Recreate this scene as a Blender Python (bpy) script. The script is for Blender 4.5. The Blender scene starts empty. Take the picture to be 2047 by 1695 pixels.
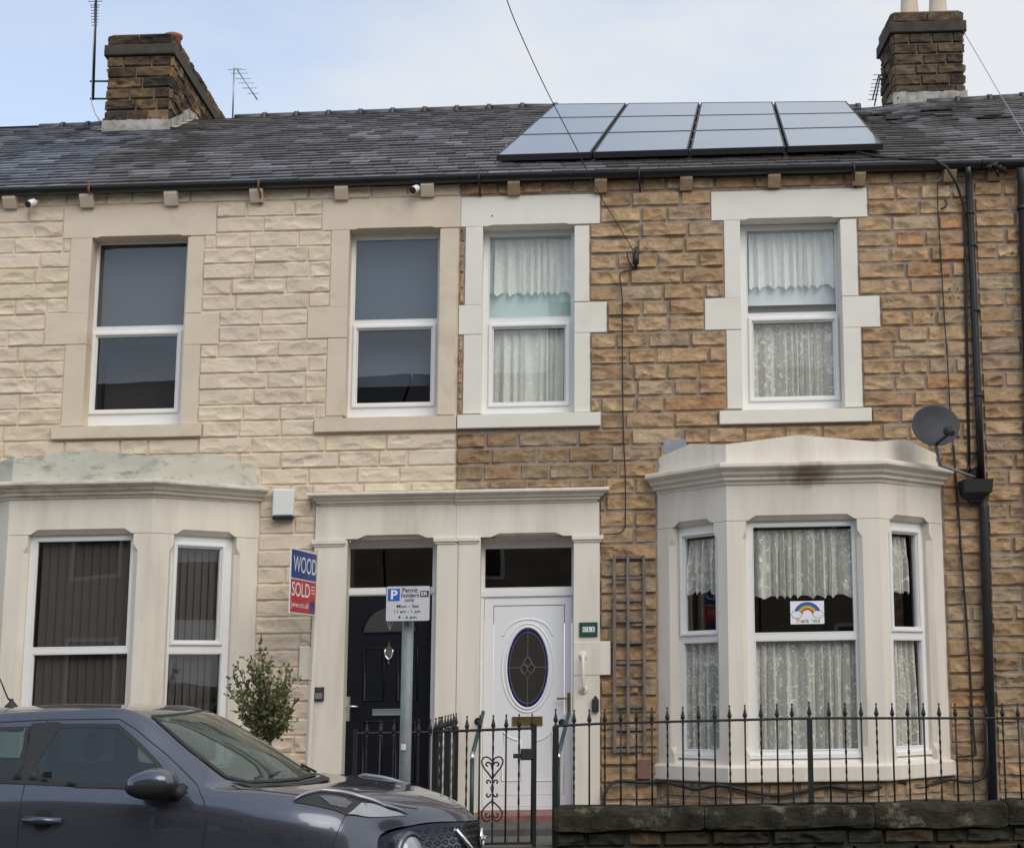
import bpy, bmesh, math, random
import numpy as np
from mathutils import Vector, Matrix
from mathutils.bvhtree import BVHTree
from mathutils.geometry import delaunay_2d_cdt, tessellate_polygon
random.seed(7)
PI = math.pi
sc = bpy.context.scene
COL = sc.collection
# ------------------------------------------------------------------ camera
W0, H0, FPX = 2047., 1695., 3080.
EYE = np.array([0., -15., 1.67])
PITCH, YAW, ROLL = math.radians(9.5685), math.radians(-2.127), math.radians(.521)
S = .024446          # the terrace climbs gently to the right
def basis():
    cp, sp, cy, sy, cr, sr = math.cos(PITCH), math.sin(PITCH), math.cos(YAW), math.sin(YAW), math.cos(ROLL), math.sin(ROLL)
    fw = np.array([sy*cp, cy*cp, sp]); r = np.array([cy, -sy, 0]); u = np.cross(r, fw)
    return cr*r+sr*u, -sr*r+cr*u, fw
RT, UP, FW = basis()
cd = bpy.data.cameras.new('camera'); cam = bpy.data.objects.new('camera', cd); COL.objects.link(cam)
cd.sensor_fit = 'HORIZONTAL'; cd.sensor_width = 36; cd.lens = 36*FPX/W0; cd.clip_end = 400; cd.clip_start = .05
cam.matrix_world = Matrix(((RT[0], UP[0], -FW[0], EYE[0]), (RT[1], UP[1], -FW[1], EYE[1]), (RT[2], UP[2], -FW[2], EYE[2]), (0, 0, 0, 1)))
sc.camera = cam
sc.render.resolution_x, sc.render.resolution_y = 1024, 847
# ------------------------------------------------------------------ light
SUN_EL, SUN_AZ = math.radians(42), math.radians(-60)     # from the street side, right of the camera
sd = Vector((math.cos(SUN_EL)*math.cos(SUN_AZ), math.cos(SUN_EL)*math.sin(SUN_AZ), math.sin(SUN_EL)))
sl = bpy.data.lights.new('sun', 'SUN'); sl.energy = 1.5; sl.angle = math.radians(45); sl.color = (1, .93, .83)
so = bpy.data.objects.new('sun', sl); COL.objects.link(so); so.rotation_euler = sd.to_track_quat('Z', 'Y').to_euler()
wd = bpy.data.worlds.new('World'); sc.world = wd; wd.use_nodes = True
nt = wd.node_tree; nt.nodes.clear()
def N(t, ty, **k):
    n = t.nodes.new(ty)
    for a, b in k.items():
        if a.startswith('i_'):
            key = a[2:].replace('_', ' '); n.inputs[key].default_value = b
        else: setattr(n, a, b)
    return n
sky = N(nt, 'ShaderNodeTexSky', sky_type='NISHITA', sun_disc=False, sun_elevation=SUN_EL, sun_rotation=math.radians(90)-SUN_AZ)
geo = N(nt, 'ShaderNodeTexCoord')
mp = N(nt, 'ShaderNodeMapping'); mp.inputs['Scale'].default_value = (1.1, 1.1, 2.6)
nz = N(nt, 'ShaderNodeTexNoise', i_Scale=2.2, i_Detail=6., i_Roughness=.52)
rp = N(nt, 'ShaderNodeValToRGB'); rp.color_ramp.elements[0].position = .40; rp.color_ramp.elements[1].position = .62
rp.color_ramp.elements[0].color = (.42, .42, .42, 1)
dt = N(nt, 'ShaderNodeVectorMath', operation='DOT_PRODUCT'); dt.inputs[1].default_value = sd
mr = N(nt, 'ShaderNodeMapRange', i_From_Min=-.2, i_From_Max=1., i_To_Min=6.4, i_To_Max=8.2)
cc = N(nt, 'ShaderNodeVectorMath', operation='SCALE'); cc.inputs[0].default_value = (.945, .975, 1.02)
mx = N(nt, 'ShaderNodeMixRGB'); bl = N(nt, 'ShaderNodeMixRGB', blend_type='MULTIPLY'); bl.inputs[0].default_value = 1; bl.inputs[2].default_value = (1.85, 1.82, 1.78, 1)
bg = N(nt, 'ShaderNodeBackground', i_Strength=.12); ow = N(nt, 'ShaderNodeOutputWorld')
L = nt.links.new
L(geo.outputs['Generated'], mp.inputs[0]); L(mp.outputs[0], nz.inputs['Vector']); sx_ = N(nt, 'ShaderNodeSeparateXYZ'); L(geo.outputs['Generated'], sx_.inputs[0]); ma_ = N(nt, 'ShaderNodeMath', operation='MULTIPLY_ADD'); ma_.inputs[1].default_value = .30; L(sx_.outputs[0], ma_.inputs[0]); L(nz.outputs[0], ma_.inputs[2]); L(ma_.outputs[0], rp.inputs[0])
L(geo.outputs['Generated'], dt.inputs[0]); L(dt.outputs['Value'], mr.inputs['Value']); L(mr.outputs[0], cc.inputs['Scale'])
L(sky.outputs[0], bl.inputs[1])
L(rp.outputs[0], mx.inputs[0]); L(bl.outputs[0], mx.inputs[1]); L(cc.outputs[0], mx.inputs[2]); L(mx.outputs[0], bg.inputs[0]); L(bg.outputs[0], ow.inputs[0])
vs = sc.view_settings; vs.view_transform = 'Standard'; vs.look = 'None'; vs.exposure = 0.13; vs.gamma = 1
sc.render.engine = 'CYCLES'
# ------------------------------------------------------------------ projection helpers
def ray(px, py): return FW*FPX + RT*(px-W0/2) - UP*(py-H0/2)
def U(px, py, Y):
    d = ray(px, py); return EYE + d*((Y-EYE[1])/d[1])
class Plane:
    """vertical working plane: s along it, n into the house, v height along the sloping terrace"""
    def __init__(s_, o=(0, 0), d=(1, 0)):
        d = np.array(d, float); d /= np.hypot(*d); s_.o = np.array(o, float); s_.d = d; s_.n = np.array([-d[1], d[0]])
    def w(s_, s, n, v):
        p = s_.o + s_.d*s + s_.n*n; return (p[0], p[1], v+S*p[0])
    def px(s_, x, y, n=0.):
        d = ray(x, y); o = s_.o+s_.n*n
        t = ((o-EYE[:2])@s_.n)/(d[:2]@s_.n); p = EYE+d*t
        return ((p[:2]-o)@s_.d, p[2]-S*p[0])
    def rect(s_, x0, x1, y0, y1, n=0.):
        """pixel rectangle (left,right,top,bottom at mid-height/mid-width) -> s0,s1,v0,v1"""
        ym, xm = (y0+y1)/2, (x0+x1)/2
        return (s_.px(x0, ym, n)[0], s_.px(x1, ym, n)[0], s_.px(xm, y1, n)[1], s_.px(xm, y0, n)[1])
FAC = Plane()
# ------------------------------------------------------------------ mesh builder
class MB:
    def __init__(s_, pl=None): s_.v = []; s_.f = []; s_.m = []; s_.c = {}; s_.uv = {}; s_.pl = pl; s_.mi = 0; s_.sm = []
    def P(s_, p):
        s_.v.append(s_.pl.w(*p) if s_.pl else tuple(p)); return len(s_.v)-1
    def face(s_, idx, sm=False): s_.f.append(tuple(idx)); s_.m.append(s_.mi); s_.sm.append(sm)
    def quad(s_, a, b, c, d): s_.face([s_.P(a), s_.P(b), s_.P(c), s_.P(d)])
    def box(s_, s0, s1, n0, n1, v0, v1):
        q = [s_.P((a, b, c)) for c in (v0, v1) for b in (n0, n1) for a in (s0, s1)]
        for f in ((0, 1, 5, 4), (3, 2, 6, 7), (2, 0, 4, 6), (1, 3, 7, 5), (4, 5, 7, 6), (2, 3, 1, 0)): s_.face([q[i] for i in f])
    def bbox(s_, s0, s1, n0, n1, v0, v1, b=.008):
        """box whose front edges (low n) are chamfered by b"""
        r0 = [s_.P(p) for p in ((s0+b, n0, v0+b), (s1-b, n0, v0+b), (s1-b, n0, v1-b), (s0+b, n0, v1-b))]
        r1 = [s_.P(p) for p in ((s0, n0+b, v0), (s1, n0+b, v0), (s1, n0+b, v1), (s0, n0+b, v1))]
        r2 = [s_.P(p) for p in ((s0, n1, v0), (s1, n1, v0), (s1, n1, v1), (s0, n1, v1))]
        s_.face(r0)
        for a, c in ((r0, r1), (r1, r2)):
            for i in range(4): j = (i+1) % 4; s_.face((a[i], c[i], c[j], a[j]))
        s_.face(r2[::-1])
    def prism(s_, poly, n0, n1):
        a = [s_.P((p[0], n0, p[1])) for p in poly]; b = [s_.P((p[0], n1, p[1])) for p in poly]
        tri = tessellate_polygon([[Vector((p[0], p[1], 0)) for p in poly]])
        for t in tri: s_.face([a[i] for i in t]); s_.face([b[i] for i in t[::-1]])
        for i in range(len(poly)):
            j = (i+1) % len(poly); s_.face((a[i], b[i], b[j], a[j]))
    def tube(s_, pts, r, k=8, sm=True, cap=True):
        pts = [np.array(p, float) for p in pts]; n = len(pts); rr = r if hasattr(r, '__len__') else [r]*n
        rings = []; prev = None
        for i in range(n):
            t = pts[min(i+1, n-1)]-pts[max(i-1, 0)]; t = t/(np.linalg.norm(t)+1e-9)
            if prev is None:
                a = np.array([0, 0, 1.]) if abs(t[2]) < .9 else np.array([1., 0, 0])
            else: a = prev
            x = a-t*(a@t); x /= np.linalg.norm(x)+1e-9; prev = x; y = np.cross(t, x)
            rings.append([s_.P(pts[i]+rr[i]*(math.cos(q)*x+math.sin(q)*y)) for q in [2*PI*j/k for j in range(k)]])
        for a, b in zip(rings, rings[1:]):
            for j in range(k): l = (j+1) % k; s_.face((a[j], a[l], b[l], b[j]), sm)
        if cap: s_.face(rings[0][::-1]); s_.face(rings[-1])
    def lathe(s_, c, prof, k=16, ax=(0, 0, 1), sm=True):
        ax = np.array(ax, float); ax /= np.linalg.norm(ax)
        a = np.array([1., 0, 0]) if abs(ax[0]) < .9 else np.array([0, 1., 0])
        x = np.cross(a, ax); x /= np.linalg.norm(x); y = np.cross(ax, x); c = np.array(c, float)
        R = [[s_.P(c+ax*h+r*(math.cos(q)*x+math.sin(q)*y)) for q in [2*PI*j/k for j in range(k)]] for r, h in prof]
        for p, q in zip(R, R[1:]):
            for j in range(k): l = (j+1) % k; s_.face((p[j], p[l], q[l], q[j]), sm)
        s_.face(R[0][::-1]); s_.face(R[-1])
    def sweep(s_, path, prof, close=False):
        """path: (s,n) points of the wall line in plane coords; prof: (out, v); outwards = -n side"""
        P_ = [np.array(p, float) for p in path]; rings = []
        for i, p in enumerate(P_):
            ds = []
            if i > 0: d = P_[i]-P_[i-1]; ds.append(d/np.linalg.norm(d))
            if i < len(P_)-1: d = P_[i+1]-P_[i]; ds.append(d/np.linalg.norm(d))
            ns = [np.array([d[1], -d[0]]) for d in ds]; m = sum(ns); m /= np.linalg.norm(m); k = 1/max(.3, m@ns[0])
            rings.append([s_.P((p[0]+m[0]*k*o, p[1]+m[1]*k*o, v)) for o, v in prof])
        for a, b in zip(rings, rings[1:]):
            for j in range(len(prof)-1): s_.face((a[j], a[j+1], b[j+1], b[j]))
        s_.face(rings[0]); s_.face(rings[-1][::-1])
    def grid(s_, A, sm=True, flip=False):
        """A: (I,J,3) array of points"""
        I, J = A.shape[:2]; b = len(s_.v)
        for p in A.reshape(-1, 3): s_.P(p)
        for i in range(I-1):
            for j in range(J-1):
                q = (b+i*J+j, b+(i+1)*J+j, b+(i+1)*J+j+1, b+i*J+j+1); s_.face(q[::-1] if flip else q, sm)
        return b
    def build(s_, name, mats, parent=None, smooth_angle=None, recalc=True):
        me = bpy.data.meshes.new(name); me.from_pydata(s_.v, [], s_.f)
        if not isinstance(mats, (list, tuple)): mats = [mats]
        for m in mats: me.materials.append(m)
        me.polygons.foreach_set('material_index', [min(x, len(mats)-1) for x in s_.m])
        me.polygons.foreach_set('use_smooth', s_.sm)
        if s_.c:
            a = me.color_attributes.new('Col', 'FLOAT_COLOR', 'POINT')
            arr = np.ones((len(s_.v), 4), np.float32); arr[:, :3] = .5
            for k, val in s_.c.items(): arr[k, :len(val)] = val
            a.data.foreach_set('color', arr.ravel())
        if s_.uv:
            l = me.uv_layers.new(name='UVMap'); vi = np.zeros(len(me.loops), np.int32); me.loops.foreach_get('vertex_index', vi)
            arr = np.zeros((len(s_.v), 2), np.float32)
            for k, val in s_.uv.items(): arr[k] = val
            l.data.foreach_set('uv', arr[vi].ravel())
        if recalc:
            bm = bmesh.new(); bm.from_mesh(me); bmesh.ops.recalc_face_normals(bm, faces=bm.faces); bm.to_mesh(me); bm.free()
        me.validate()
        o = bpy.data.objects.new(name, me); COL.objects.link(o)
        if parent: o.parent = parent
        return o
def link(name, parent=None):
    o = bpy.data.objects.new(name, None); COL.objects.link(o)
    if parent: o.parent = parent
    return o
def tag(o, label=None, cat=None, group=None, kind=None):
    if label: o['label'] = label
    if cat: o['category'] = cat
    if group: o['group'] = group
    if kind: o['kind'] = kind
    return o
def at(name, loc, label, cat, group=None):
    """an Empty at the thing's base; children given in world coordinates get re-based by settle()"""
    o = link(name); o.location = loc; tag(o, label, cat, group); return o
def settle():
    bpy.context.view_layer.update()
    for o in list(sc.objects):
        if o.parent is None and o.type == 'EMPTY':
            off = Vector(o.location)
            for ch in o.children:
                ch.location = Vector(ch.location)-off
# ------------------------------------------------------------------ materials
def mat(name, col=(.5, .5, .5), rough=.6, metal=0., spec=.5, noise=0., nscale=8., bump=0., bscale=40., attr=False, coat=0., stain=None, objvec=True, bdist=.01, stretch=None):
    m = bpy.data.materials.new(name); m.use_nodes = True; t = m.node_tree; b = t.nodes['Principled BSDF']; L = t.links.new
    b.inputs['Roughness'].default_value = rough; b.inputs['Metallic'].default_value = metal; b.inputs['Specular IOR Level'].default_value = spec
    b.inputs['Coat Weight'].default_value = coat; b.inputs['Coat Roughness'].default_value = .03
    g = N(t, 'ShaderNodeNewGeometry')
    vec = g.outputs['Position']
    if stretch:
        mpn = N(t, 'ShaderNodeMapping'); mpn.inputs['Scale'].default_value = stretch; L(vec, mpn.inputs[0]); vec = mpn.outputs[0]
    if attr:
        a = N(t, 'ShaderNodeAttribute', attribute_name='Col'); src = a.outputs['Color']
    else:
        a = N(t, 'ShaderNodeRGB'); a.outputs[0].default_value = (*col, 1); src = a.outputs[0]
    if noise:
        n = N(t, 'ShaderNodeTexNoise', i_Scale=nscale, i_Detail=6., i_Roughness=.6); L(vec, n.inputs['Vector'])
        r = N(t, 'ShaderNodeMapRange', i_From_Min=.3, i_From_Max=.7, i_To_Min=1-noise, i_To_Max=1+noise*.6); L(n.outputs[0], r.inputs['Value'])
        x = N(t, 'ShaderNodeVectorMath', operation='SCALE'); L(src, x.inputs[0]); L(r.outputs[0], x.inputs['Scale']); src = x.outputs[0]
    if stain:
        sc_, scl, lo, hi, amt = stain
        n = N(t, 'ShaderNodeTexNoise', i_Scale=scl, i_Detail=8., i_Roughness=.65); L(vec, n.inputs['Vector'])
        r = N(t, 'ShaderNodeMapRange', i_From_Min=lo, i_From_Max=hi, i_To_Min=0., i_To_Max=amt); L(n.outputs[0], r.inputs['Value'])
        x = N(t, 'ShaderNodeMixRGB'); L(r.outputs[0], x.inputs[0]); L(src, x.inputs[1]); x.inputs[2].default_value = (*sc_, 1); src = x.outputs[0]
    L(src, b.inputs['Base Color'])
    if bump:
        n = N(t, 'ShaderNodeTexNoise', i_Scale=bscale, i_Detail=5., i_Roughness=.65); L(vec, n.inputs['Vector'])
        bp = N(t, 'ShaderNodeBump', i_Strength=bump, i_Distance=bdist); L(n.outputs[0], bp.inputs['Height']); L(bp.outputs[0], b.inputs['Normal'])
    return m
M = {}
M['stone'] = mat('rock_faced_stone', attr=True, rough=.9, spec=.2, noise=.25, nscale=14, bump=.8, bscale=60, bdist=.012)
M['pstone'] = mat('painted_stone', attr=True, rough=.8, spec=.25, noise=.05, nscale=6, bump=.5, bscale=60, bdist=.01)
M['trimL'] = mat('beige_masonry_paint', (.66, .565, .445), .8, spec=.25, noise=.07, nscale=3, bump=.25, bscale=90, bdist=.004, stain=((.36, .26, .18), 1.9, .55, .8, .6))
M['trimR'] = mat('white_masonry_paint', (.75, .725, .65), .75, spec=.25, noise=.04, nscale=3, bump=.25, bscale=90, bdist=.004, stain=((.56, .44, .34), 1.6, .58, .85, .45))
M['bay'] = mat('cream_masonry_paint', (.75, .70, .615), .75, spec=.25, noise=.06, nscale=2.5, bump=.25, bscale=90, bdist=.004, stain=((.46, .38, .31), 1.6, .48, .80, .60), stretch=(2.2, 2.2, .32))
_t = M['bay'].node_tree; _b = _t.nodes['Principled BSDF']; _l = _b.inputs['Base Color'].links[0].from_socket; _g = N(_t, 'ShaderNodeNewGeometry'); _c = U(1622, 946, -.8)
_m = N(_t, 'ShaderNodeVectorMath', operation='SUBTRACT'); _m.inputs[1].default_value = tuple(_c); _t.links.new(_g.outputs['Position'], _m.inputs[0]); _s = N(_t, 'ShaderNodeVectorMath', operation='MULTIPLY'); _s.inputs[1].default_value = (3.0, .2, 7.5); _t.links.new(_m.outputs[0], _s.inputs[0])
_d = N(_t, 'ShaderNodeVectorMath', operation='LENGTH'); _t.links.new(_s.outputs[0], _d.inputs[0]); _n = N(_t, 'ShaderNodeTexNoise', i_Scale=6., i_Detail=4.); _mp = N(_t, 'ShaderNodeMapping'); _mp.inputs['Scale'].default_value = (2., 1, .35); _t.links.new(_g.outputs['Position'], _mp.inputs[0]); _t.links.new(_mp.outputs[0], _n.inputs['Vector'])
_a = N(_t, 'ShaderNodeMath', operation='ADD'); _t.links.new(_d.outputs['Value'], _a.inputs[0]); _t.links.new(_n.outputs[0], _a.inputs[1]); _r = N(_t, 'ShaderNodeMapRange', i_From_Min=.75, i_From_Max=1.5, i_To_Min=.8, i_To_Max=0.); _t.links.new(_a.outputs[0], _r.inputs['Value'])
_x = N(_t, 'ShaderNodeMixRGB'); _x.inputs[2].default_value = (.16, .09, .06, 1); _t.links.new(_r.outputs[0], _x.inputs[0]); _t.links.new(_l, _x.inputs[1]); _t.links.new(_x.outputs[0], _b.inputs['Base Color'])
M['bayL'] = mat('aged_cream_paint', (.74, .69, .595), .78, spec=.25, noise=.08, nscale=2.5, bump=.25, bscale=90, bdist=.004, stain=((.43, .36, .28), 1.6, .48, .80, .60), stretch=(2.2, 2.2, .32))
M['bayLc'] = mat('grimy_cream_cornice', (.70, .65, .56), .8, spec=.25, noise=.1, nscale=3, bump=.4, bscale=60, bdist=.005, stain=((.17, .15, .11), 3.2, .50, .72, .7), stretch=(1, 1, 3.))
M['mossy'] = mat('weathered_parapet_paint', (.56, .55, .47), .85, spec=.2, noise=.12, nscale=3, bump=.5, bscale=60, bdist=.006, stain=((.13, .13, .09), 4.5, .52, .72, .75), stretch=(1, 1, 2.2))
M['rust'] = mat('rust_stained_paint', (.30, .20, .15), .85, spec=.2, noise=.3, nscale=12)
M['upvc'] = mat('white_upvc', (.80, .80, .79), .35, noise=.03, nscale=4)
M['black'] = mat('black_gloss', (.012, .012, .014), .35, noise=.2, nscale=10)
M['blackmatt'] = mat('black_plastic', (.018, .018, .02), .6)
M['iron'] = mat('black_iron', (.009, .009, .010), .5, bump=.3, bscale=200, bdist=.002)
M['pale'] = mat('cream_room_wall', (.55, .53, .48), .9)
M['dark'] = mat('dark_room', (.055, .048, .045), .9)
M['darkb'] = mat('dark_room_blue', (.06, .07, .085), .9)
M['slate'] = mat('roof_slate', attr=True, rough=.42, spec=.5, noise=.25, nscale=20, bump=.3, bscale=60, bdist=.003)
M['ridge'] = mat('ridge_tile_clay', (.06, .06, .07), .5, noise=.3, nscale=12)
M['mortar'] = mat('ridge_mortar', (.22, .17, .12), .95, noise=.3, nscale=10)
M['lead'] = mat('lead_flashing', (.36, .34, .31), .85, noise=.45, nscale=9, bump=.5, bscale=20)
M['chim'] = mat('sooty_stone', attr=True, rough=.95, spec=.15, noise=.4, nscale=9, bump=.7, bscale=60, bdist=.015)
M['terra'] = mat('terracotta', (.36, .10, .055), .7, noise=.15)
M['pot'] = mat('buff_clay', (.50, .42, .33), .8, noise=.15)
M['galv'] = mat('galvanised_steel', (.22, .25, .255), .65, metal=.25, noise=.18, nscale=14)
M['alu'] = mat('aluminium', (.32, .33, .36), .4, metal=.7)
M['chrome'] = mat('chrome', (.75, .75, .77), .12, metal=1)
M['brass'] = mat('brass', (.30, .22, .10), .35, metal=.9, noise=.15)
M['panel'] = None
M['green'] = mat('green_paint', (.010, .055, .050), .45)
M['sheen'] = mat('cream_plastic', (.74, .72, .62), .4)
M['doorblk'] = mat('black_composite_door', (.004, .005, .010), .45, spec=.25, bump=.12, bscale=120, bdist=.002)
M['doorwht'] = mat('white_panel_door', (.77, .785, .80), .38)
M['wood'] = mat('weathered_timber', (.20, .17, .155), .85, noise=.35, nscale=14, bump=.5, bscale=80, stretch=(3, 3, .6))
M['mosstone'] = mat('mossy_wall_stone', attr=True, rough=.95, spec=.15, noise=.45, nscale=7, bump=.7, bscale=50, bdist=.015, stain=((.035, .042, .018), 3.5, .5, .7, .8))
M['cope'] = mat('mossy_coping_stone', (.045, .042, .030), .95, spec=.15, noise=.6, nscale=6, bump=1., bscale=26, bdist=.03, stain=((.20, .19, .14), 5, .56, .66, .75))
M['asphalt'] = mat('asphalt', (.05, .05, .052), .9, noise=.2, nscale=30, bump=.5, bscale=150)
M['paving'] = mat('concrete_paving', (.2, .19, .175), .9, noise=.2, nscale=6, bump=.3, bscale=80)
M['step'] = mat('red_step_paint', (.26, .12, .10), .8, noise=.3, nscale=10, bump=.3)
M['stepg'] = mat('grey_stone_step', (.10, .095, .085), .9, noise=.35, nscale=8, bump=.4)
M['kerb'] = mat('kerb_stone', (.24, .23, .21), .9, noise=.2, bump=.3)
M['white'] = mat('white_enamel', (.80, .80, .82), .35)
M['signgrey'] = mat('reflective_sign_white', (.60, .61, .66), .35)
M['blue'] = mat('sign_blue', (.02, .12, .52), .4)
M['bblue'] = mat('board_blue', (.018, .055, .24), .45)
M['bred'] = mat('board_red', (.50, .03, .035), .45)
M['navy'] = mat('navy_plastic', (.008, .010, .045), .4)
M['cream'] = mat('cream_casing', (.72, .74, .70), .45)
M['leaf'] = mat('shrub_leaf', attr=True, rough=.55)
M['bark'] = mat('shrub_bark', (.10, .075, .05), .9)
M['potc'] = mat('plant_pot_clay', (.18, .09, .06), .8)
M['dish'] = mat('dish_grey', (.040, .044, .052), .6, spec=.3, noise=.12, nscale=5)
M['soil'] = mat('garden_gravel', (.14, .13, .115), .95, noise=.4, nscale=25, bump=.8, bscale=90)
M['brickred'] = mat('red_brick', (.22, .115, .085), .9, noise=.2, nscale=20, bump=.4)
M['lamp'] = mat('lamp_lens', (.30, .31, .34), .12, spec=.8, coat=1)
M['brow'] = mat('satin_silver_trim', (.30, .31, .34), .3, metal=.6)
M['rubber'] = mat('tyre_rubber', (.02, .02, .02), .8)
M['felt'] = mat('seat_cloth', (.03, .032, .036), .9)
def glassmat(name, tint=(.985, .99, .985), refl=1., rough=.0, wob=.14, veil=0., dcol=(.4, .42, .4)):
    m = bpy.data.materials.new(name); m.use_nodes = True; t = m.node_tree; t.nodes.clear(); L = t.links.new
    g = N(t, 'ShaderNodeNewGeometry'); n = N(t, 'ShaderNodeTexNoise', i_Scale=1.3, i_Detail=1.); L(g.outputs['Position'], n.inputs['Vector'])
    bp = N(t, 'ShaderNodeBump', i_Strength=wob, i_Distance=.01); L(n.outputs[0], bp.inputs['Height'])
    lw = N(t, 'ShaderNodeLayerWeight', i_Blend=.5); pw = N(t, 'ShaderNodeMath', operation='POWER'); pw.inputs[1].default_value = 4.5; L(lw.outputs['Facing'], pw.inputs[0])
    mu = N(t, 'ShaderNodeMath', operation='MULTIPLY_ADD', use_clamp=True); mu.inputs[1].default_value = .9; mu.inputs[2].default_value = .045*refl; L(pw.outputs[0], mu.inputs[0])
    tr = N(t, 'ShaderNodeBsdfTransparent'); tr.inputs[0].default_value = (*tint, 1); gl = N(t, 'ShaderNodeBsdfGlossy', i_Roughness=rough)
    L(bp.outputs[0], gl.inputs['Normal'])
    mi = N(t, 'ShaderNodeMixShader'); o = N(t, 'ShaderNodeOutputMaterial'); base = tr.outputs[0]
    if veil:  # flat diffuse veil mixed over the clear glass
        dd = N(t, 'ShaderNodeBsdfDiffuse'); dd.inputs[0].default_value = (*dcol, 1); dm = N(t, 'ShaderNodeMixShader'); dm.inputs[0].default_value = veil; L(tr.outputs[0], dm.inputs[1]); L(dd.outputs[0], dm.inputs[2]); base = dm.outputs[0]
    L(mu.outputs[0], mi.inputs[0]); L(base, mi.inputs[1]); L(gl.outputs[0], mi.inputs[2]); L(mi.outputs[0], o.inputs[0]); return m
M['glass'] = glassmat('window_glass')
M['autoglass'] = glassmat('tinted_car_glass', (.36, .46, .46), 1.5, .0, .05, .10, (.08, .14, .17)); M['screenglass'] = glassmat('painted_reflection_windscreen_glass', (.42, .52, .47), 1.5, .02, .05, .30, (.17, .22, .18))  # windscreen's green-grey street reflection is painted in as a diffuse layer
M['blindgrey'] = mat('grey_roller_blind', (.06, .082, .115), .8)
M['blindmauve'] = mat('mauve_grey_roller_blind', (.085, .09, .10), .8)
M['backc'] = mat('grey_back_curtain', (.26, .27, .27), .85)
M['blindmint'] = mat('pale_mint_blind', (.52, .68, .66), .8)
M['blindwhite'] = mat('white_roller_blind', (.74, .80, .82), .8)
def lacemat(name, col, base, hi):
    m = bpy.data.materials.new(name); m.use_nodes = True; t = m.node_tree; t.nodes.clear(); L = t.links.new
    uv = N(t, 'ShaderNodeTexCoord'); U_ = uv.outputs['UV']
    wv = N(t, 'ShaderNodeTexNoise', i_Scale=9., i_Detail=1.); L(U_, wv.inputs['Vector'])
    ad = N(t, 'ShaderNodeVectorMath', operation='SCALE', ); ad.inputs['Scale'].default_value = .12; L(wv.outputs['Color'], ad.inputs[0])
    a2 = N(t, 'ShaderNodeVectorMath', operation='ADD'); L(U_, a2.inputs[0]); L(ad.outputs[0], a2.inputs[1])
    vo = N(t, 'ShaderNodeTexVoronoi', i_Scale=13.); L(a2.outputs[0], vo.inputs['Vector'])
    # swirling stems: rings around cell centres
    m1 = N(t, 'ShaderNodeMath', operation='MULTIPLY'); m1.inputs[1].default_value = 14; L(vo.outputs['Distance'], m1.inputs[0])
    m2 = N(t, 'ShaderNodeMath', operation='SINE'); L(m1.outputs[0], m2.inputs[0])
    r1 = N(t, 'ShaderNodeMapRange', i_From_Min=.62, i_From_Max=.92); L(m2.outputs[0], r1.inputs['Value'])
    v2 = N(t, 'ShaderNodeTexVoronoi', i_Scale=7.); L(U_, v2.inputs['Vector'])
    r2 = N(t, 'ShaderNodeMapRange', i_From_Min=.34, i_From_Max=.22); L(v2.outputs['Distance'], r2.inputs['Value'])
    v3 = N(t, 'ShaderNodeTexVoronoi', i_Scale=55.); L(U_, v3.inputs['Vector'])
    r3 = N(t, 'ShaderNodeMapRange', i_From_Min=.55, i_From_Max=.25, i_To_Min=.35, i_To_Max=1.); L(v3.outputs['Distance'], r3.inputs['Value'])
    q = N(t, 'ShaderNodeMath', operation='MULTIPLY'); L(r2.outputs[0], q.inputs[0]); L(r3.outputs[0], q.inputs[1])
    bn = N(t, 'ShaderNodeTexNoise', i_Scale=14., i_Detail=2.); L(U_, bn.inputs['Vector']); br_ = N(t, 'ShaderNodeMapRange', i_From_Min=.42, i_From_Max=.56); L(bn.outputs[0], br_.inputs['Value'])
    r1m = N(t, 'ShaderNodeMath', operation='MULTIPLY'); L(r1.outputs[0], r1m.inputs[0]); L(br_.outputs[0], r1m.inputs[1])
    mxn = N(t, 'ShaderNodeMath', operation='MAXIMUM'); L(r1m.outputs[0], mxn.inputs[0]); L(q.outputs[0], mxn.inputs[1])
    lw = N(t, 'ShaderNodeLayerWeight', i_Blend=.35); fa = N(t, 'ShaderNodeMapRange', i_From_Min=.05, i_From_Max=.6, i_To_Min=0., i_To_Max=.8); L(lw.outputs['Facing'], fa.inputs['Value'])
    mx2 = N(t, 'ShaderNodeMath', operation='MAXIMUM'); L(mxn.outputs[0], mx2.inputs[0]); L(fa.outputs[0], mx2.inputs[1])
    al = N(t, 'ShaderNodeMapRange', i_To_Min=base, i_To_Max=hi); L(mx2.outputs[0], al.inputs['Value'])
    df = N(t, 'ShaderNodeBsdfDiffuse'); df.inputs[0].default_value = (*col, 1); tl = N(t, 'ShaderNodeBsdfTranslucent'); tl.inputs[0].default_value = (*col, 1)
    mi = N(t, 'ShaderNodeMixShader'); mi.inputs[0].default_value = .10; L(df.outputs[0], mi.inputs[1]); L(tl.outputs[0], mi.inputs[2])
    tr = N(t, 'ShaderNodeBsdfTransparent'); m3 = N(t, 'ShaderNodeMixShader'); L(al.outputs[0], m3.inputs[0]); L(tr.outputs[0], m3.inputs[1]); L(mi.outputs[0], m3.inputs[2])
    o = N(t, 'ShaderNodeOutputMaterial'); L(m3.outputs[0], o.inputs[0]); return m
M['lace'] = lacemat('lace_net', (.95, .94, .88), .50, .98)
M['lace2'] = lacemat('dense_lace_net', (.92, .93, .88), .78, .97)
M['lace3'] = lacemat('white_lace_net', (.94, .96, .94), .90, 1.)
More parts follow.
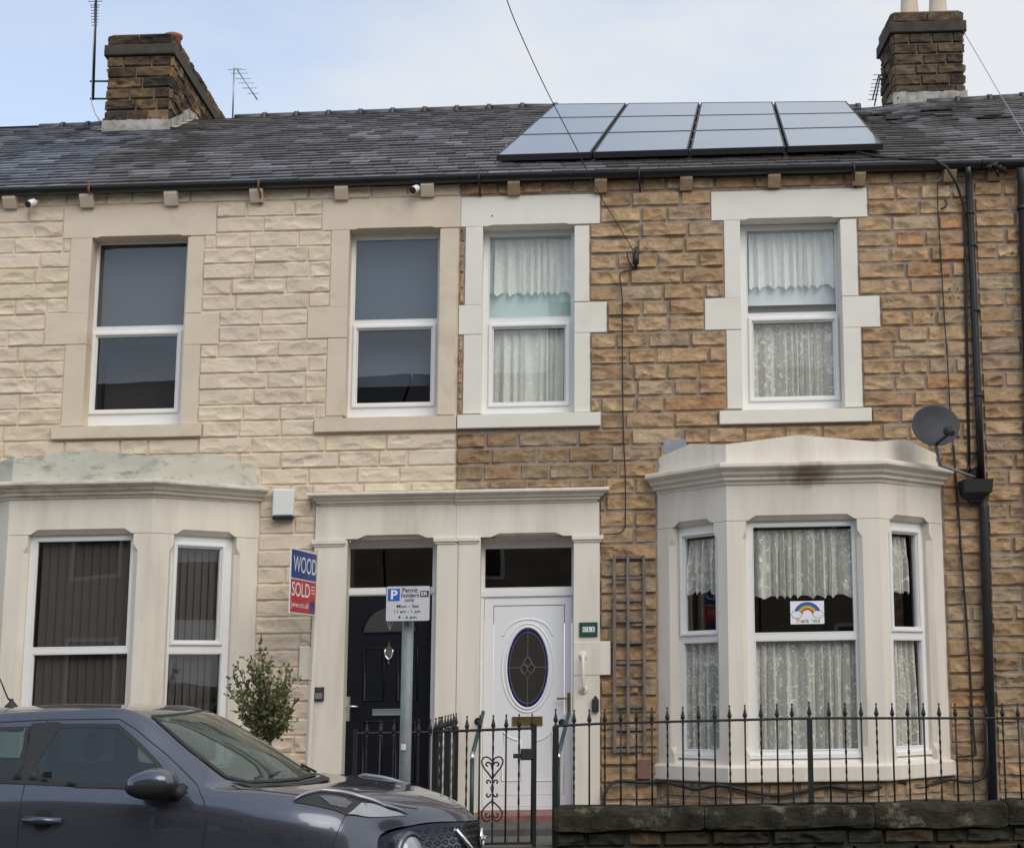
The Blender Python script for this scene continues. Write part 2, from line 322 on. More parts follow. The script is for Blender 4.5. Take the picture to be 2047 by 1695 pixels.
def panelmat():
    m = mat('solar_cells', (.07, .11, .16), .25, spec=.6, coat=.5); t = m.node_tree; b = t.nodes['Principled BSDF']; L = t.links.new
    uv = N(t, 'ShaderNodeTexCoord'); w = N(t, 'ShaderNodeTexWave', i_Scale=9., wave_type='BANDS', bands_direction='X'); L(uv.outputs['UV'], w.inputs['Vector'])
    x = N(t, 'ShaderNodeMixRGB'); x.inputs[1].default_value = (.05, .08, .12, 1); x.inputs[2].default_value = (.09, .13, .17, 1); L(w.outputs[0], x.inputs[0]); L(x.outputs[0], b.inputs['Base Color']); return m
M['panel'] = panelmat()
def paintmat():
    m = mat('grey_metallic_car_paint', (.078, .088, .118), .26, metal=.6, coat=1, noise=.04, nscale=300); return m
M['paint'] = paintmat()
# ------------------------------------------------------------------ noise
_rng = np.random.RandomState(3); _T = _rng.rand(256, 256)
def vn(x, y):
    xi = np.floor(x).astype(int); yi = np.floor(y).astype(int); fx = x-xi; fy = y-yi
    fx = fx*fx*(3-2*fx); fy = fy*fy*(3-2*fy); g = lambda a, b: _T[a % 256, b % 256]
    return (g(xi, yi)*(1-fx)+g(xi+1, yi)*fx)*(1-fy)+(g(xi, yi+1)*(1-fx)+g(xi+1, yi+1)*fx)*fy
def fbm(x, y, o=4):
    r = 0; a = .5
    for i in range(o): r = r+a*vn(x*2**i+17*i, y*2**i+5*i); a *= .5
    return r
# ------------------------------------------------------------------ rock-faced masonry
def subtract(seg, vr, holes):
    """split a stone row (s interval, v interval) round the holes -> list of (s0,s1,v0,v1)"""
    s0, s1 = seg; v0, v1 = vr; cuts = {s0, s1}
    hs = [h for h in holes if h[2] < v1-.004 and h[3] > v0+.004 and h[0] < s1 and h[1] > s0]
    for h in hs:
        for x in h[:2]:
            if s0 < x < s1: cuts.add(x)
    cuts = sorted(cuts); out = []
    for a, b in zip(cuts, cuts[1:]):
        if b-a < .015: continue
        m = (a+b)/2; parts = [(v0, v1)]
        for h in hs:
            if h[0] <= m <= h[1]:
                np_ = []
                for p, q in parts:
                    if h[2] > p: np_.append((p, min(q, h[2])))
                    if h[3] < q: np_.append((max(p, h[3]), q))
                parts = [x for x in np_ if x[1]-x[0] > .001]
        for p, q in parts:
            if q-p > .035: out.append([a, b, p, q])
    # merge neighbours with the same height
    res = []
    for o in out:
        if res and abs(res[-1][1]-o[0]) < 1e-6 and abs(res[-1][2]-o[2]) < 1e-6 and abs(res[-1][3]-o[3]) < 1e-6: res[-1][1] = o[1]
        else: res.append(o)
    return res
def stone(mb, a, b, c, d, amp, rng, colf, base=0., cell=.0135):
    nx = max(4, int((b-a)/cell)); ny = max(4, int((d-c)/cell)); x = np.linspace(0, 1, nx+1); y = np.linspace(0, 1, ny+1)
    X, Y = np.meshgrid(x, y, indexing='ij'); w, h = b-a, d-c; s = a+X*w; v = c+Y*h; ox, oy = rng.rand(2)*200
    e = np.minimum(np.minimum(X, 1-X)*w, np.minimum(Y, 1-Y)*h)
    ed = np.clip(e/.012, 0, 1); ed = ed**.6
    wx = X+.16*(fbm(s*11+ox, v*13+oy, 3)-.45); wy = Y+.34*(fbm(s*9+oy, v*12+ox, 3)-.45); asp = w/h
    H = np.full(X.shape, rng.uniform(.75, 1.05))+(.35-.5*rng.rand())*(Y-.5)
    for k in range(rng.randint(3, 6)):
        cx, cy = rng.rand(), rng.uniform(-.25, .75); rx, ry = rng.uniform(.25, .6)/max(1, asp*.55), rng.uniform(.28, .6); th = rng.uniform(-.5, .5)
        dx, dy = (wx-cx), (wy-cy); u_ = dx*math.cos(th)+dy*math.sin(th)*.4; w_ = -dx*math.sin(th)+dy*math.cos(th)
        H = np.minimum(H, rng.uniform(.0, .5)+.75*((u_/rx)**2+(w_/ry)**2))
    H = H+.30*(fbm(s*22+ox, v*34+oy, 4)-.47)+.16*np.abs(vn(s*38+oy, v*70+ox)-.5)
    H = np.clip(H, .02, 1.6); n = base-ed*(.006+amp*H)
    js = .004*(vn(s*25+ox, v*25)-.5); n = np.where(e < 1e-6, base+.004, n)
    idx = len(mb.v)
    s2 = s+np.where(X*(1-X) > 0, js, js*1.0); v2 = v+.005*(vn(s*20+ox, v*9+oy)-.5)
    for p, q, r in zip(s2.ravel(), n.ravel(), v2.ravel()): mb.v.append(mb.pl.w(p, q, r))
    C = colf(rng, s, v, H)
    for k, cc_ in enumerate(C.reshape(-1, 3)): mb.c[idx+k] = cc_
    J = ny+1
    for i in range(nx):
        for j in range(ny): mb.f.append((idx+i*J+j, idx+(i+1)*J+j, idx+(i+1)*J+j+1, idx+i*J+j+1)); mb.m.append(0); mb.sm.append(False)
def masonry(mb, rows, s0, s1, holes, seed, joint=.02, amp=.03, colf=None, lens=(.22, .55), base=0., cell=.0135, quoin=None):
    rng = np.random.RandomState(seed); prevj = []
    for k, (v1, v0) in enumerate(zip(rows, rows[1:])):
        for a, b, c, d in subtract((s0, s1), (v0, v1), holes):
            js = []; x = a
            while True:
                w = rng.uniform(*lens) * (1.2 if rng.rand() < .15 else 1)
                if b-(x+w) < lens[0]*.7:
                    js.append((x, b)); break
                if any(abs(x+w-p) < .05 for p in prevj): w += .07
                js.append((x, x+w)); x += w
            prevj = [q for _, q in js]
            for p, q in js:
                jj = joint*rng.uniform(.8, 1.15)/2
                if q-p > .03: stone(mb, p+jj, q-jj, c+jj, d-jj, amp*rng.uniform(.55, 1.25), rng, colf, base, cell)
def cells(s0, s1, v0, v1, holes):
    """rectangle minus rectangles as boxes"""
    out = []; vs_ = sorted({v0, v1, *[min(max(x, v0), v1) for h in holes for x in h[2:4]]})
    for a, b in zip(vs_, vs_[1:]):
        if b-a < 1e-5: continue
        m = (a+b)/2; segs = [(s0, s1)]
        for h in holes:
            if h[2] < m < h[3]:
                ns = []
                for p, q in segs:
                    if h[1] <= p or h[0] >= q: ns.append((p, q)); continue
                    if h[0] > p: ns.append((p, h[0]))
                    if h[1] < q: ns.append((h[1], q))
                segs = ns
        out += [(p, q, a, b) for p, q in segs]
    return out
def backing(mb, s0, s1, v0, v1, holes, n=0.):
    for p, q, a, b in cells(s0, s1, v0, v1, holes):
        i = len(mb.v); mb.quad((p, n, a), (q, n, a), (q, n, b), (p, n, b))
        for k in range(4): mb.c[i+k] = mb.mcol
# ================================================================== SETTING: ground, road, pavement
def sheet(name, x0, x1, y0, y1, v, m, dv=0.):
    mb = MB(FAC); mb.quad((x0, y0, v), (x1, y0, v), (x1, y1, v+dv), (x0, y1, v+dv)); o = mb.build(name, m); tag(o, kind='structure'); return o
sheet('ground', -70, 70, -70, 90, -.30, M['soil'])
sheet('road', -60, 60, -12.2, -4.95, 0., M['asphalt'])
mb = MB(FAC); mb.box(-60, 60, -4.95, -4.80, -.3, .115); o = mb.build('kerb', M['kerb']); tag(o, kind='structure')
mb = MB(FAC); mb.box(-60, 60, -12.35, -12.2, -.3, .115); o = mb.build('kerb', M['kerb']); tag(o, kind='structure')
sheet('pavement', -60, 60, -4.80, -2.45, .112, M['paving'], .14)
sheet('pavement', -60, 60, -17.5, -12.35, .112, M['paving'])
mb = MB(FAC); mb.box(-60, 60, -2.18, 9, -.29, .36); o = mb.build('garden_ground', M['soil']); tag(o, kind='structure')

# ================================================================== HOUSES
UP_ = FAC.px(912, 900)[0]; UE = FAC.px(1966, 900)[0]; UL, UR = -5.95, 9.5
house_l = at('terraced_house', (UP_-2.4, 0, 0), 'house with cream painted stone walls, bay window and black front door', 'house')
house_r = at('terraced_house', (2.0, 0, 0), 'tan stone house with white painted surrounds and solar panels on its roof', 'house')
house_n = at('terraced_house', (UE+1, 0, 0), 'tan stone house at the far right edge beyond the black drainpipe', 'house')
house_w = at('terraced_house', (UL-2, 0, 0), 'house at far left, only its dark slate roof showing past the left chimney', 'house')
ROWS = [6.70] + [6.563-.1618*k for k in range(0, 44)]
V = lambda x, y, n=0.: FAC.px(x, y, n)[1]
Sx = lambda x, y, n=0.: FAC.px(x, y, n)[0]
holesL, holesR, OPS = [], [], []
FN = .18     # window frames set back this far
def ringb(mb, r, a, b, n0, n1, ch=.008):
    """rectangular ring: outer rect = r grown by a, inner = r grown by b (a>b), chamfered front"""
    def R(g, n): return [mb.P(p) for p in ((r[0]-g, n, r[2]-g), (r[1]+g, n, r[2]-g), (r[1]+g, n, r[3]+g), (r[0]-g, n, r[3]+g))]
    L_ = [R(a, n1), R(a, n0+ch), R(a-ch, n0), R(b+ch, n0), R(b, n0+ch), R(b, n1)]
    for p, q in zip(L_, L_[1:]):
        for i in range(4): j = (i+1) % 4; mb.face((p[i], p[j], q[j], q[i]))
def window(parent, pl, op, glasses, n=FN, name='window', inner=None, room=(.9, 'dark'), extra=None, label=None):
    """op, glasses: (s0,s1,v0,v1[,sash]) -> frame mesh with glass panes as children"""
    mb = MB(pl); hs = [(g[0]-.012, g[1]+.012, g[2]-.012, g[3]+.012) for g in glasses]
    for p, q, a, b in cells(*op, hs): mb.box(p, q, n, n+.06, a, b)
    for g in glasses:
        ringb(mb, g, .013, 0, n-.001, n+.035, .010)
        if len(g) > 4 and g[4]: ringb(mb, g, .052, .014, n-.022, n+.01, .008)
    mb.box(op[0]+.003, op[1]-.003, n-.03, n+.03, op[2]-.001, op[2]+.028)
    f = mb.build(name, M['upvc'], parent)
    for g in glasses:
        gb = MB(pl); gb.box(g[0]-.005, g[1]+.005, n+.028, n+.034, g[2]-.005, g[3]+.005); gb.build('glass_pane', M['glass'], f)
    d, mname = room; rb = MB(pl); s0, s1, v0, v1 = op; a, b = n+.07, n+d
    e = .05 if d > .6 else 0
    rb.quad((s0-e, b, v0-e), (s1+e, b, v0-e), (s1+e, b, v1), (s0-e, b, v1)); rb.quad((s0-e, a, v0-e), (s0-e, b, v0-e), (s0-e, b, v1), (s0-e, a, v1))
    rb.quad((s1+e, a, v0-e), (s1+e, b, v0-e), (s1+e, b, v1), (s1+e, a, v1)); rb.quad((s0-e, a, v0-e), (s1+e, a, v0-e), (s1+e, b, v0-e), (s0-e, b, v0-e))
    rb.quad((s0-e, a, v1), (s1+e, a, v1), (s1+e, b, v1), (s0-e, b, v1)); rb.build('room_interior', M[mname], f, recalc=False)
    return f
def curtain(pl, parent, s0, s1, v0, v1, n, m, folds=9, amp=.022, scallop=.03, seed=0, name='net_curtain', valance=True):
    rng = np.random.RandomState(seed); I, J = max(60, int((s1-s0)*160)), 26; ss = np.linspace(0, 1, I)
    ph = np.cumsum(.25+1.9*vn(ss*folds*.55+seed*7.3, 0*ss)**1.3); ph = ph/ph[-1]*folds*2*PI
    wig = np.sin(ph)+.4*np.sin(ph*2.3+1); sc_ = np.abs(np.sin(ph/2+.6))*scallop*rng.uniform(.85, 1.15)+.015*vn(ss*9+seed, 0*ss)
    mb = MB(pl); idx = 0; full = np.cumsum(np.hypot(np.gradient(wig)*amp, (s1-s0)/I))
    for i in range(I):
        for j in range(J):
            t = j/(J-1); a = amp*(.25+.75*min(1, t*2.2)); vb = v0+(sc_[i] if valance else 0)
            mb.uv[len(mb.v)] = (full[i], (v1-vb)*t+vb)
            mb.P((s0+(s1-s0)*ss[i]+.006*math.sin(ph[i]*.7+t*2)*t, n+a*wig[i]+.01*t*math.sin(ph[i]*.5+3*t), v1+(vb-v1)*t))
    for i in range(I-1):
        for j in range(J-1): b = i*J+j; mb.face((b, b+J, b+J+1, b+1), True)
    return mb.build(name, m, parent, recalc=False)
def flat(pl, parent, s0, s1, v0, v1, n, m, name):
    mb = MB(pl); mb.box(s0, s1, n, n+.004, v0, v1); return mb.build(name, m, parent)
def lintel(mb, s0, s1, v0, v1, n0, n1, sa, sb, h=.028, k=.05, d=.045):
    mb.prism([(s0, v0), (sa, v0), (sa+k, v0+h), (sb-k, v0+h), (sb, v0), (s1, v0), (s1, v1), (s0, v1)], n0, n0+d)
    mb.box(s0, s1, n0+d, n1, v0, v1)
    a = [mb.P(p) for p in ((sa, n0+.002, v0), (sa+k, n0+.002, v0+h), (sb-k, n0+.002, v0+h), (sb, n0+.002, v0), (sb, n0+d, v0), (sa, n0+d, v0))]
    mb.face((a[1], a[2], a[4], a[5])); mb.face((a[0], a[1], a[5])); mb.face((a[2], a[3], a[4]))
def surround(win, side, lin, ul, ur, ql, qr, ll, lr, sill, op, nf=-.014, notch=None, m=None):
    """all args pixel rects (x0,x1,y0,y1); builds lintel, jambs, quoins and sill of an upper window"""
    holes = holesL if side == 'l' else holesR
    mb = MB(FAC); nb = FN+.005; R = FAC.rect
    holes.append((op[0]-.01, op[1]+.01, op[2]-.02, op[3]+.01)); L_ = R(*lin, nf); lintel(mb, L_[0], L_[1], L_[2], L_[3], nf, nb, op[0]+.06, op[1]-.06, .011, .03)
    holes.append(L_)
    for r, edge in ((ul, 0), (ur, 1), (ql, 0), (qr, 1), (ll, 0), (lr, 1)):
        if r is None: continue
        q = list(R(*r, nf)); q[1-edge] = op[edge]
        if edge == 0: q[1] = op[0]
        else: q[0] = op[1]
        top = L_[2]-.001
        q[3] = min(q[3], top); mb.bbox(q[0], q[1], nf-(.002 if r in (ql, qr) else 0), nb, q[2]+.0015, q[3]-.0015, .004); holes.append(q)
    sb = MB(FAC); s_ = R(*sill, -.06); sb.bbox(s_[0], s_[1], -.06, nb, s_[2], s_[3]-.006, .006)
    # sloping weathering on top
    sb.quad((s_[0], -.058, s_[3]-.006), (s_[1], -.058, s_[3]-.006), (s_[1], nb, s_[3]+.012), (s_[0], nb, s_[3]+.012))
    holes.append(s_)
    mm = m or M['trimL' if side == 'l' else 'trimR']
    mb.build('stone_surround', mm, win); sb.build('sill', mm, win)
def upper(house, side, opx, gls, sr, **kw):
    op = FAC.rect(*opx, -.01)
    g = [(*FAC.rect(*q[:4], FN+.02), q[4]) for q in gls]
    v0 = FAC.rect(*opx, FN)[2]
    OPS.append((op[0]-.02, op[1]+.02, op[2]-.02, op[3]+.02)); w = window(house, FAC, (op[0], op[1], op[2], op[3]), g, room=(.9, 'dark' if side == 'l' else 'pale'))
    surround(w, side, *sr, op=op); return w, g
# --- left house, upper windows
w1, g1 = upper(house_l, 'l', (174, 368, 471, 850), [(197, 371, 488, 652, 0), (192.5, 351.5, 674, 818, 1)],
    ((128, 432, 415, 473), (138, 180, 473, 626), (374, 405, 473, 626), (90, 178, 626, 689), (368, 437, 626, 689), (126, 170, 689, 852), (360, 397, 689, 852), (101, 401, 849, 875)))
flat(FAC, w1, g1[0][0]-.05, g1[0][1]+.05, g1[0][2]-.06, g1[0][3]+.04, FN+.12, M['blindmauve'], 'roller_blind')
flat(FAC, w1, g1[1][0]-.05, g1[1][1]+.05, g1[1][2]-.05, g1[1][3]-.10, FN+.5, M['dark'], 'dark_back_sheet')  # plain dark sheet behind the lower pane
w2, g2 = upper(house_l, 'l', (694, 877, 456, 833), [(711, 875.5, 480, 639, 0), (715, 861, 660, 805, 1)],
    ((645, 921, 398, 457), (661, 697, 457, 614), (877, 911, 457, 829), (615, 696, 614, 676), None, (653, 693, 676, 831), None, (628, 911.5, 832, 861)))
flat(FAC, w2, g2[0][0]-.05, g2[0][1]+.05, g2[0][2]-.06, g2[0][3]+.04, FN+.12, M['blindgrey'], 'roller_blind')
flat(FAC, w2, g2[1][0]-.05, g2[1][1]+.05, g2[1][2]+.22, g2[1][3]+.04, FN+.3, M['blindgrey'], 'roller_blind')
# --- right house, upper windows
w3, g3 = upper(house_r, 'r', (963, 1148, 450, 823), [(979, 1141, 473, 634, 0), (986.5, 1128.5, 657, 803.5, 1)],
    ((922, 1199, 391.5, 450), (930, 963, 451, 610), (1148, 1178, 451, 603), (917, 961, 610, 669), (1148, 1213, 603.6, 665), (926, 962, 669, 827), (1147, 1179.5, 665, 824), (913.5, 1200.5, 825, 853.5)))
flat(FAC, w3, g3[0][0]-.05, g3[0][1]+.05, g3[0][2]-.06, g3[0][3]+.04, FN+.15, M['blindmint'], 'roller_blind')
curtain(FAC, w3, g3[0][0]-.03, g3[0][1]+.03, g3[0][2]+.22, g3[0][3]-.01, FN+.10, M['lace2'], 9, .034, .055, 1, 'valance_curtain')
flat(FAC, w3, g3[1][0]-.05, g3[1][1]+.05, g3[1][2]-.06, g3[1][3]+.04, FN+.2, M['backc'], 'back_curtain')
curtain(FAC, w3, g3[1][0]-.03, g3[1][1]+.03, g3[1][2]-.05, g3[1][3]+.0, FN+.10, M['lace2'], 8, .034, 0, 2, valance=False)
w4, g4 = upper(house_r, 'r', (1482, 1684, 438, 816), [(1493.5, 1669.5, 460, 625, 0), (1506.5, 1666, 645, 792.5, 1)],
    ((1422, 1733, 380, 437), (1448, 1480, 438, 596), (1682, 1714, 438, 592), (1409, 1481.5, 596, 659.5), (1685, 1759, 592, 654.5), (1453, 1487, 659.5, 817), (1687, 1723, 654.5, 814), (1438.5, 1743, 816.5, 845)))
flat(FAC, w4, g4[0][0]-.05, g4[0][1]+.05, g4[0][2]+.11, g4[0][3]+.04, FN+.15, M['blindwhite'], 'roller_blind')
flat(FAC, w4, g4[0][0]-.05, g4[0][1]+.05, g4[0][2]-.04, g4[0][2]+.11, FN+.22, M['backc'], 'back_curtain')
curtain(FAC, w4, g4[0][0]-.02, g4[0][1]+.03, g4[0][2]+.24, g4[0][3]-.01, FN+.10, M['lace3'], 9, .034, .055, 3, 'valance_curtain')
curtain(FAC, w4, g4[1][0]-.03, g4[1][1]+.03, g4[1][2]-.05, g4[1][3]-.0, FN+.10, M['lace'], 9, .034, 0, 4, valance=False)
# --- bays
def profile(v0, v1, out, base=0.):
    h = v1-v0; q = [(0, 0), (.10, .02), (.14, .16), (.34, .22), (.36, .36), (.55, .44), (.60, .50), (.62, .58), (.88, .72), (.95, .74), (1, .80), (1, .93), (.97, 1.0)]
    return [(base+out*a, v0+h*b) for a, b in q]+[(-.05, v1+.012)]
def bay(house, pts, fpx, m, mp_, opens, glass, cv, par, base_v, seed, holes, sillv=None, stain=False):
    """pts: wall-left, corner, corner, wall-right as (x,y); builds the canted bay"""
    P = [np.array(p) for p in pts]; pls = [Plane(P[i], P[i+1]-P[i]) for i in range(3)]; ln = [np.hypot(*(P[i+1]-P[i])) for i in range(3)]
    vt = cv[0]+.01; vb = sillv[1]-.004
    mb = MB(FAC); ch = .045; wins = []
    for k in range(3):
        pl = pls[k]; mb.pl = pl
        if opens[k] is None:
            mb.box(0, ln[k], 0, .12, vb, vt); continue
        o = opens[k]; hole = (o[0]-ch, o[1]+ch, vb-1, o[3])
        for p, q, a, b in cells(0, ln[k], vb, o[3]-.004, [hole]): mb.box(p, q, 0, .13, a, b)
        lintel(mb, 0, ln[k], o[3], vt, 0, .13, o[0]+.02, o[1]-.02, .045, .07, .05)
        for e, sg in ((o[0], -1), (o[1], 1)):       # stop-chamfered jambs
            a, b = vb, o[3]; st = .17; x0, x1 = (e-ch, e) if sg < 0 else (e, e+ch)
            for p, q in ((a, a+st-.07), (b-st+.07, b-.004)): mb.box(x0, x1, .0015, .13, p, q)
            out = e+sg*ch; y0, y1 = a+st, b-st
            def pr(s, n, v): return mb.P((s, n, v))
            A = [pr(out, .0015, y0), pr(e, ch, y0), pr(e, ch, y1), pr(out, .0015, y1)]; mb.face(A)
            for yy, y2 in ((y0, y0-.07), (y1, y1+.07)):
                T = [pr(out, .0015, yy), pr(e, ch, yy), pr(e, .0015, y2), pr(out, .0015, y2)]; mb.face((T[0], T[1], T[2])); mb.face((T[0], T[2], T[3]))
                mb.face((pr(e, ch, yy), pr(e, .0015, y2), pr(e, .13, y2), pr(e, .13, yy)))
            mb.quad((e, ch, y0), (e, .13, y0), (e, .13, y1), (e, ch, y1))
    body = mb.build('bay_window', m, house)
    for k in range(3):
        if opens[k] is None: continue
        o = opens[k]; n = .085
        window(body, pls[k], (o[0]-.01, o[1]+.01, o[2], o[3]), glass[k], n=n, name='window_frame', room=(.12, 'dark')) if False else None
    # frames
    fr = []
    for k in range(3):
        if opens[k] is None: fr.append(None); continue
        o = opens[k]; pl = pls[k]; n = .085; fb = MB(pl); hs = [(g[0]-.012, g[1]+.012, g[2]-.012, g[3]+.012) for g in glass[k]]
        for p, q, a, b in cells(o[0]-.0, o[1]+.0, o[2], o[3], hs): fb.box(p, q, n, n+.06, a, b)
        for g in glass[k]:
            ringb(fb, g, .013, 0, n-.001, n+.035, .010)
            if len(g) > 4 and g[4]: ringb(fb, g, .05, .014, n-.02, n+.01, .008)
        fb.box(o[0]+.002, o[1]-.002, n-.035, n+.03, o[2]-.002, o[2]+.035)
        for g in glass[k]: fb.mi = 1; fb.box(g[0]-.005, g[1]+.005, n+.028, n+.034, g[2]-.005, g[3]+.005)
        fb.mi = 0
        fr.append(fb.build('window_frame', [M['upvc'], M['glass']], body))
    # sill, cornice, parapet
    path = [(P[0][0], P[0][1]+.02)]+[tuple(p) for p in P[1:3]]+[(P[3][0], P[3][1]+.02)]
    sb = MB(FAC); sb.sweep(path, [(-.10, sillv[0]), (.055, sillv[0]), (.058, sillv[0]+.01), (.058, sillv[1]-.012), (.05, sillv[1]), (-.03, sillv[1]+.02), (-.08, opens[1][2]-.003), (-.17, opens[1][2]-.003)]); sb.build('sill', m, body)
    cb = MB(FAC); cb.sweep(path, profile(cv[0], cv[1], .16)); cob = cb.build('cornice', M['bayLc'] if m is M['bayL'] else m, body)
    pb = MB(FAC)
    for k, poly in enumerate(par):
        if poly is None: continue
        pb.pl = pls[k]; pb.prism(poly, 0.012, .11)
    pb.build('parapet', mp_, body)
    lb = MB(FAC); a = [lb.P((p[0], p[1]+.05, cv[1]+.02)) for p in P]; lb.face(a); lb.build('flat_roof', M['lead'], body)
    rb = MB(FAC)     # room floor, ceiling and back
    q = [(P[0][0], .25), (P[1][0], P[1][1]+.2), (P[2][0], P[2][1]+.2), (P[3][0], .25)]
    x0, x1 = P[0][0]+.05, P[3][0]-.05; yb = 1.6; z0, z1 = sillv[0]-.3, cv[0]-.05
    rb.quad((x0, yb, z0), (x1, yb, z0), (x1, yb, z1), (x0, yb, z1)); rb.quad((x0, .02, z0), (x0, yb, z0), (x0, yb, z1), (x0, .02, z1)); rb.quad((x1, .02, z0), (x1, yb, z0), (x1, yb, z1), (x1, .02, z1))
    rb.face([rb.P(p) for p in ((x0, yb, z0), (x1, yb, z0), (x1, .0, z0), (P[2][0]-.05, P[2][1]+.14, z0), (P[1][0]+.05, P[1][1]+.14, z0), (x0, 0, z0))])
    rb.face([rb.P(p) for p in ((x0, yb, z1), (x1, yb, z1), (x1, .0, z1), (P[2][0]-.05, P[2][1]+.14, z1), (P[1][0]+.05, P[1][1]+.14, z1), (x0, 0, z1))])
    rb.build('room_interior', M['dark'], body, recalc=False)
    holes.append((P[0][0], P[3][0], sillv[0]-.05, cv[1]+.06))
    return body, pls, ln, fr, P
def corner(x, y, b): return (Plane((0, -b)).px(x, y)[0], -b)
def g_(pl, *a, n=.1): return (*pl.rect(*a[:4], n), a[4])
# right bay
b = .66; PR = [(Sx(1313, 1010), 0), corner(1452, 1010, b), corner(1757, 1010, b), (Sx(1882, 1010), 0)]
A = [np.array(p) for p in PR]; q = [Plane(A[i], A[i+1]-A[i]) for i in range(3)]; F1 = q[1]
cvR = (F1.px(1605, 967)[1], F1.px(1605, 921, -.16)[1]); svR = (F1.px(1605, 1562, -.058)[1], F1.px(1605, 1531, -.058)[1])
opR = [(*q[0].rect(1349, 1432, 1051, 1513, .02)[:2], F1.px(1605, 1515, .06)[1], q[0].px(1384, 1052)[1]), (*q[1].rect(1494.5, 1718, 1040, 1513, .04)[:2], F1.px(1605, 1515, .06)[1], F1.px(1605, 1038)[1]),
       (*q[2].rect(1779, 1858, 1040, 1513, .04)[:2], F1.px(1605, 1515, .06)[1], q[2].px(1810, 1042)[1])]
vv = F1.px(1605, 1038)[1]; opR = [(o[0], o[1], o[2], vv) for o in opR]
glR = [[g_(q[0], 1370.5, 1432, 1073, 1260, 1), g_(q[0], 1370.5, 1441, 1285, 1497, 0)], [g_(q[1], 1507, 1704, 1053, 1263, 0), g_(q[1], 1512.7, 1713, 1280.5, 1497, 0)],
       [g_(q[2], 1782, 1831, 1068, 1252.5, 1), g_(q[2], 1787, 1843.5, 1280, 1490, 0)]]
pp = lambda pl, pts: [pl.px(x, y) for x, y in pts]
cvt = cvR[1]-.03
def close_(pl, pts, L): p = pp(pl, pts); return [(0 if i == 0 else L if i == len(p)-1 else a, b) for i, (a, b) in enumerate(p)]+[(L, cvt), (0, cvt)]
lens_ = [np.hypot(*(A[i+1]-A[i])) for i in range(3)]
parR = [close_(q[0], [(1313, 915), (1378, 887), (1452, 888)], lens_[0]), close_(q[1], [(1452, 888), (1597, 869), (1750, 883)], lens_[1]), close_(q[2], [(1757, 883), (1811, 878), (1880, 909)], lens_[2])]
bayR, plR, lnR, frR, _ = bay(house_r, PR, None, M['bay'], M['bay'], opR, glR, cvR, parR, .4, 5, holesR, svR)
for k in range(3):
    for j, g in enumerate(glR[k]):
        e = .06
        if j == 0: curtain(plR[k], bayR, g[0]-e, g[1]+(e if k < 2 else -.06), g[2]+(.30 if k else .33)*(1 if k == 1 else 1), g[3]-.02, .165, M['lace'], 9 if k == 1 else 5, .042, .045, 20+k, 'valance_curtain')
        else: curtain(plR[k], bayR, g[0]-e, g[1]+(e if k != 2 else -.02), g[2]-.1, g[3]+.02, .165, M['lace'], 10 if k == 1 else 5, .042, 0, 30+k, valance=False)
# left bay
b = .74; PL_ = [(Sx(-69, 1010), 0), corner(20, 1000, b), corner(306, 1000, b), (Sx(519, 1010), 0)]
A = [np.array(p) for p in PL_]; q = [Plane(A[i], A[i+1]-A[i]) for i in range(3)]; F1 = q[1]; lens_ = [np.hypot(*(A[i+1]-A[i])) for i in range(3)]
cvL = (F1.px(306, 994)[1], F1.px(306, 957, -.15)[1]); svL = (F1.px(160, 1600)[1], F1.px(160, 1570)[1]); svL = svR
ob = F1.px(160, 1540, .06)[1]; vv = F1.px(160, 1067)[1]
opL = [None, (*q[1].rect(50, 262, 1067, 1400, .05)[:2], opR[0][2], vv), (*q[2].rect(336, 462, 1070, 1400, .05)[:2], opR[0][2], vv)]
glL = [None, [g_(q[1], 71, 257, 1082, 1292, 0), g_(q[1], 61.5, 249, 1308, 1540, 0)], [g_(q[2], 350.5, 436, 1096, 1279.5, 1), g_(q[2], 331, 436, 1307.5, 1535, 0)]]
cvt = cvL[1]-.03
parL = [[(0, cvt), (lens_[0], cvt), (lens_[0], cvt+.3), (0, cvt+.2)], close_(q[1], [(20, 917), (166, 899), (306, 911.5)], lens_[1]), close_(q[2], [(306, 911.5), (414, 906), (519, 931.6)], lens_[2])]
bayL, plL, lnL, frL, _ = bay(house_l, PL_, None, M['bayL'], M['mossy'], opL, glL, cvL, parL, .4, 6, holesL, svL)
M['vblind'] = mat('brown_vertical_blind', (.060, .050, .047), .8)
for k in (1, 2):
    g = glL[k][0]; w = g[1]-g[0]; vb = MB(plL[k]); nS = 11 if k == 1 else 6
    for i in range(nS):
        c = g[0]+(i+.5)*w/nS+(.03 if k == 1 else 0); a = .30+.06*math.sin(i*1.7); dx, dn = math.cos(a)*w/nS*.52, math.sin(a)*w/nS*.5
        vb.quad((c-dx, .165-dn, glL[k][1][2]-.1), (c+dx, .165+dn, glL[k][1][2]-.1), (c+dx, .165+dn, g[3]-.01), (c-dx, .165-dn, g[3]-.01))
    vb.build('vertical_blind', M['vblind'], bayL, recalc=False)
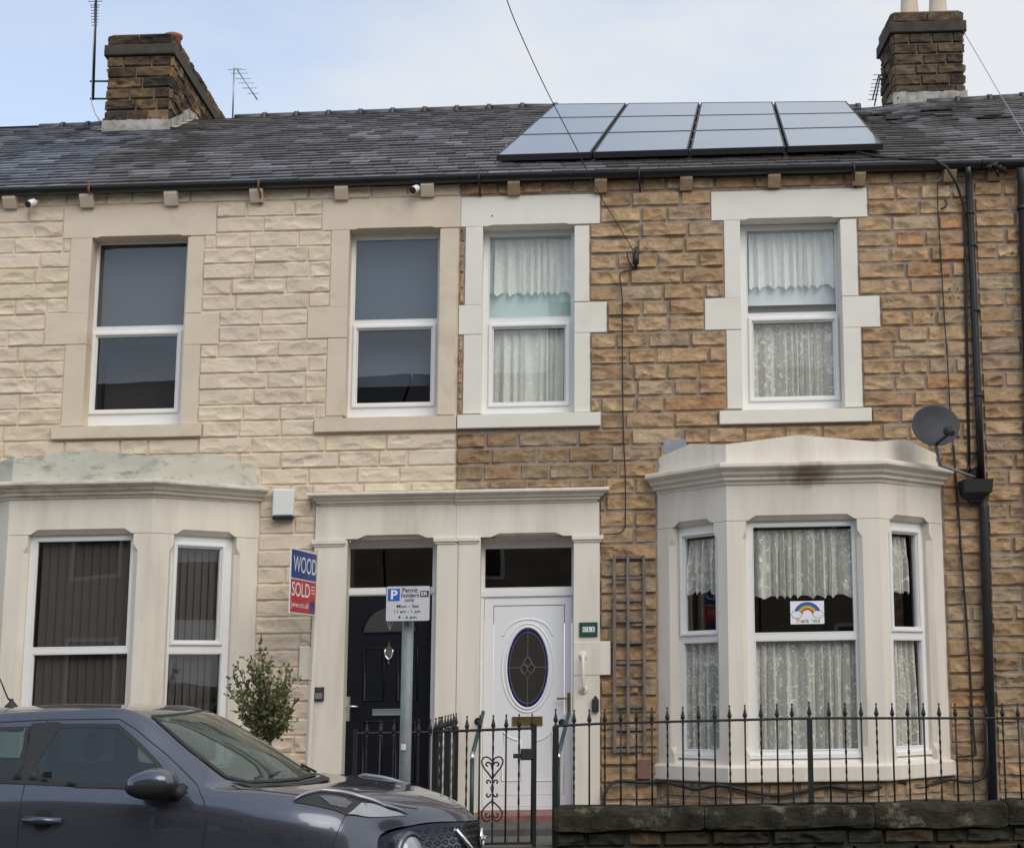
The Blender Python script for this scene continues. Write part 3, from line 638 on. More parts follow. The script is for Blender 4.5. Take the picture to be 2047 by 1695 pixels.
# ------------------------------------------------------------------ doorways
DN = .17
def doorway(house, side, xs, cap_l, cap_r, pil_l, pil_r, lint, op, cor, notch):
    m = M['bayL' if side == 'l' else 'bay']; holes = holesL if side == 'l' else holesR
    mb = MB(FAC); R = FAC.rect; nf = -.05
    l = R(*lint, nf); o = R(*op, nf)
    lintel(mb, l[0], l[1], l[2], l[3], nf, DN, o[0]+notch, o[1]-notch, .035, .08, .06)
    for pil, edge in ((pil_l, 0), (pil_r, 1)):
        p = list(R(*pil, nf));
        if edge == 0: p[1] = o[0]
        else: p[0] = o[1]
        mb.bbox(p[0], p[1], nf-.004, DN, .36, p[3], .006); holes.append((p[0], p[1], 0, p[3]))
    sur = mb.build('door_surround', m, house)
    for c in (cap_l, cap_r):
        cb = MB(FAC)
        p = R(*c, nf-.03); cb.sweep([(p[0]+.03, DN), (p[0]+.03, nf), (p[1]-.03, nf), (p[1]-.03, DN)], [(-.02, p[2]-.004), (.012, p[2]), (.018, p[2]+.02), (.03, p[2]+.03), (.03, p[3]-.004), (.0, p[3]+.0), (-.02, p[3])]) if False else cb.bbox(p[0], p[1], nf-.03, DN-.01, p[2]+.02, p[3], .006)
        cb.bbox(p[0]+.015, p[1]-.015, nf-.016, DN-.012, p[2], p[2]+.0195, .004); cb.build('capital', m, sur)
    v0, v1 = R(*cor, nf)[2], R(*cor, nf-.14)[3]; c = R(*cor, nf-.14)
    kb = MB(FAC); pth = [(c[0]+.13, nf), (c[1]-(.0 if side == 'l' else .13), nf)] ; pth = [(c[0]+.13, .02), (c[0]+.13, nf), (UP_-.002, nf)] if side == 'l' else [(UP_+.002, nf), (c[1]-.13, nf), (c[1]-.13, .02)]
    kb.sweep(pth, profile(v0, v1, .13)); kb.build('cornice', m, sur)
    holes.append((l[0], l[1], l[2], v1+.01)); holes.append((c[0]+.03 if side == 'l' else UP_, UP_ if side == 'l' else c[1]-.03, v0+.02, v1+.01)); holes.append((o[0]-.02, o[1]+.02, 0, l[3]))
    return sur, o
surL, oL = doorway(house_l, 'l', None, (621.6, 690, 1078.5, 1092), (866, 913.5, 1073.5, 1087), (622, 688, 1080, 1518), (868, 912.3, 1076, 1518), (631, 912, 1009, 1076), (689, 870, 1076, 1500), (612, 913, 982, 1009.5), .10)
surR, oR = doorway(house_r, 'r', None, (913.5, 958.5, 1073, 1086), (1143, 1206, 1070, 1083), (912.5, 956, 1074, 1600), (1146, 1199, 1071, 1600), (912.4, 1198, 1006, 1072), (957.5, 1146, 1074, 1600), (913, 1217.5, 975.5, 1006), .10)
mb = MB(FAC); r = FAC.rect(1150, 1220.5, 1282, 1349.5, -.052); mb.bbox(oR[1]+.001, r[1], -.060, .1, r[2], r[3], .006); holesR.append(r); mb.build('quoin', M['bay'], surR)
mb = MB(FAC); r = FAC.rect(598, 622, 1291, 1359, -.02); mb.bbox(r[0], r[1], -.03, .1, r[2], r[3], .006); holesL.append(r); mb.build('quoin', M['bayL'], surL)
def doorset(house, o, fan, leafpx, vthr, leafmat):
    """white frame with fanlight; returns frame object and leaf rect"""
    f = MB(FAC); fg = FAC.rect(*fan, DN+.02); lf = FAC.rect(*leafpx, DN)
    top = o[3]+.04
    hs = [(fg[0]-.012, fg[1]+.012, fg[2]-.012, fg[3]+.012), (lf[0], lf[1], vthr+.03, lf[3])]
    for p, q_, a, b_ in cells(o[0]-.0, o[1]+.0, vthr, top, hs): f.box(p, q_, DN, DN+.07, a, b_)
    ringb(f, fg, .013, 0, DN-.001, DN+.035, .01)
    f.box(lf[0]-.03, lf[1]+.03, DN-.012, DN+.01, lf[3]+.012, fg[2]-.025)
    fr = f.build('door_frame', M['upvc'], house)
    g = MB(FAC); g.box(fg[0], fg[1], DN+.028, DN+.034, fg[2], fg[3]); g.build('fanlight', M['glass'], fr)
    rb = MB(FAC); s0, s1, v0, v1 = fg[0]-.02, fg[1]+.02, fg[2]-.3, fg[3]+.02; a, b_ = DN+.09, 1.6
    rb.quad((s0, b_, v0), (s1, b_, v0), (s1, b_, v1), (s0, b_, v1)); rb.quad((s0, a, v0), (s0, b_, v0), (s0, b_, v1), (s0, a, v1)); rb.quad((s1, a, v0), (s1, b_, v0), (s1, b_, v1), (s1, a, v1)); rb.quad((s0, a, v1), (s1, a, v1), (s1, b_, v1), (s0, b_, v1)); rb.quad((s0, a, v0), (s1, a, v0), (s1, b_, v0), (s0, b_, v0))
    rb.build('hall_interior', M['dark'], fr, recalc=False)
    return fr, lf
VT = FAC.px(1060, 1618, DN)[1]
frL_, lfL = doorset(house_l, oL, (700, 865, 1095.7, 1174), (692, 861, 1190, 1518), VT-.02, None)
frR_, lfR = doorset(house_r, oR, (970, 1142.7, 1095.7, 1173.6), (965.5, 1143.5, 1193.5, 1590), VT, None)
def ell(cx, cy, rx, ry, a0=0, a1=2*PI, k=40): return [(cx+rx*math.cos(a0+(a1-a0)*i/k), cy+ry*math.sin(a0+(a1-a0)*i/k)) for i in range(k+(0 if a1-a0 >= 2*PI-1e-6 else 1))]
def strip(mb, poly, w, n0, h, closed=True):
    """raised half-round moulding along a polyline in the door plane"""
    k = len(poly); P_ = [np.array(p) for p in poly]; pr = [(-w/2, 0), (-w/4, -h*.8), (0, -h), (w/4, -h*.8), (w/2, 0)]; R_ = []
    for i in range(k):
        a = P_[(i-1) % k if closed else max(i-1, 0)]; b_ = P_[(i+1) % k if closed else min(i+1, k-1)]; t = b_-a; t /= np.linalg.norm(t)+1e-9; nn = np.array([-t[1], t[0]])
        R_.append([mb.P((P_[i][0]+nn[0]*x, n0+y, P_[i][1]+nn[1]*x)) for x, y in pr])
    for i in range(k if closed else k-1):
        a, b_ = R_[i], R_[(i+1) % k]
        for j in range(4): mb.face((a[j], a[j+1], b_[j+1], b_[j]), True)
# white door leaf
def dp(x, y, n=DN): return FAC.px(x, y, n)
dW = MB(FAC); v0 = VT+.035; l0, l1, l3 = lfR[0]+.004, lfR[1]-.004, lfR[3]-.004
pan = FAC.rect(984.5, 1128.5, 1209, 1590, DN); c = dp(1054.7, 1334); rx = dp(1095.7, 1334)[0]-c[0]; ry = dp(1054.7, 1255)[1]-c[1]
# outer stiles as ring with groove, panel face inset
for p, q_, a, b_ in cells(l0, l1, v0, l3, [(pan[0], pan[1], v0+.10, pan[3])]): dW.box(p, q_, DN+.006, DN+.05, a, b_)
pb0, pb1 = v0+.105, pan[3]-.006
outer = [(pan[0]+.006, pb0), (pan[1]-.006, pb0), (pan[1]-.006, pb1), (pan[0]+.006, pb1)]
eo = ell(c[0], c[1], rx, ry, k=48)
vsx = [Vector((x, y)) for x, y in outer+eo]; ed = [(i, (i+1) % 4) for i in range(4)]+[(4+i, 4+(i+1) % 48) for i in range(48)]
res = delaunay_2d_cdt(vsx, ed, [], 0, 1e-5); pts2 = res[0]
bi = [dW.P((p.x, DN+.014, p.y)) for p in pts2]
for t in res[2]:
    m_ = sum((pts2[i] for i in t), Vector((0, 0)))/len(t)
    if ((m_.x-c[0])/rx)**2+((m_.y-c[1])/ry)**2 > 1: dW.face([bi[i] for i in t])
strip(dW, ell(c[0], c[1], rx+.012, ry+.012, k=48), .026, DN+.014, .016); strip(dW, ell(c[0], c[1], rx+.05, ry+.045, k=48), .022, DN+.014, .010)
ax_, ay_ = dp(1007.7, 1269); bx_, by_ = dp(1102.7, 1268); tx_, ty_ = dp(1055, 1235)
arch = [(c[0]+(bx_-ax_)/2*math.cos(a), by_-.01+(ty_-by_)*math.sin(a)) for a in np.linspace(PI*.97, PI*.03, 24)]
strip(dW, [(arch[0][0]-.02, arch[0][1]-.008)]+arch+[(arch[-1][0]+.02, arch[-1][1]-.008)], .022, DN+.014, .009, False)
for (x0, x1, yi, yo) in ((1003, 1040, 1478, 1462), (1069, 1103, 1478, 1462)):
    flip = x0 > 1050; A0, A1 = dp(x0, 1560), dp(x1, 1560); th, tl = dp(x0, 1462)[1], dp(x0, 1480)[1]
    xs_ = np.linspace(0, 1, 8); top_ = [(A0[0]+(A1[0]-A0[0])*t, (tl+(th-tl)*((1-t) if not flip else t)**2)) for t in xs_]
    strip(dW, [(A0[0], A0[1])]+top_+[(A1[0], A1[1])], .02, DN+.014, .009)
doorW = dW.build('front_door', M['doorwht'], house_r); tag(doorW, label='white door with oval leaded glass')
g = MB(FAC); g.mi = 0; e2 = ell(c[0], c[1], rx+.004, ry+.004, k=48); g.prism(e2, DN+.022, DN+.028); ov = g.build('oval_glass', mat('dark_obscure_glass', (.035, .032, .03), .12, spec=.7), doorW)
g = MB(FAC); strip(g, ell(c[0], c[1], rx*.95, ry*.955, k=48), rx*.13, DN+.0215, .0015); g.build('blue_glass_border', mat('blue_glass', (.012, .012, .10), .15, spec=.7), doorW)
g = MB(FAC)
def lead(poly, closed=False): strip(g, poly, .006, DN+.0205, .003, closed)
lead(ell(c[0], c[1], rx*.885, ry*.90, k=48), True); lead([(c[0], c[1]-ry*.99), (c[0], c[1]-ry*.25)]); lead([(c[0], c[1]+ry*.99), (c[0], c[1]+ry*.3)])
lead([(c[0]-rx*.99, c[1]), (c[0]-rx*.36, c[1])]); lead([(c[0]+rx*.99, c[1]), (c[0]+rx*.36, c[1])])
for a_ in (.62, -.62, PI-.62, PI+.62): lead([(c[0]+rx*.9*math.cos(a_), c[1]+ry*.9*math.sin(a_)), (c[0]+rx*math.cos(a_), c[1]+ry*math.sin(a_))])
for dx, dy in ((-.17, -.03), (.17, -.03), (0, .14)): lead(ell(c[0]+dx*rx, c[1]+dy*ry, rx*.17, ry*.11, k=14), True)
lead([(c[0], c[1]+ry*.3), (c[0]+rx*.36, c[1]), (c[0], c[1]-ry*.27), (c[0]-rx*.36, c[1])], True)
g.build('leading', mat('lead_came', (.18, .17, .2), .45, metal=.4), doorW)
mb = MB(FAC); r = FAC.rect(1023.5, 1084.5, 1431.5, 1450, DN); ringb(mb, (r[0]+.014, r[1]-.014, r[2]+.014, r[3]-.014), .014, 0, DN-.001, DN+.02, .003); mb.box(r[0]+.012, r[1]-.012, DN+.003, DN+.02, r[2]+.012, r[3]-.012); mb.build('letterbox', M['brass'], doorW)
mb = MB(FAC); r = FAC.rect(1134, 1139.5, 1384, 1424, DN); mb.bbox(r[0], r[1], DN-.006, DN+.02, r[2], r[3], .002); a = dp(1137, 1395); b_ = dp(1113, 1396)
mb.tube([(a[0], DN, a[1]), (a[0], DN-.05, a[1]), (a[0]-.02, DN-.055, a[1]), (b_[0], DN-.052, b_[1])], .010, 8); mb.build('door_handle', M['brass'], doorW)
# black door leaf
mb = MB(FAC); mb.box(lfL[0]+.004, lfL[1]-.004, DN+.01, DN+.05, VT, lfL[3]-.004)
for x0, x1, y0, y1 in ((728, 766, 1295, 1400), (795, 833, 1295, 1400), (724, 762, 1442, 1560), (790, 828, 1442, 1560)):
    r = FAC.rect(x0, x1, y0, y1, DN); strip(mb, [(r[0], r[2]), (r[1], r[2]), (r[1], r[3]), (r[0], r[3])], .03, DN+.01, .012)
cx_, cy_ = dp(779, 1264); rxx = dp(832, 1264)[0]-cx_; ryy = dp(779, 1212)[1]-cy_
half = [(cx_+rxx*math.cos(a), cy_+ryy*math.sin(a)) for a in np.linspace(0, PI, 24)]
strip(mb, half, .03, DN+.01, .012)
doorB = mb.build('front_door', M['doorblk'], house_l); tag(doorB, label='black door with arched glass and chrome knocker')
g = MB(FAC); g.prism(half, DN+.004, DN+.012); g.build('arched_glass', mat('smoked_glass', (.05, .055, .055), .1, spec=.7), doorB)
g = MB(FAC)
for a in (PI/2, PI/2+.35, PI/2-.35): strip(g, [(cx_, cy_+.02), (cx_+rxx*.45*math.cos(a), cy_+ryy*.6*math.sin(a)), (cx_+rxx*.2*math.cos(a), cy_+ryy*.75)], .006, DN+.0035, .002, False)
g.build('leading', M['alu'], doorB)
k0 = dp(777.6, 1306); mb = MB(FAC); mb.lathe((0, 0, 0), [(0, 0)], 3) if False else None
mb.tube([(k0[0]+.055*math.cos(a), DN-.022, k0[1]+.07*math.sin(a)-(.02 if math.sin(a) < 0 else 0)) for a in np.linspace(.2, PI-.2, 2)] and [(k0[0]+x, DN-.02, k0[1]+y) for x, y in ((-.036, .045), (-.04, .01), (-.03, -.03), (0, -.062), (.03, -.03), (.04, .01), (.036, .045))], [.007, .008, .010, .012, .010, .008, .007], 8)
mb.prism([(k0[0]-.03, k0[1]+.04), (k0[0]+.03, k0[1]+.04), (k0[0]+.028, k0[1]), (k0[0], k0[1]-.04), (k0[0]-.028, k0[1])], DN-.006, DN+.01); mb.prism([(k0[0]-.03, k0[1]+.045), (k0[0]+.03, k0[1]+.045), (k0[0]+.008, k0[1]+.075), (k0[0], k0[1]+.125), (k0[0]-.008, k0[1]+.075)], DN-.014, DN+.01)
mb.box(k0[0]-.008, k0[0]+.008, DN-.02, DN+.01, k0[1]-.1, k0[1]-.075); mb.build('door_knocker', M['chrome'], doorB)
mb = MB(FAC); r = FAC.rect(744, 812, 1416.5, 1430, DN); ringb(mb, (r[0]+.014, r[1]-.014, r[2]+.014, r[3]-.014), .014, 0, DN-.004, DN+.02, .003); mb.box(r[0]+.012, r[1]-.012, DN, DN+.02, r[2]+.012, r[3]-.012); mb.build('letterbox', M['alu'], doorB)
mb = MB(FAC); r = FAC.rect(691.5, 700, 1392, 1441, DN); mb.bbox(r[0], r[1], DN-.004, DN+.02, r[2], r[3], .002); a = dp(696, 1411.5); b_ = dp(717, 1412)
mb.tube([(a[0], DN, a[1]), (a[0], DN-.045, a[1]), (a[0]+.02, DN-.05, a[1]), (b_[0], DN-.05, b_[1])], .010, 8); mb.build('door_handle', M['chrome'], doorB)
# ------------------------------------------------------------------ walls
def colL(rng, s, v, H):
    b = np.array([.70, .598, .462])*rng.uniform(.95, 1.04)*np.array([1, rng.uniform(.97, 1.01), rng.uniform(.95, 1.02)])
    C = np.ones(s.shape+(3,))*b; g = np.clip((fbm(s*5+3, v*6+1, 4)-.52)*3, 0, 1)*.28; C = C*(1-g[..., None])+np.array([.44, .33, .23])*g[..., None]; return C
def colR(rng, s, v, H):
    t = rng.rand(); pal = [(.47, .325, .20), (.50, .36, .235), (.44, .30, .19), (.50, .39, .275), (.46, .275, .155), (.41, .305, .22), (.46, .33, .215)]
    w = [.26, .22, .20, .10, .035, .075, .11]; b = np.array(pal[rng.choice(len(pal), p=w)])*np.array([1.04, 1.0, .92])*rng.uniform(.92, 1.08)
    C = np.ones(s.shape+(3,))*b; k1 = np.clip((fbm(s*4+11, v*5+2, 4)-.45)*3, 0, 1)[..., None]*.5; C = C*(1-k1*.6)+np.array([.47, .30, .15])*k1*.6*rng.uniform(.7, 1.1)
    g = np.clip((fbm(s*9+7, v*13+4, 4)-.53)*5, 0, 1)[..., None]*.6; C = C*(1-g*.8)+np.array([.14, .11, .085])*g*.8
    um, vm = s.mean(), v.mean()
    darken = 0  # how much darker the stones of some courses are
    if um < .45 and vm < 4.25 and vm > 3.4: darken = .50  # grimy courses below the window over the white door
    if um < .45 and vm > 6.35: darken = .22  # darker top courses at the left end
    if vm < 2.9: darken = max(darken, .25)  # darker lower courses
    if vm > 6.5: darken = max(darken, .15)  # darker topmost course
    if darken: C = C*(1-darken*.65)+np.array([.10, .075, .055])*darken*.5
    return C
print('masonry')
mb = MB(FAC); mb.mi = 1; mb.mcol = (.50, .41, .32)
backing(mb, UL, UP_, -.2, 6.75, [(*h[:2], h[2], h[3]) for h in ((oL[0]-.01, oL[1]+.01, -1, oL[3]), OPS[0], OPS[1], (PL_[0][0]+.05, PL_[3][0]-.05, svL[0], cvL[1]))])
mb.mi = 0; masonry(mb, ROWS[:43], UL, UP_+.0, holesL, 11, .006, .019, colL, (.26, .62), base=.0)
mb.build('wall', [M['pstone'], mat('painted_joint', (.68, .575, .44), .85, noise=.1)], house_l, recalc=False)
mb = MB(FAC); mb.mi = 1; mb.mcol = (.16, .13, .11)
backing(mb, UP_, UE, -.2, 6.75, [(oR[0]-.01, oR[1]+.01, -1, oR[3]), OPS[2], OPS[3], (PR[0][0]+.05, PR[3][0]-.05, svR[0], cvR[1])], n=-.004)
mb.mi = 0; masonry(mb, ROWS[:43], UP_, UE, holesR, 23, .015, .032, colR, (.24, .52))
M['joint'] = mat('grey_brown_mortar', (.31, .255, .205), .95, noise=.25, nscale=15, bump=.4, bscale=120)
mb.build('wall', [M['stone'], M['joint']], house_r, recalc=False)
mb = MB(FAC); mb.mi = 1; mb.mcol = (.2, .17, .15); backing(mb, UE, UR, -.2, 6.75, [], n=-.004); mb.mi = 0
masonry(mb, [x+.012 for x in ROWS[:43]], UE, UE+1.1, [], 31, .020, .032, colR, (.2, .42)); masonry(mb, [x+.012 for x in ROWS[:43]], UE+1.1, UR, [], 37, .020, .032, colR, (.3, .6), cell=.05)
mb.build('wall', [M['stone'], M['joint']], house_n, recalc=False)
mb = MB(FAC); mb.mcol = (.5, .4, .3); backing(mb, UL-6, UL, -.2, 6.75, []); mb.build('wall', M['trimL'], house_w, recalc=False)
# stonework under the two bays
for hs_, P_, pls_, sv, hh, cf, sd_, jm in ((house_l, PL_, plL, svL, bayL, colL, 51, M['trimL']), (house_r, PR, plR, svR, bayR, colR, 53, M['joint'])):
    mb = MB(FAC)
    for k in range(3):
        mb.pl = pls_[k]; Lk = np.hypot(*(np.array(P_[k+1])-np.array(P_[k]))); mb.mi = 1; mb.mcol = (.2, .2, .2); backing(mb, 0, Lk, -.2, sv[0]+.01, [], n=.02); mb.mi = 0
        masonry(mb, [sv[0]-.003-.16*i for i in range(6)], 0.005, Lk-.005, [], sd_+k, .022, .016, cf, (.24, .45), base=.02)
    mb.build('bay_base', [M['stone' if cf is colR else 'pstone'], jm], hh, recalc=False)
# painted patch of stones between the two upper surrounds is part of the left wall edge
# ------------------------------------------------------------------ eaves: corbels, gutter
cor = MB(FAC)
def corbel(house, xc, y0, y1, w, m):
    s = Sx(xc, (y0+y1)/2, -.1); ww = w/2/205; vt, vb = V(xc, y0, -.12), V(xc, y1, -.05); mb = MB(FAC); mid = vt-(vt-vb)*.42
    P_ = [(-.125, vt), (-.125, mid), (-.06, vb), (.05, vb), (.05, vt)]
    a = [mb.P((s-ww, n, v)) for n, v in P_]; b_ = [mb.P((s+ww, n, v)) for n, v in P_]; mb.face(a[::-1]); mb.face(b_)
    for i in range(5): j = (i+1) % 5; mb.face((a[i], a[j], b_[j], b_[i]))
    mb.build('corbel', m, house)
for x, y0, y1 in ((18, 388, 417), (172, 382, 415), (341, 376, 411), (512, 371, 405), (682, 366, 399), (854, 361, 393)): corbel(house_l, x, y0-3, y1, 27, M['trimL'])
M['tan'] = mat('tan_dressed_stone', (.38, .27, .17), .9, noise=.2, nscale=8, bump=.4, stain=((.12, .09, .07), 6, .5, .7, .6))
for x, y0, y1 in ((1027, 357, 390), (1201, 352, 385), (1372, 347, 381), (1548, 342, 375), (1718, 338, 371), (1900, 333, 364)): corbel(house_r, x, y0-3, y1, 25, M['tan'])
for x, y0, y1 in ((1990, 340, 362),): corbel(house_n, x, y0-3, y1, 25, M['tan'])
def ev(x):     # top of the gutter front edge (pixels) -> v ; three straight runs
    return np.interp(x, [-400, 0, 960, 1900, 2300], [388, 375, 346, 321, 312])
def gutter(house, x0, x1):
    mb = MB(FAC); k = 9; prof = []
    N_ = 14; R_ = []
    for i in range(N_+1):
        x = x0+(x1-x0)*i/N_; s, v = FAC.px(x, ev(x), -.17); ring = [(-.165, v), (-.175, v-.004), (-.172, v-.03), (-.155, v-.06), (-.12, v-.078), (-.085, v-.07), (-.07, v-.03), (-.07, v-.01), (-.155, v-.01)]
        R_.append([mb.P((s, a, b_)) for a, b_ in ring])
    for a, b_ in zip(R_, R_[1:]):
        for j in range(k): l = (j+1) % k; mb.face((a[j], a[l], b_[l], b_[j]), j in (2, 3, 4))
    for i in range(N_):        # fascia board
        xa, xb = x0+(x1-x0)*i/N_, x0+(x1-x0)*(i+1)/N_; sa, va = FAC.px(xa, ev(xa), -.17); sb_, vb_ = FAC.px(xb, ev(xb), -.17)
        q_ = [mb.P(p) for p in ((sa, -.069, va-.055), (sb_, -.069, vb_-.055), (sb_, -.069, vb_+.0), (sa, -.069, va+.0), (sa, .03, va-.050), (sb_, .03, vb_-.050))]
        mb.face(q_[:4]); mb.face((q_[0], q_[1], q_[5], q_[4]))
    mb.build('gutter', M['black'], house)
pxU = lambda u, y=350: 1134.8+ (u)/(15)*FPX*1.0
gutter(house_w, -420, -90); gutter(house_l, -88, 920); gutter(house_r, 921, 1962); gutter(house_n, 1964, 2300)
# iron gutter brackets that have worked loose
def bracket(house, x, y0, y1, m=None):
    a, b_ = FAC.px(x, y0, -.17), FAC.px(x+2, y1, -.03); mb = MB(FAC); mb.tube([(a[0], -.178, a[1]+.03), (a[0], -.182, a[1]-.05), (a[0]+.01, -.1, b_[1]+.08), (b_[0], -.035, b_[1]+.02), (b_[0]+.012, -.03, b_[1])], .011, 6); mb.build('gutter_bracket', m or M['blackmatt'], house)
M['rusty'] = mat('rusty_iron', (.20, .09, .04), .9, noise=.4)
bracket(house_l, 178, 372, 412, M['rusty']); bracket(house_l, 517, 366, 410, M['rusty']); bracket(house_r, 957, 352, 393); bracket(house_r, 1277, 342, 385); bracket(house_r, 1707, 332, 376)
# ------------------------------------------------------------------ roofs
RY = 5.75
rid_px = [(-700, 275), (-200, 264), (0, 258), (200, 251), (205, 247), (480, 236), (1100, 213), (1130, 217), (1740, 216), (1800, 207), (1935, 201), (2047, 194), (2400, 176)]
rid = np.array([U(x, y, RY)[[0, 2]] for x, y in rid_px])
def roofp(u, t):
    """t=0 eaves .. 1 ridge"""
    xpx = 1134.8+u/15*FPX
    v = FAC.px(xpx, ev(xpx), -.17)[1]-.012; e = np.array([u, -.14, v+S*u]); r = np.array([u, RY, np.interp(u, rid[:, 0], rid[:, 1])]); return e+(r-e)*t
def rcol(rng, u, t, kind):
    b = np.array([.062, .054, .052])*rng.uniform(.8, 1.22)
    if kind == 'w': b = np.array([.060, .064, .074])*rng.uniform(.7, 1.35)
    k = float(fbm(np.array(u*1.3+3), np.array(t*9+u*.5), 4)); pr = min(1., max(0., (k-.40)*5))
    if kind == 'l': pr *= 1 if (.06 < t < .75) else .15
    elif kind == 'r': pr *= .9 if u < .3 or u > 4.1 else .1
    if rng.rand() < pr*.8: b = b*rng.uniform(.95, 1.3)+np.array([.085, .092, .112])*rng.uniform(.1, 1.3)
    if t > .84 and rng.rand() < .6: b = b+np.array([.035, .03, .02])*rng.rand()
    return b
def slates(house, u0, u1, kind, seed, skip=None):
    rng = np.random.RandomState(seed); mb = MB(); nr = 28; w = .215
    hsh = lambda a, b_: (math.sin(a*127.1+b_*311.7)*43758.5453) % 1.0
    edge = lambda r_, k: (k+hsh(r_, 7)+.07*(hsh(r_, k)-.5))*w-20
    for r_ in range(nr):
        t0 = r_/nr; t1 = min(1, (r_+1.25)/nr)
        for k in range(int((u0+20)/w)-2, int((u1+20)/w)+2):
            ea, eb = edge(r_, k), edge(r_, k+1); a, b_ = max(ea+.0035, u0), min(eb-.0035, u1)
            if b_-a < .01: continue
            rl = np.random.RandomState(int(hsh(r_, k)*1e6)); um = (a+b_)/2
            lift = .016+.010*rl.rand(); sk = .012*(rl.rand()-.5); dt_ = .012/6.5*rl.uniform(-1, 1)
            if 3.2 < um < 5.4 and .55 < t0 < .85 and rl.rand() < .4: sk += .06*(rl.rand()-.5); lift += .03*rl.rand()
            n = np.array([0, -.44, .9]); P_ = [roofp(a, t0+dt_)+n*lift, roofp(b_, t0+dt_)+n*(lift+sk*.3), roofp(b_, t1)+n*.002, roofp(a, t1)+n*.002]
            q_ = [mb.P(p) for p in P_]; q2 = [mb.P(P_[0]-n*.02), mb.P(P_[1]-n*.02)]
            c_ = rcol(rl, um, t0, kind)
            for i in q_+q2: mb.c[i] = c_
            mb.face(q_); mb.face((q_[0], q2[0], q2[1], q_[1]))
            mb.face((q_[0], q_[3], q2[0])); mb.face((q_[1], q2[1], q_[2]))
    K = max(2, int((u1-u0)/.5)); dn = np.array([0, 0, -.03])
    for k in range(K):
        a, b_ = u0+(u1-u0)*k/K, u0+(u1-u0)*(k+1)/K; q_ = [mb.P(roofp(x, t)+dn) for x, t in ((a, 0), (b_, 0), (b_, 1), (a, 1))]
        for i in q_: mb.c[i] = (.02, .02, .02)
        mb.face(q_)
    # back slope
    bk = [roofp(u0, 1), roofp(u1, 1)]; q_ = [mb.P(bk[0]), mb.P(bk[1]), mb.P(bk[1]+np.array([0, 6, -3.])), mb.P(bk[0]+np.array([0, 6, -3.]))]
    for i in q_: mb.c[i] = (.04, .04, .045)
    mb.face(q_)
    return mb.build('roof', M['slate'], house, recalc=False)
UCL, UCR = -5.45, UE+.03
roofW = slates(house_w, UL-5, UCL, 'w', 1); roofL = slates(house_l, UCL, UP_, 'l', 2); roofR = slates(house_r, UP_, UCR, 'r', 3); roofN = slates(house_n, UCR, UR, 'n', 4)
def ridge(roof, u0, u1, n):
    rng = random.Random(int(abs(u0)*100))
    for i in range(n):
        a, b_ = u0+(u1-u0)*i/n, u0+(u1-u0)*(i+1)/n; pa, pb_ = roofp(a, 1), roofp(b_, 1); mb = MB()
        for (p, q_, r_) in ((pa, pb_, .075), (pb_-(pb_-pa)*.13, pb_, .090)):
            R_ = [[mb.P(c_+np.array([0, r_*1.3*math.cos(th), r_*math.sin(th)-.03+.0])) for th in np.linspace(-.25, PI+.25, 9)] for c_ in (p, q_)]
            for j in range(8): mb.face((R_[0][j], R_[0][j+1], R_[1][j+1], R_[1][j]), True)
            mb.face(R_[0]); mb.face(R_[1][::-1])
        mb.build('ridge_tile', M['ridge'], roof)
    mb = MB(); K = 60; P_ = [roofp(u0+(u1-u0)*i/K, 1) for i in range(K+1)]; mb.tube([p+np.array([0, -.11+.01*rng.random(), -.085+.012*rng.random()]) for p in P_], [.03+.015*rng.random() for _ in P_], 6); mb.build('ridge_mortar', M['mortar'], roof)
ridge(roofW, UL-1.6, UCL-.3, 5); ridge(roofL, -4.75, UP_, 8); ridge(roofR, UP_, UCR, 11); ridge(roofN, 5.0, UR, 10)
# ------------------------------------------------------------------ chimneys
def colC(rng, s, v, H):
    t = rng.rand(); b = np.array([(.20, .135, .075), (.09, .065, .045), (.06, .048, .04), (.24, .16, .09)][rng.choice(4, p=[.3, .3, .22, .18])])*rng.uniform(.8, 1.15)
    C = np.ones(s.shape+(3,))*b; g = np.clip((fbm(s*6+5, v*7+9, 4)-.5)*5, 0, 1)[..., None]*.8; return C*(1-g)+np.array([.03, .027, .025])*g
def colC2(rng, s, v, H):
    b = np.array([(.12, .088, .06), (.08, .062, .048), (.15, .11, .07)][rng.choice(3)])*rng.uniform(.8, 1.15)
    C = np.ones(s.shape+(3,))*b; g = np.clip((fbm(s*6+5, v*7+9, 4)-.5)*5, 0, 1)[..., None]*.6; return C*(1-g)+np.array([.035, .03, .027])*g
def roof_hit(px, py):
    d = ray(px, py)
    lo, hi = 14.5, 22.
    for _ in range(50):
        m = (lo+hi)/2; p = EYE+d*(m/d[1]); t = (p[1]+.14)/(RY+.14); z = roofp(p[0], t)[2]
        if p[2] > z: lo = m
        else: hi = m
    return EYE+d*(lo/d[1])
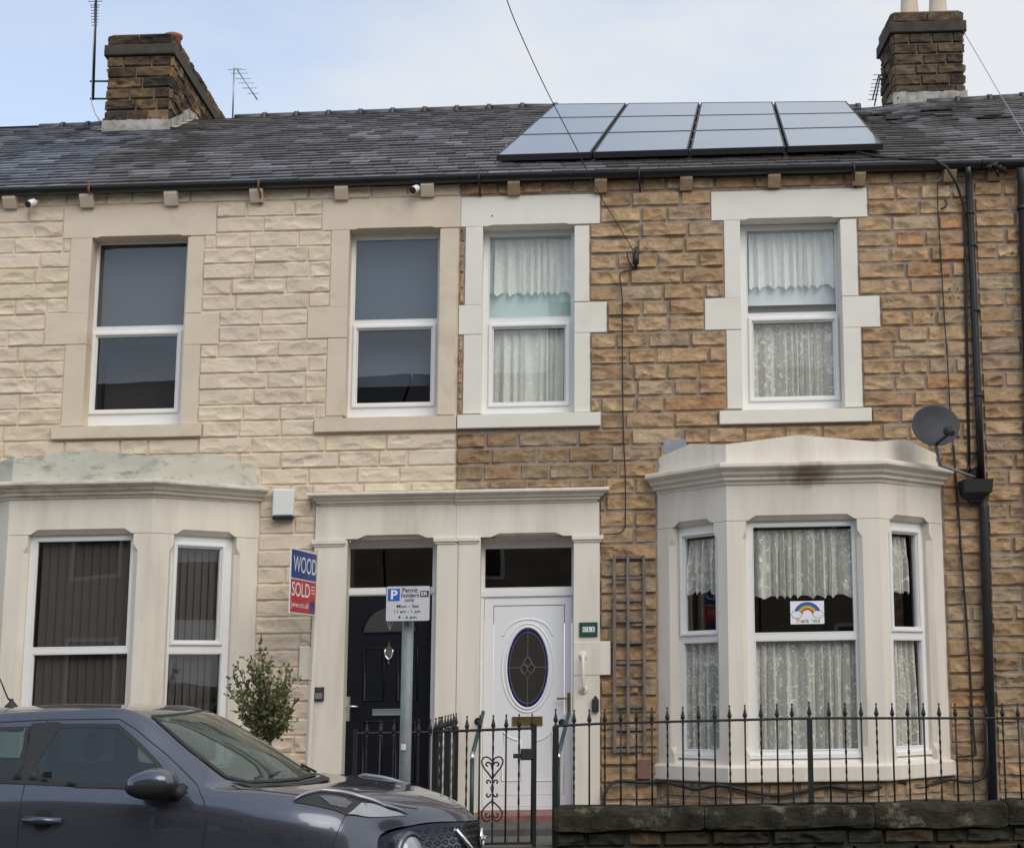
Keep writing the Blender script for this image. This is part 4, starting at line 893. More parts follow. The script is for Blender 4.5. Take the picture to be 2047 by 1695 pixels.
def chimney(house, xl, xr, ybase, ytop, yband0, yband1, depth, cf, seed, side='r'):
    pb_ = roof_hit((xl+xr)/2, ybase); Y = pb_[1]; F_ = Plane((0, Y)); s0, s1 = F_.px(xl, (ybase+ytop)/2)[0], F_.px(xr, (ybase+ytop)/2)[0]
    xm = (xl+xr)/2; vt, b0, b1, vb = F_.px(xm, ytop)[1], F_.px(xm, yband0)[1], F_.px(xm, yband1)[1], F_.px(xm, ybase)[1]-.6
    mb = MB(F_); mb.mi = 1; mb.mcol = (.1, .08, .06); core = [(0, 0)]
    mb.box(s0+.02, s1-.02, .02, depth-.02, vb, vt-.02)
    for i in range(8): mb.c[i] = (.1, .08, .06)
    mb.mi = 0; n_ = int((b1-vb)/.155); rows = [b1-.155*i for i in range(n_+1)]
    faces = [(F_, s0, s1)]
    SR = Plane((s1, Y), (0, 1)); SR.n = np.array([-1., 0]); SL = Plane((s0, Y+depth), (0, -1)); SL.n = np.array([1., 0])
    # keep the slope of the terrace out of the side faces' height: same v formula
    for pl, a, b_, sd2 in ((F_, s0, s1, 1), (SR, 0, depth, 2), (SL, 0, depth, 3)):
        mb.pl = pl; masonry(mb, rows, a+.002, b_-.002, [], seed+sd2, .016, .03, cf, (.2, .42), base=.01); masonry(mb, [vt, b0], a, b_, [], seed+sd2+5, .012, .03, cf, (.3, .5), base=.0)
    ch = mb.build('chimney', [M['chim'], M['mortar']], house, recalc=False)
    cb = MB(F_); cb.bbox(s0-.05, s1+.05, -.05, depth+.05, b1, b0, .012); cb.build('band_course', mat('sooty_dressed_stone', (.055, .046, .036), .95, noise=.4, nscale=5, bump=.5), ch)
    cb = MB(F_); cb.box(s0+.03, s1-.03, .03, depth-.03, vt-.03, vt+.02); cb.build('flaunching', M['mortar'], ch)
    fb = MB(F_); vf = F_.px(xm, ybase)[1]       # mortar / lead flashing along the base
    rng = random.Random(seed); K = 16
    fr_ = [((s0-.03)+(s1-s0+.06)*i/K) for i in range(K+1)]
    for i in range(K):
        t0_, t1_ = vf+.14+.02*rng.random(), vf+.14+.02*rng.random(); fb.quad((fr_[i], -.03, vf-.03), (fr_[i+1], -.03, vf-.03), (fr_[i+1], -.028, t1_), (fr_[i], -.028, t0_)); fb.quad((fr_[i], -.03, vf-.03), (fr_[i+1], -.03, vf-.03), (fr_[i+1], -.11, vf-.10), (fr_[i], -.11, vf-.10))
    for sd3, e in ((s1+.03, 1), (s0-.03, -1)):
        K2 = 12
        for i in range(K2):
            y0, y1 = depth*i/K2, depth*(i+1)/K2; z0 = roofp(sd3, min(1, (Y+y0+.14)/(RY+.14)))[2]-S*sd3; z1 = roofp(sd3, min(1, (Y+y1+.14)/(RY+.14)))[2]-S*sd3
            h0, h1 = .14+.05*rng.random(), .14+.05*rng.random(); fb.quad((sd3, y0-.02, z0), (sd3, y1, z1), (sd3, y1, z1+h1), (sd3, y0-.02, z0+h0)); fb.quad((sd3, y0-.02, z0+.03), (sd3, y1, z1+.03), (sd3+e*.08, y1, z1+.022), (sd3+e*.08, y0-.02, z0+.022))
    fb.build('flashing', M['lead'], ch, recalc=False)
    return ch, F_, s0, s1, vt, Y, depth
chL, FL, a0, a1, vtL, YL, dL = chimney(house_l, 214, 341, 262, 70, 91, 112, 3.9, colC, 61)
p = FL.px(354, 66, .55); mb = MB(FL)
M2 = lambda s, n, v: FL.w(s, n, v)
def pot(ch, base, prof, m):
    mb = MB(); k = 20; R_ = [[mb.P((base[0]+r*math.cos(2*PI*j/k), base[1]+r*math.sin(2*PI*j/k), base[2]+h)) for j in range(k)] for r, h in prof]
    for a, b_ in zip(R_, R_[1:]):
        for j in range(k): l = (j+1) % k; mb.face((a[j], a[l], b_[l], b_[j]), True)
    mb.face(R_[-1]); mb.build('chimney_pot', m, ch)
pot(chL, FL.w(a1-.16, .62, vtL-.06), [(.11, 0), (.105, .26), (.125, .27), (.13, .31), (.11, .315), (.09, .27)], M['terra'])
chR, FR, c0, c1, vtR, YR, dR = chimney(house_n, 1786, 1926, 205, 24, 45, 66, .85, colC2, 71)
for x in (1819, 1876):
    p = FR.px(x, 20, .25); pot(chR, FR.w(p[0], .28, vtR), [(.17, 0), (.165, .05), (.13, .10), (.105, .5), (.10, .75), (.13, .78), (.12, .85), (.10, .86), (.08, .7)], M['pot'])
# ================================================================== THINGS
def mtube(name, pts, r, m, parent=None, k=8):
    mb = MB(); mb.tube(pts, r, k); return mb.build(name, m, parent)
def thing_mesh(o, label, cat, group=None, kind=None): tag(o, label, cat, group, kind); return o
# ---- solar panels
Bt, Tt = .42, 5.62
cBL, cBR, cTL, cTR = U(990, 311, Bt), U(1768, 288, Bt), U(1108, 208.5, Tt), U(1693, 203, Tt)
def pan_pt(a, b): return (cBL*(1-a)+cBR*a)*(1-b)+(cTL*(1-a)+cTR*a)*b
nrm = np.cross(cBR-cBL, cTL-cBL); nrm /= np.linalg.norm(nrm)
sroot = at('solar_array', tuple(pan_pt(.5, 0)-nrm*.04), 'blue-grey solar array of twelve panels on the roof of the tan house', 'solar array')
colnm = ['first', 'second', 'third', 'fourth']; rownm = ['bottom row nearest the gutter', 'middle row', 'top row along the ridge']
for i in range(4):
    for j in range(3):
        a0_, a1_ = i/4+.003, (i+1)/4-.003; b0_, b1_ = j/3+.0012, (j+1)/3-.0012
        C_ = [pan_pt(a0_, b0_), pan_pt(a1_, b0_), pan_pt(a1_, b1_), pan_pt(a0_, b1_)]; ctr = sum(C_)/4
        mb = MB(); e = .018
        def lp(x, y): return (C_[0]*(1-x)+C_[1]*x)*(1-y)+(C_[3]*(1-x)+C_[2]*x)*y
        O = [lp(0, 0), lp(1, 0), lp(1, 1), lp(0, 1)]; I_ = [lp(e, e*.6), lp(1-e, e*.6), lp(1-e, 1-e*.6), lp(e, 1-e*.6)]
        o1 = [mb.P(p+nrm*.004) for p in O]; i1 = [mb.P(p+nrm*.004) for p in I_]; o2 = [mb.P(p-nrm*.06) for p in O]; i2 = [mb.P(p-nrm*.002) for p in I_]
        for k in range(4): l = (k+1) % 4; mb.face((o1[k], o1[l], i1[l], i1[k])); mb.face((o2[k], o2[l], o1[l], o1[k])); mb.face((i1[k], i1[l], i2[l], i2[k]))
        mb.face(o2[::-1]); root = mb.build('solar_panel', M['blackmatt'], sroot, recalc=False)
        mb = MB(); q_ = [mb.P(p) for p in I_]; mb.face(q_)
        for k, uvv in zip(q_, ((0, 0), (1, 0), (1, 1.6), (0, 1.6))): mb.uv[k] = uvv
        mb.build('cell_sheet', M['panel'], root, recalc=False)
root = sroot
for j in range(3):
    for t in (.25, .75):
        b = (j+t)/3; mb = MB(); mb.tube([pan_pt(.004, b)-nrm*.062, pan_pt(.996, b)-nrm*.062], .02, 4); mb.build('rail', M['alu'], root)
        mb = MB()
for a in np.linspace(.02, .98, 9):
    for b in (.08, .42, .75): mb.tube([pan_pt(a, b)-nrm*.05, pan_pt(a, b)-nrm*.16], .015, 6)
mb.build('roof_hook', M['alu'], root)['kind'] = 'stuff'
root = thing_mesh(mtube('solar_cable', [pan_pt(.93, .0)-nrm*.08]+[U(x, y, Y) for x, y, Y in ((1760, 314, .18), (1820, 318, .02), (1868, 319, -.16), (1893, 335, -.22), (1912, 368, -.16), (1925, 405, -.06), (1928, 430, -.05), (1931, 600, -.045), (1938, 950, -.045))], .014, M['blackmatt']), 'black cable running from the solar panels over the gutter beside the drainpipe', 'cable')
# ---- TV aerials
def aerial(px, base_y, top_y, Y, boom, els, label, mast_r=.018, brackets=(), m='iron', tilt=0, nolink=None):
    b0_, t0_ = U(px, base_y, Y), U(px+tilt, top_y, Y); root = at('tv_aerial', tuple(b0_), label, 'tv aerial')
    mtube('mast', [b0_, t0_], mast_r, M[m], root); B0, B1 = [np.array(p) for p in boom]; mtube('boom', [B0, B1], .010, M[m], root)
    mb = MB(); d = B1-B0
    for t, w, dz in els:
        c = B0+d*t; mb.tube([c+np.array([-w/2, 0, dz]), c+np.array([w/2, 0, dz])], .005, 5); mb.tube([c+np.array([0, 0, dz]), c], .004, 4)
    mb.build('elements', M[m], root)
    for y, x1 in brackets: mtube('bracket', [U(px-6, y, Y), U(x1, y, Y)], .014, M[m], root)
    return root
YA = YL+.25
aerial(186, 200, -60, YA, (U(190, 6, YA-.05), U(190, 6, YA-.05)+np.array([-.225, .72, -.01])), [(0, .20, .02), (.06, .14, -.015), (.2, .12, 0), (.33, .11, 0), (.46, .11, 0), (.6, .11, 0), (.73, .10, 0), (.86, .10, 0), (1, .09, 0)], 'tall dark tv aerial mast bracketed to the left chimney', brackets=((163, 216), (198, 216)), tilt=8)
thing_mesh(mtube('aerial_cable', [U(x, y, YA-.03) for x, y in ((189, 45), (186, 100), (184, 160), (183, 205), (190, 228), (204, 248))], .006, M['alu']), 'thin grey cable hanging down the left aerial mast', 'cable')
Yb = RY+1.2
aerial(465, 240, 136, Yb, (U(474, 140, Yb), U(514, 199, Yb)), [(0, .28, 0), (.07, .10, .05), (.12, .26, 0), (.3, .24, 0), (.45, .24, 0), (.62, .22, 0), (.8, .16, 0), (1., .05, 0)], 'tv aerial with slanting boom behind the ridge right of the left chimney', .012, m='alu', tilt=3)
root = aerial(1748, 212, 150, RY+.3, (U(1757, 150, RY+.3), U(1744, 200, RY+.3)), [(0, .16, 0), (.2, .15, 0), (.36, .15, 0), (.5, .14, 0), (.65, .14, 0), (.8, .14, 0), (1, .13, 0)], 'small tv aerial tucked against the left side of the right chimney', .010, m='iron', tilt=12)
# ---- overhead wires
def wire(name, pts, r, m, label, cat='wire'):
    P_ = [U(*p) for p in pts]; n = len(P_); out = []
    for i in range(n-1):      # Catmull-Rom
        p0, p1, p2, p3 = P_[max(i-1, 0)], P_[i], P_[i+1], P_[min(i+2, n-1)]
        for t in (0, .25, .5, .75): out.append(.5*((2*p1)+(-p0+p2)*t+(2*p0-5*p1+4*p2-p3)*t*t+(-p0+3*p1-3*p2+p3)*t**3))
    out.append(P_[-1]); return thing_mesh(mtube(name, out, r, M[m], k=6), label, cat)
wire('telephone_wire', ((1266, 501, -.12), (1190, 375, -.8), (1160, 312, -1.2), (1092, 180, -2.1), (1042, 72, -3.0), (1013, 0, -3.6), (960, -160, -4.8)), .0042, 'blackmatt', 'thin black telephone wire sagging across the sky to the wall bracket')
wire('telephone_wire', ((1925, 62, YR-.02), (1965, 130, YR-1.2), (2001, 192, YR-2.4), (2047, 268, YR-4.2), (2110, 370, -.9)), .005, 'alu', 'pale telephone wire running down from the right chimney')
root = at('cable_bracket', tuple(U(1272, 520, -.03)), 'small black insulator bracket on the tan wall where the telephone wire lands', 'bracket')
a = U(1271, 505, -.1); b = U(1271, 528, -.1); mtube('insulator', [a, b], .032, M['blackmatt'], root, 10); mtube('hook', [U(1271, 503, -.1), U(1268, 497, -.09), U(1274, 495, -.03)], .009, M['blackmatt'], root); mtube('stem', [b, U(1271, 537, -.02)], .016, M['blackmatt'], root)
wire('wall_cable', ((1253, 503, -.05), (1256, 520, -.05), (1265, 538, -.04), (1247, 543, -.045), (1239, 552, -.045), (1244, 600, -.05), (1244, 700, -.05), (1246, 860, -.05), (1250, 950, -.05), (1250, 1040, -.05), (1248, 1056, -.05), (1236, 1066, -.05), (1207, 1068, -.055)), .006, 'blackmatt', 'thin black cable running down the tan wall between the upper windows', 'cable')
wire('wall_cable', ((1926, 353, -.06), (1892, 358, -.06), (1877, 366, -.055), (1874, 372, -.05), (1876, 440, -.05), (1881, 520, -.05), (1887, 620, -.05), (1895, 740, -.05), (1900, 830, -.05), (1907, 905, -.05), (1915, 1000, -.05)), .006, 'blackmatt', 'thin cable dropping from the gutter behind the satellite dish', 'cable')
wire('wall_cable', ((1906, 890, -.05), (1911, 960, -.05), (1917, 1040, -.05), (1924, 1140, -.05), (1932, 1240, -.05), (1940, 1360, -.05), (1946, 1460, -.05), (1950, 1500, -.05), (1946, 1508, -.05), (1912, 1513, -.06)), .011, 'blackmatt', 'pair of black cables beside the bay down to its sill', 'cable')
wire('corrugated_pipe', ((1206, 1612, -.16), (1209, 1585, -.14), (1222, 1566, -.10), (1245, 1560, -.08), (1285, 1563, -.06), (1322, 1562, -.08), (1360, 1570, -.42), (1395, 1577, -.56), (1432, 1569, -.66), (1466, 1573, -.69), (1510, 1584, -.69), (1556, 1589, -.69), (1600, 1582, -.69), (1655, 1570, -.69), (1695, 1576, -.69), (1740, 1577, -.69), (1800, 1564, -.50), (1838, 1574, -.30), (1893, 1557, -.10), (1927, 1562, -.09), (1955, 1558, -.09), (1968, 1545, -.09), (1972, 1500, -.10), (1969, 1440, -.10)), .017, 'blackmatt', 'black corrugated pipe snaking along the wall under the bay sill', 'pipe')
# ---- drainpipes
root = at('drainpipe', tuple(U(1985, 1600, -.08)), 'black drainpipe beside the satellite dish with a hopper halfway down', 'drainpipe')
mtube('upper_pipe', [U(1934, 333, -.14), U(1936, 350, -.10), U(1937, 372, -.075)] + [U(1937+ (1962-1937)*t, 372+(958-372)*t, -.075) for t in (.25, .5, .75, 1)], .034, M['black'], root, 12)
mtube('lower_pipe', [U(1962, 985, -.08), U(1967, 1020, -.08), U(1986, 1640, -.08)], .045, M['blackmatt'], root, 12)
for x, y in ((1939, 425), (1944, 490), (1956, 790), (1950, 620)):
    mb = MB(); c = U(x, y, -.075); mb.lathe(c-np.array([0, 0, .02]), [(.040, 0), (.040, .035)], 12); mb.tube([c, c+np.array([.06, .05, 0])], .010, 6); mb.build('pipe_clip', M['blackmatt'], root)
h0 = FAC.rect(1927, 1983, 958, 990, -.2); mb = MB(FAC); sm_ = (h0[0]+h0[1])/2
R_ = [[mb.P((sm_+dx*w, -.02-d*(1-dn), v)) for dx, dn in ((-1, 1), (1, 1), (1, 0), (-1, 0))] for w, d, v in ((.14, .22, h0[3]), (.13, .20, h0[2]+.03), (.06, .12, h0[2]-.03), (.045, .10, h0[2]-.06))]
for a, b in zip(R_, R_[1:]):
    for j in range(4): l = (j+1) % 4; mb.face((a[j], a[l], b[l], b[j]))
mb.face(R_[-1]); mb.build('hopper', M['blackmatt'], root)
root = at('drainpipe', tuple(U(2060, 1600, -.08)), 'black drainpipe cut off by the right edge of the view', 'drainpipe')
mtube('pipe', [U(2041, 335, -.16), U(2043, 372, -.08), U(2063, 1000, -.08), U(2078, 1640, -.08)], .042, M['blackmatt'], root, 12)
mb = MB(); c = U(2043, 420, -.08); mb.lathe(c, [(.05, 0), (.05, .04)], 12); mb.build('pipe_clip', M['blackmatt'], root)
# ---- satellite dish
dc = U(1871, 850, -.62); root = at('satellite_dish', tuple(U(1952, 955, -.03)), 'dark grey oval satellite dish on an arm above the bay window', 'satellite dish')
ax = np.array([.26, -.90, .34]); ax /= np.linalg.norm(ax); xx = np.cross(np.array([0, 0, 1.]), ax); xx /= np.linalg.norm(xx); yy = np.cross(ax, xx)
th = math.radians(28); x2 = xx*math.cos(th)+yy*math.sin(th); y2 = -xx*math.sin(th)+yy*math.cos(th)
mb = MB(); K = 40; RX, RYd = .262, .205; prof = [(0.001, -.055), (.35, -.048), (.7, -.025), (.94, -.002), (1, .004), (1.015, 0), (1., -.010), (.7, -.037), (.3, -.062), (0.001, -.067)]
R_ = [[mb.P(dc+x2*RX*r*math.cos(2*PI*j/K)+y2*RYd*r*math.sin(2*PI*j/K)+ax*h) for j in range(K)] for r, h in prof]
for a, b in zip(R_, R_[1:]):
    for j in range(K): l = (j+1) % K; mb.face((a[j], a[l], b[l], b[j]), True)
mb.build('reflector', M['dish'], root)
lnb = U(1899, 864, -.90); ab = dc+y2*(-RYd*.98)*.96+ax*.0+x2*RX*.12; ab = U(1870, 889, -.66)
mtube('feed_arm', [ab, lnb+np.array([-.03, .01, -.03])], .013, M['blackmatt'], root); ld = (dc-lnb)/np.linalg.norm(dc-lnb)
mb = MB(); mb.lathe(lnb-ld*.05, [(.024, 0), (.030, .01), (.030, .06), (.042, .07), (.045, .10), (.040, .105)], 14, ld); mb.build('receiver_head', M['blackmatt'], root)
mb = MB(); mb.lathe(lnb+ld*.056, [(.040, 0), (.040, .006)], 14, ld); mb.build('feed_cap', M['alu'], root)
mtube('mount_arm', [U(1950, 955, -.03), U(1915, 942, -.28), U(1880, 930, -.48), U(1874, 905, -.56), dc-ax*.08], .017, M['galv'], root)
mtube('stay_bar', [U(1952, 905, -.04), U(1931, 946, -.18)], .010, M['blackmatt'], root)
mb = MB(FAC); r = FAC.rect(1944, 1958, 935, 972, -.01); mb.box(r[0], r[1], -.045, -.02, r[2], r[3]); mb.build('wall_plate', M['blackmatt'], root)
# ---- alarm box, cameras, key safe etc.
root = at('alarm_box', tuple(FAC.w(*(lambda r: ((r[0]+r[1])/2, -.02, r[2]))(FAC.rect(545, 588, 977, 1040, -.05)))), 'pale burglar alarm box with dark blue base beside the left bay', 'alarm box')
r = FAC.rect(545, 587, 978, 1031, -.10); mb = MB(FAC); mb.bbox(r[0], r[1], -.12, -.02, r[2], r[3], .012); mb.build('cover', M['cream'], root)
mb = MB(FAC); mb.bbox(r[0]+.002, r[1]-.004, -.112, -.02, r[2]-.032, r[2]-.001, .01); mb.build('base', M['navy'], root)
def camera_(x, y, dx, label):
    c = U(x, y, -.14); root = at('security_camera', tuple(U(x+dx*10, y-10, -.02)), label, 'security camera', 'white security cameras under the gutter'); d = np.array([-.35*1, -.7, -.45]); d /= np.linalg.norm(d)
    mb = MB(); mb.lathe(c-d*.05, [(.028, 0), (.036, .012), (.036, .10)], 14, d); mb.build('housing', M['white'], root)
    mb = MB(); mb.lathe(c-d*.05, [(.0355, .10), (.037, .104), (.034, .112), (.02, .108)], 14, d); mb.build('lens', M['blackmatt'], root)
    mtube('bracket', [c-d*.03, c-d*.06+np.array([.01, .05, .02]), U(x+dx*12, y-8, -.02)], .013, M['white'], root)
camera_(63, 406, .6, 'white security camera under the gutter at the left edge'); camera_(830, 378, 1.6, 'white security camera beside a corbel above the second upper window')
root = at('key_safe', tuple(U(637, 1400, -.06)), 'grey key safe on the cream pilaster left of the black door', 'key safe')
r = FAC.rect(628, 647, 1373, 1400, -.08); mb = MB(FAC); mb.bbox(r[0], r[1], -.095, -.05, r[2], r[3], .014); mb.build('case', M['blackmatt'], root)
mb = MB(FAC); mb.bbox(r[0]+.012, r[1]-.012, -.101, -.09, r[2]+.014, r[3]-.05, .004); mb.build('cover', M['alu'], root)
mb = MB(FAC); mb.bbox(r[0]+.022, r[1]-.022, -.106, -.09, r[3]-.045, r[3]-.018, .004); mb.build('button_panel', M['dark'], root)
root = at('door_bell_box', tuple(U(1190, 1421, -.06)), 'small black box hung on the pilaster right of the white door', 'box')
r = FAC.rect(1183.5, 1197, 1397, 1421.5, -.07); mb = MB(FAC); mb.bbox(r[0], r[1], -.10, -.054, r[2], r[3], .006); mb.build('case', M['blackmatt'], root)
mb = MB(FAC); sm_ = (r[0]+r[1])/2; mb.prism([(sm_-.022, r[3]), (sm_+.022, r[3]), (sm_+.012, r[3]+.022), (sm_, r[3]+.034), (sm_-.012, r[3]+.022)], -.09, -.056); mb.build('hanger', M['blackmatt'], root)
# text helper
def text(s_, pl, s0, s1, v0, v1, n, m, parent, name='lettering', bold=.0, sx=None, align=False, ext=.0015):
    cu = bpy.data.curves.new('t', 'FONT'); cu.body = s_; cu.size = 1; cu.extrude = 0; cu.offset = bold; o = bpy.data.objects.new('t', cu); COL.objects.link(o)
    dg = bpy.context.evaluated_depsgraph_get(); me = bpy.data.meshes.new_from_object(o.evaluated_get(dg)); bpy.data.objects.remove(o); bpy.data.curves.remove(cu)
    co = np.array([v.co[:] for v in me.vertices]); lo, hi = co.min(0), co.max(0); w, h = hi[0]-lo[0], hi[1]-lo[1]
    mb = MB(pl)
    for c in co: mb.P((s0+(c[0]-lo[0])/w*(s1-s0), n, v0+(c[1]-lo[1])/h*(v1-v0)))
    for p in me.polygons: mb.face(tuple(p.vertices))
    bpy.data.meshes.remove(me); return mb.build(name, m, parent, recalc=False)
r = FAC.rect(1158, 1194.5, 1243.5, 1272, -.06); root = at('house_number_sign', tuple(FAC.w((r[0]+r[1])/2, -.06, r[2])), 'green framed number plate on the pilaster by the white door', 'sign')
mb = MB(FAC); mb.bbox(r[0], r[1], -.072, -.05, r[2], r[3], .004); mb.build('backing', mat('dark_green_enamel', (.01, .07, .05), .4), root)
w_, h_ = r[1]-r[0], r[3]-r[2]; tr_ = (r[0]+.17*w_, r[1]-.15*w_, r[2]+.32*h_, r[3]-.32*h_); mb = MB(FAC)
for i in range(3): mb.box(tr_[0]+(tr_[1]-tr_[0])*(i/3+.01), tr_[0]+(tr_[1]-tr_[0])*((i+1)/3-.01), -.075, -.07, tr_[2], tr_[3])
mb.build('number_tiles', M['white'], root)
tw = (tr_[1]-tr_[0])/3
for i, ch_ in enumerate(('N°', '1', '1')): text(ch_, FAC, tr_[0]+tw*(i+(.12 if i == 0 else .40)), tr_[0]+tw*(i+(.88 if i == 0 else .62)), tr_[2]+.14*(tr_[3]-tr_[2]), tr_[3]-.14*(tr_[3]-tr_[2]), -.0762, mat('brown_ink', (.06, .02, .015), .5), root, bold=0)
root = at('grab_bar', tuple(U(1166, 1380, -.06)), 'cream vertical grab bar fixed to the pilaster right of the white door', 'grab bar')
ga, gb = U(1165.5, 1310, -.055), U(1166, 1378, -.055)
mtube('bar', [ga, ga+np.array([0, -.05, 0]), ga+np.array([0, -.07, -.03]), gb+np.array([0, -.07, .03]), gb+np.array([0, -.05, 0]), gb], .017, M['sheen'], root, 12)
for p in (ga, gb): mb = MB(); mb.lathe(p, [(.040, -.01), (.040, .012), (.030, .02)], 16, (0, -1, 0)); mb.build('mounting_disc', M['sheen'], root)
# lead patch behind the bay and trellis
root = at('trellis', tuple(U(1257, 1505, -.06)), 'weathered wooden trellis ladder fixed to the tan wall left of the bay', 'trellis')
for x0, x1, x2_, x3_ in ((1224, 1231, 1226, 1232), (1252, 1258.5, 1253, 1259), (1284, 1290, 1286, 1291.5)):
    r = FAC.rect((x0+x2_)/2, (x1+x3_)/2, 1109, 1505, -.08); mb = MB(FAC); mb.bbox(r[0], r[1], -.085, -.062, r[2], r[3], .003); mb.build('stile', M['wood'], root)
l0_, l1_ = FAC.rect(1225, 1291, 1109, 1505, -.07)[:2]
for y in (1113, 1155, 1199, 1240, 1283, 1324, 1368, 1411, 1457, 1500):
    v = V(1257, y, -.07); mb = MB(FAC); mb.bbox(l0_, l1_, -.061, -.044, v-.016, v+.016, .003); mb.build('rung', M['wood'], root)
mb = MB(FAC); r = FAC.rect(1272, 1300, 1517, 1557, -.03); mb.bbox(r[0], r[1], -.05, 0, r[2], r[3], .006); mb.build('red_brick', M['brickred'], house_r)
r = FAC.rect(1326, 1372, 879, 905, -.03); mb = MB(FAC); mb.quad((r[0], -.035, r[2]), (r[1], -.035, r[2]), (r[1], -.04, r[3]), (r[0], -.04, r[3])); mb.build('lead_flashing', mat('blue_grey_lead', (.28, .31, .36), .5, metal=.3, noise=.3), house_r)
# rust stain on the right bay cornice is part of its paint
# ---- front walls, steps, railings
WY = -2.2; FW_ = Plane((0, WY))
wl = FW_.px(1111, 1650)[0]; root = at('garden_wall', (wl+3, WY, .3), 'low dark mossy stone wall with coping carrying the railings', 'wall')
ct, cb_ = FW_.px(1500, 1609, -.03)[1], FW_.px(1500, 1658, -.04)[1]
rng = random.Random(4); x = wl-.02
M['dkmortar'] = mat('dark_damp_mortar', (.035, .032, .026), .95, noise=.3)
mb0 = MB(FW_); mb0.mcol = (.06, .055, .05); mb0.mi = 0
while x < 9:
    w = rng.uniform(1.0, 1.9); mb = MB(FW_); a0_, a1_ = x+.003, x+w-.003; nx = int(w/.035); top = ct+rng.uniform(-.012, .012); ys = [(-.055, cb_+.004), (-.062, cb_+.03), (-.06, top-.05), (-.045, top-.012), (-.01, top), (.16, top+.006), (.26, top-.01), (.27, cb_)]
    R_ = []
    for i in range(nx+1):
        s_ = a0_+(a1_-a0_)*i/nx; e = (0 if 0 < i < nx else .012); R_.append([mb.P((s_, n_+(.034*(vn(np.array(s_*9), np.array(k*3.+1))-.5) if 0 < k < 7 else 0)+(e if k < 5 else 0), v_+.030*(vn(np.array(s_*5+k*5), np.array(k*2.))-.5)-(e if k > 1 else -e))) for k, (n_, v_) in enumerate(ys)])
    for p, q_ in zip(R_, R_[1:]):
        for j in range(7): mb.face((p[j], q_[j], q_[j+1], p[j+1]))
        mb.face((p[7], q_[7], q_[0], p[0]))
    mb.face(R_[0]); mb.face(R_[-1][::-1]); mb.build('coping_stone', M['cope'], root); x += w
def colW(rng, s, v, H):
    b = np.array([(.06, .050, .038), (.04, .036, .03), (.085, .062, .042), (.05, .05, .04)][rng.choice(4)])*rng.uniform(.8, 1.2); return np.ones(s.shape+(3,))*b
mb = MB(FW_); mb.mi = 1; mb.mcol = (.05, .045, .04); mb.box(wl+.02, 9, .02, .2, -.25, cb_+.002)
for i in range(8): mb.c[i] = (.05, .045, .04)
mb.mi = 0; masonry(mb, [cb_+.002-.13*i for i in range(7)], wl, 9, [], 91, .016, .045, colW, (.18, .5), base=.02)
EP = Plane((wl, WY+.2), (0, -1)); EP.n = np.array([1., 0]); mb.pl = EP; masonry(mb, [cb_+.002-.19*i for i in range(5)], 0, .2, [], 92, .018, .03, colW, (.3, .7), base=.02)
mb.build('stonework', [M['mosstone'], M['dkmortar']], root, recalc=False)
# left garden wall, hidden behind the car
gl = FW_.px(698, 1650)[0]; root = at('garden_wall', (gl-2, WY, .3), 'low stone wall of the cream house hidden behind the parked car', 'wall')
mb = MB(FW_); mb.mi = 1; mb.box(-8, gl-.04, .02, .2, -.25, .42); 
for i in range(8): mb.c[i] = (.05, .045, .04)
mb.mi = 0; masonry(mb, [.42-.19*i for i in range(4)], -8, gl-.03, [], 95, .018, .03, colW, (.3, .7), base=.02, cell=.04); mb.build('stonework', [M['mosstone'], M['dkmortar']], root, recalc=False)
mb = MB(FW_); mb.bbox(-8, gl-.02, -.05, .26, .42, .50, .015); mb.build('coping_stone', M['cope'], root)
# steps
D1, D2 = Plane((0, -.38)), Plane((0, -1.0)); r1 = (D1.px(1060, 1627)[1], D1.px(1060, 1648)[1]); r2 = (D2.px(1060, 1654)[1], D2.px(1060, 1684)[1])
mb = MB(FAC); mb.bbox(oR[0]-.06, oR[1]+.05, -.38, .14, r1[1], VT, .012); thing_mesh(mb.build('doorstep', M['step']), 'worn red painted doorstep under the white door', 'doorstep')
mb = MB(FAC); mb.bbox(oL[0]-.06, UP_-.02, -.38, .14, .30, VT-.02, .012); thing_mesh(mb.build('doorstep', M['stepg']), 'stone doorstep under the black door', 'doorstep')
mb = MB(FAC); mb.bbox(oL[0]-.1, wl-.02, -1.0, -.02, .30, r2[0], .012); thing_mesh(mb.build('stone_step', M['stepg']), 'wide dark stone step between the red doorstep and the gate', 'step')
mb = MB(FAC); mb.bbox(gl, wl-.03, WY-.25, WY+.2, -.2, .375, .012); thing_mesh(mb.build('stone_step', M['stepg']), 'dark stone threshold under the iron gates', 'step')
def finial(mb, p, sc_=1.):
    """spear head: collar, bulb, leaf, ball"""
    prof = [(.007, -.045), (.013, -.04), (.013, -.03), (.008, -.026), (.008, -.015), (.016, -.005), (.019, .005), (.013, .028), (.006, .062), (.004, .075), (.008, .08), (.008, .088), (.002, .094)]
    mb.lathe(p, [(r*sc_, h*sc_) for r, h in prof], 8)
def baluster(parent, pl, s, v0, v1, tip, twist=True, r=.0075, name='baluster'):
    mb = MB(); a, b_ = np.array(pl.w(s, 0, v0)), np.array(pl.w(s, 0, v1)); n_ = 26 if twist else 2; rr = []
    pts = [a+(b_-a)*i/(n_-1) for i in range(n_)]
    if twist: rr = [r*(1.0+(.35*math.sin(i*2.2) if .12 < i/n_ < .9 else 0)) for i in range(n_)]
    else: rr = [r]*n_
    mb.tube(pts, rr, 6); t = np.array(pl.w(s, 0, tip)); finial(mb, t-np.array([0, 0, .094]), 1.0); mb.tube([b_, t-np.array([0, 0, .12])], r, 6)
    mb.build(name, M['iron'], parent)
RL = Plane((0, WY+.06))
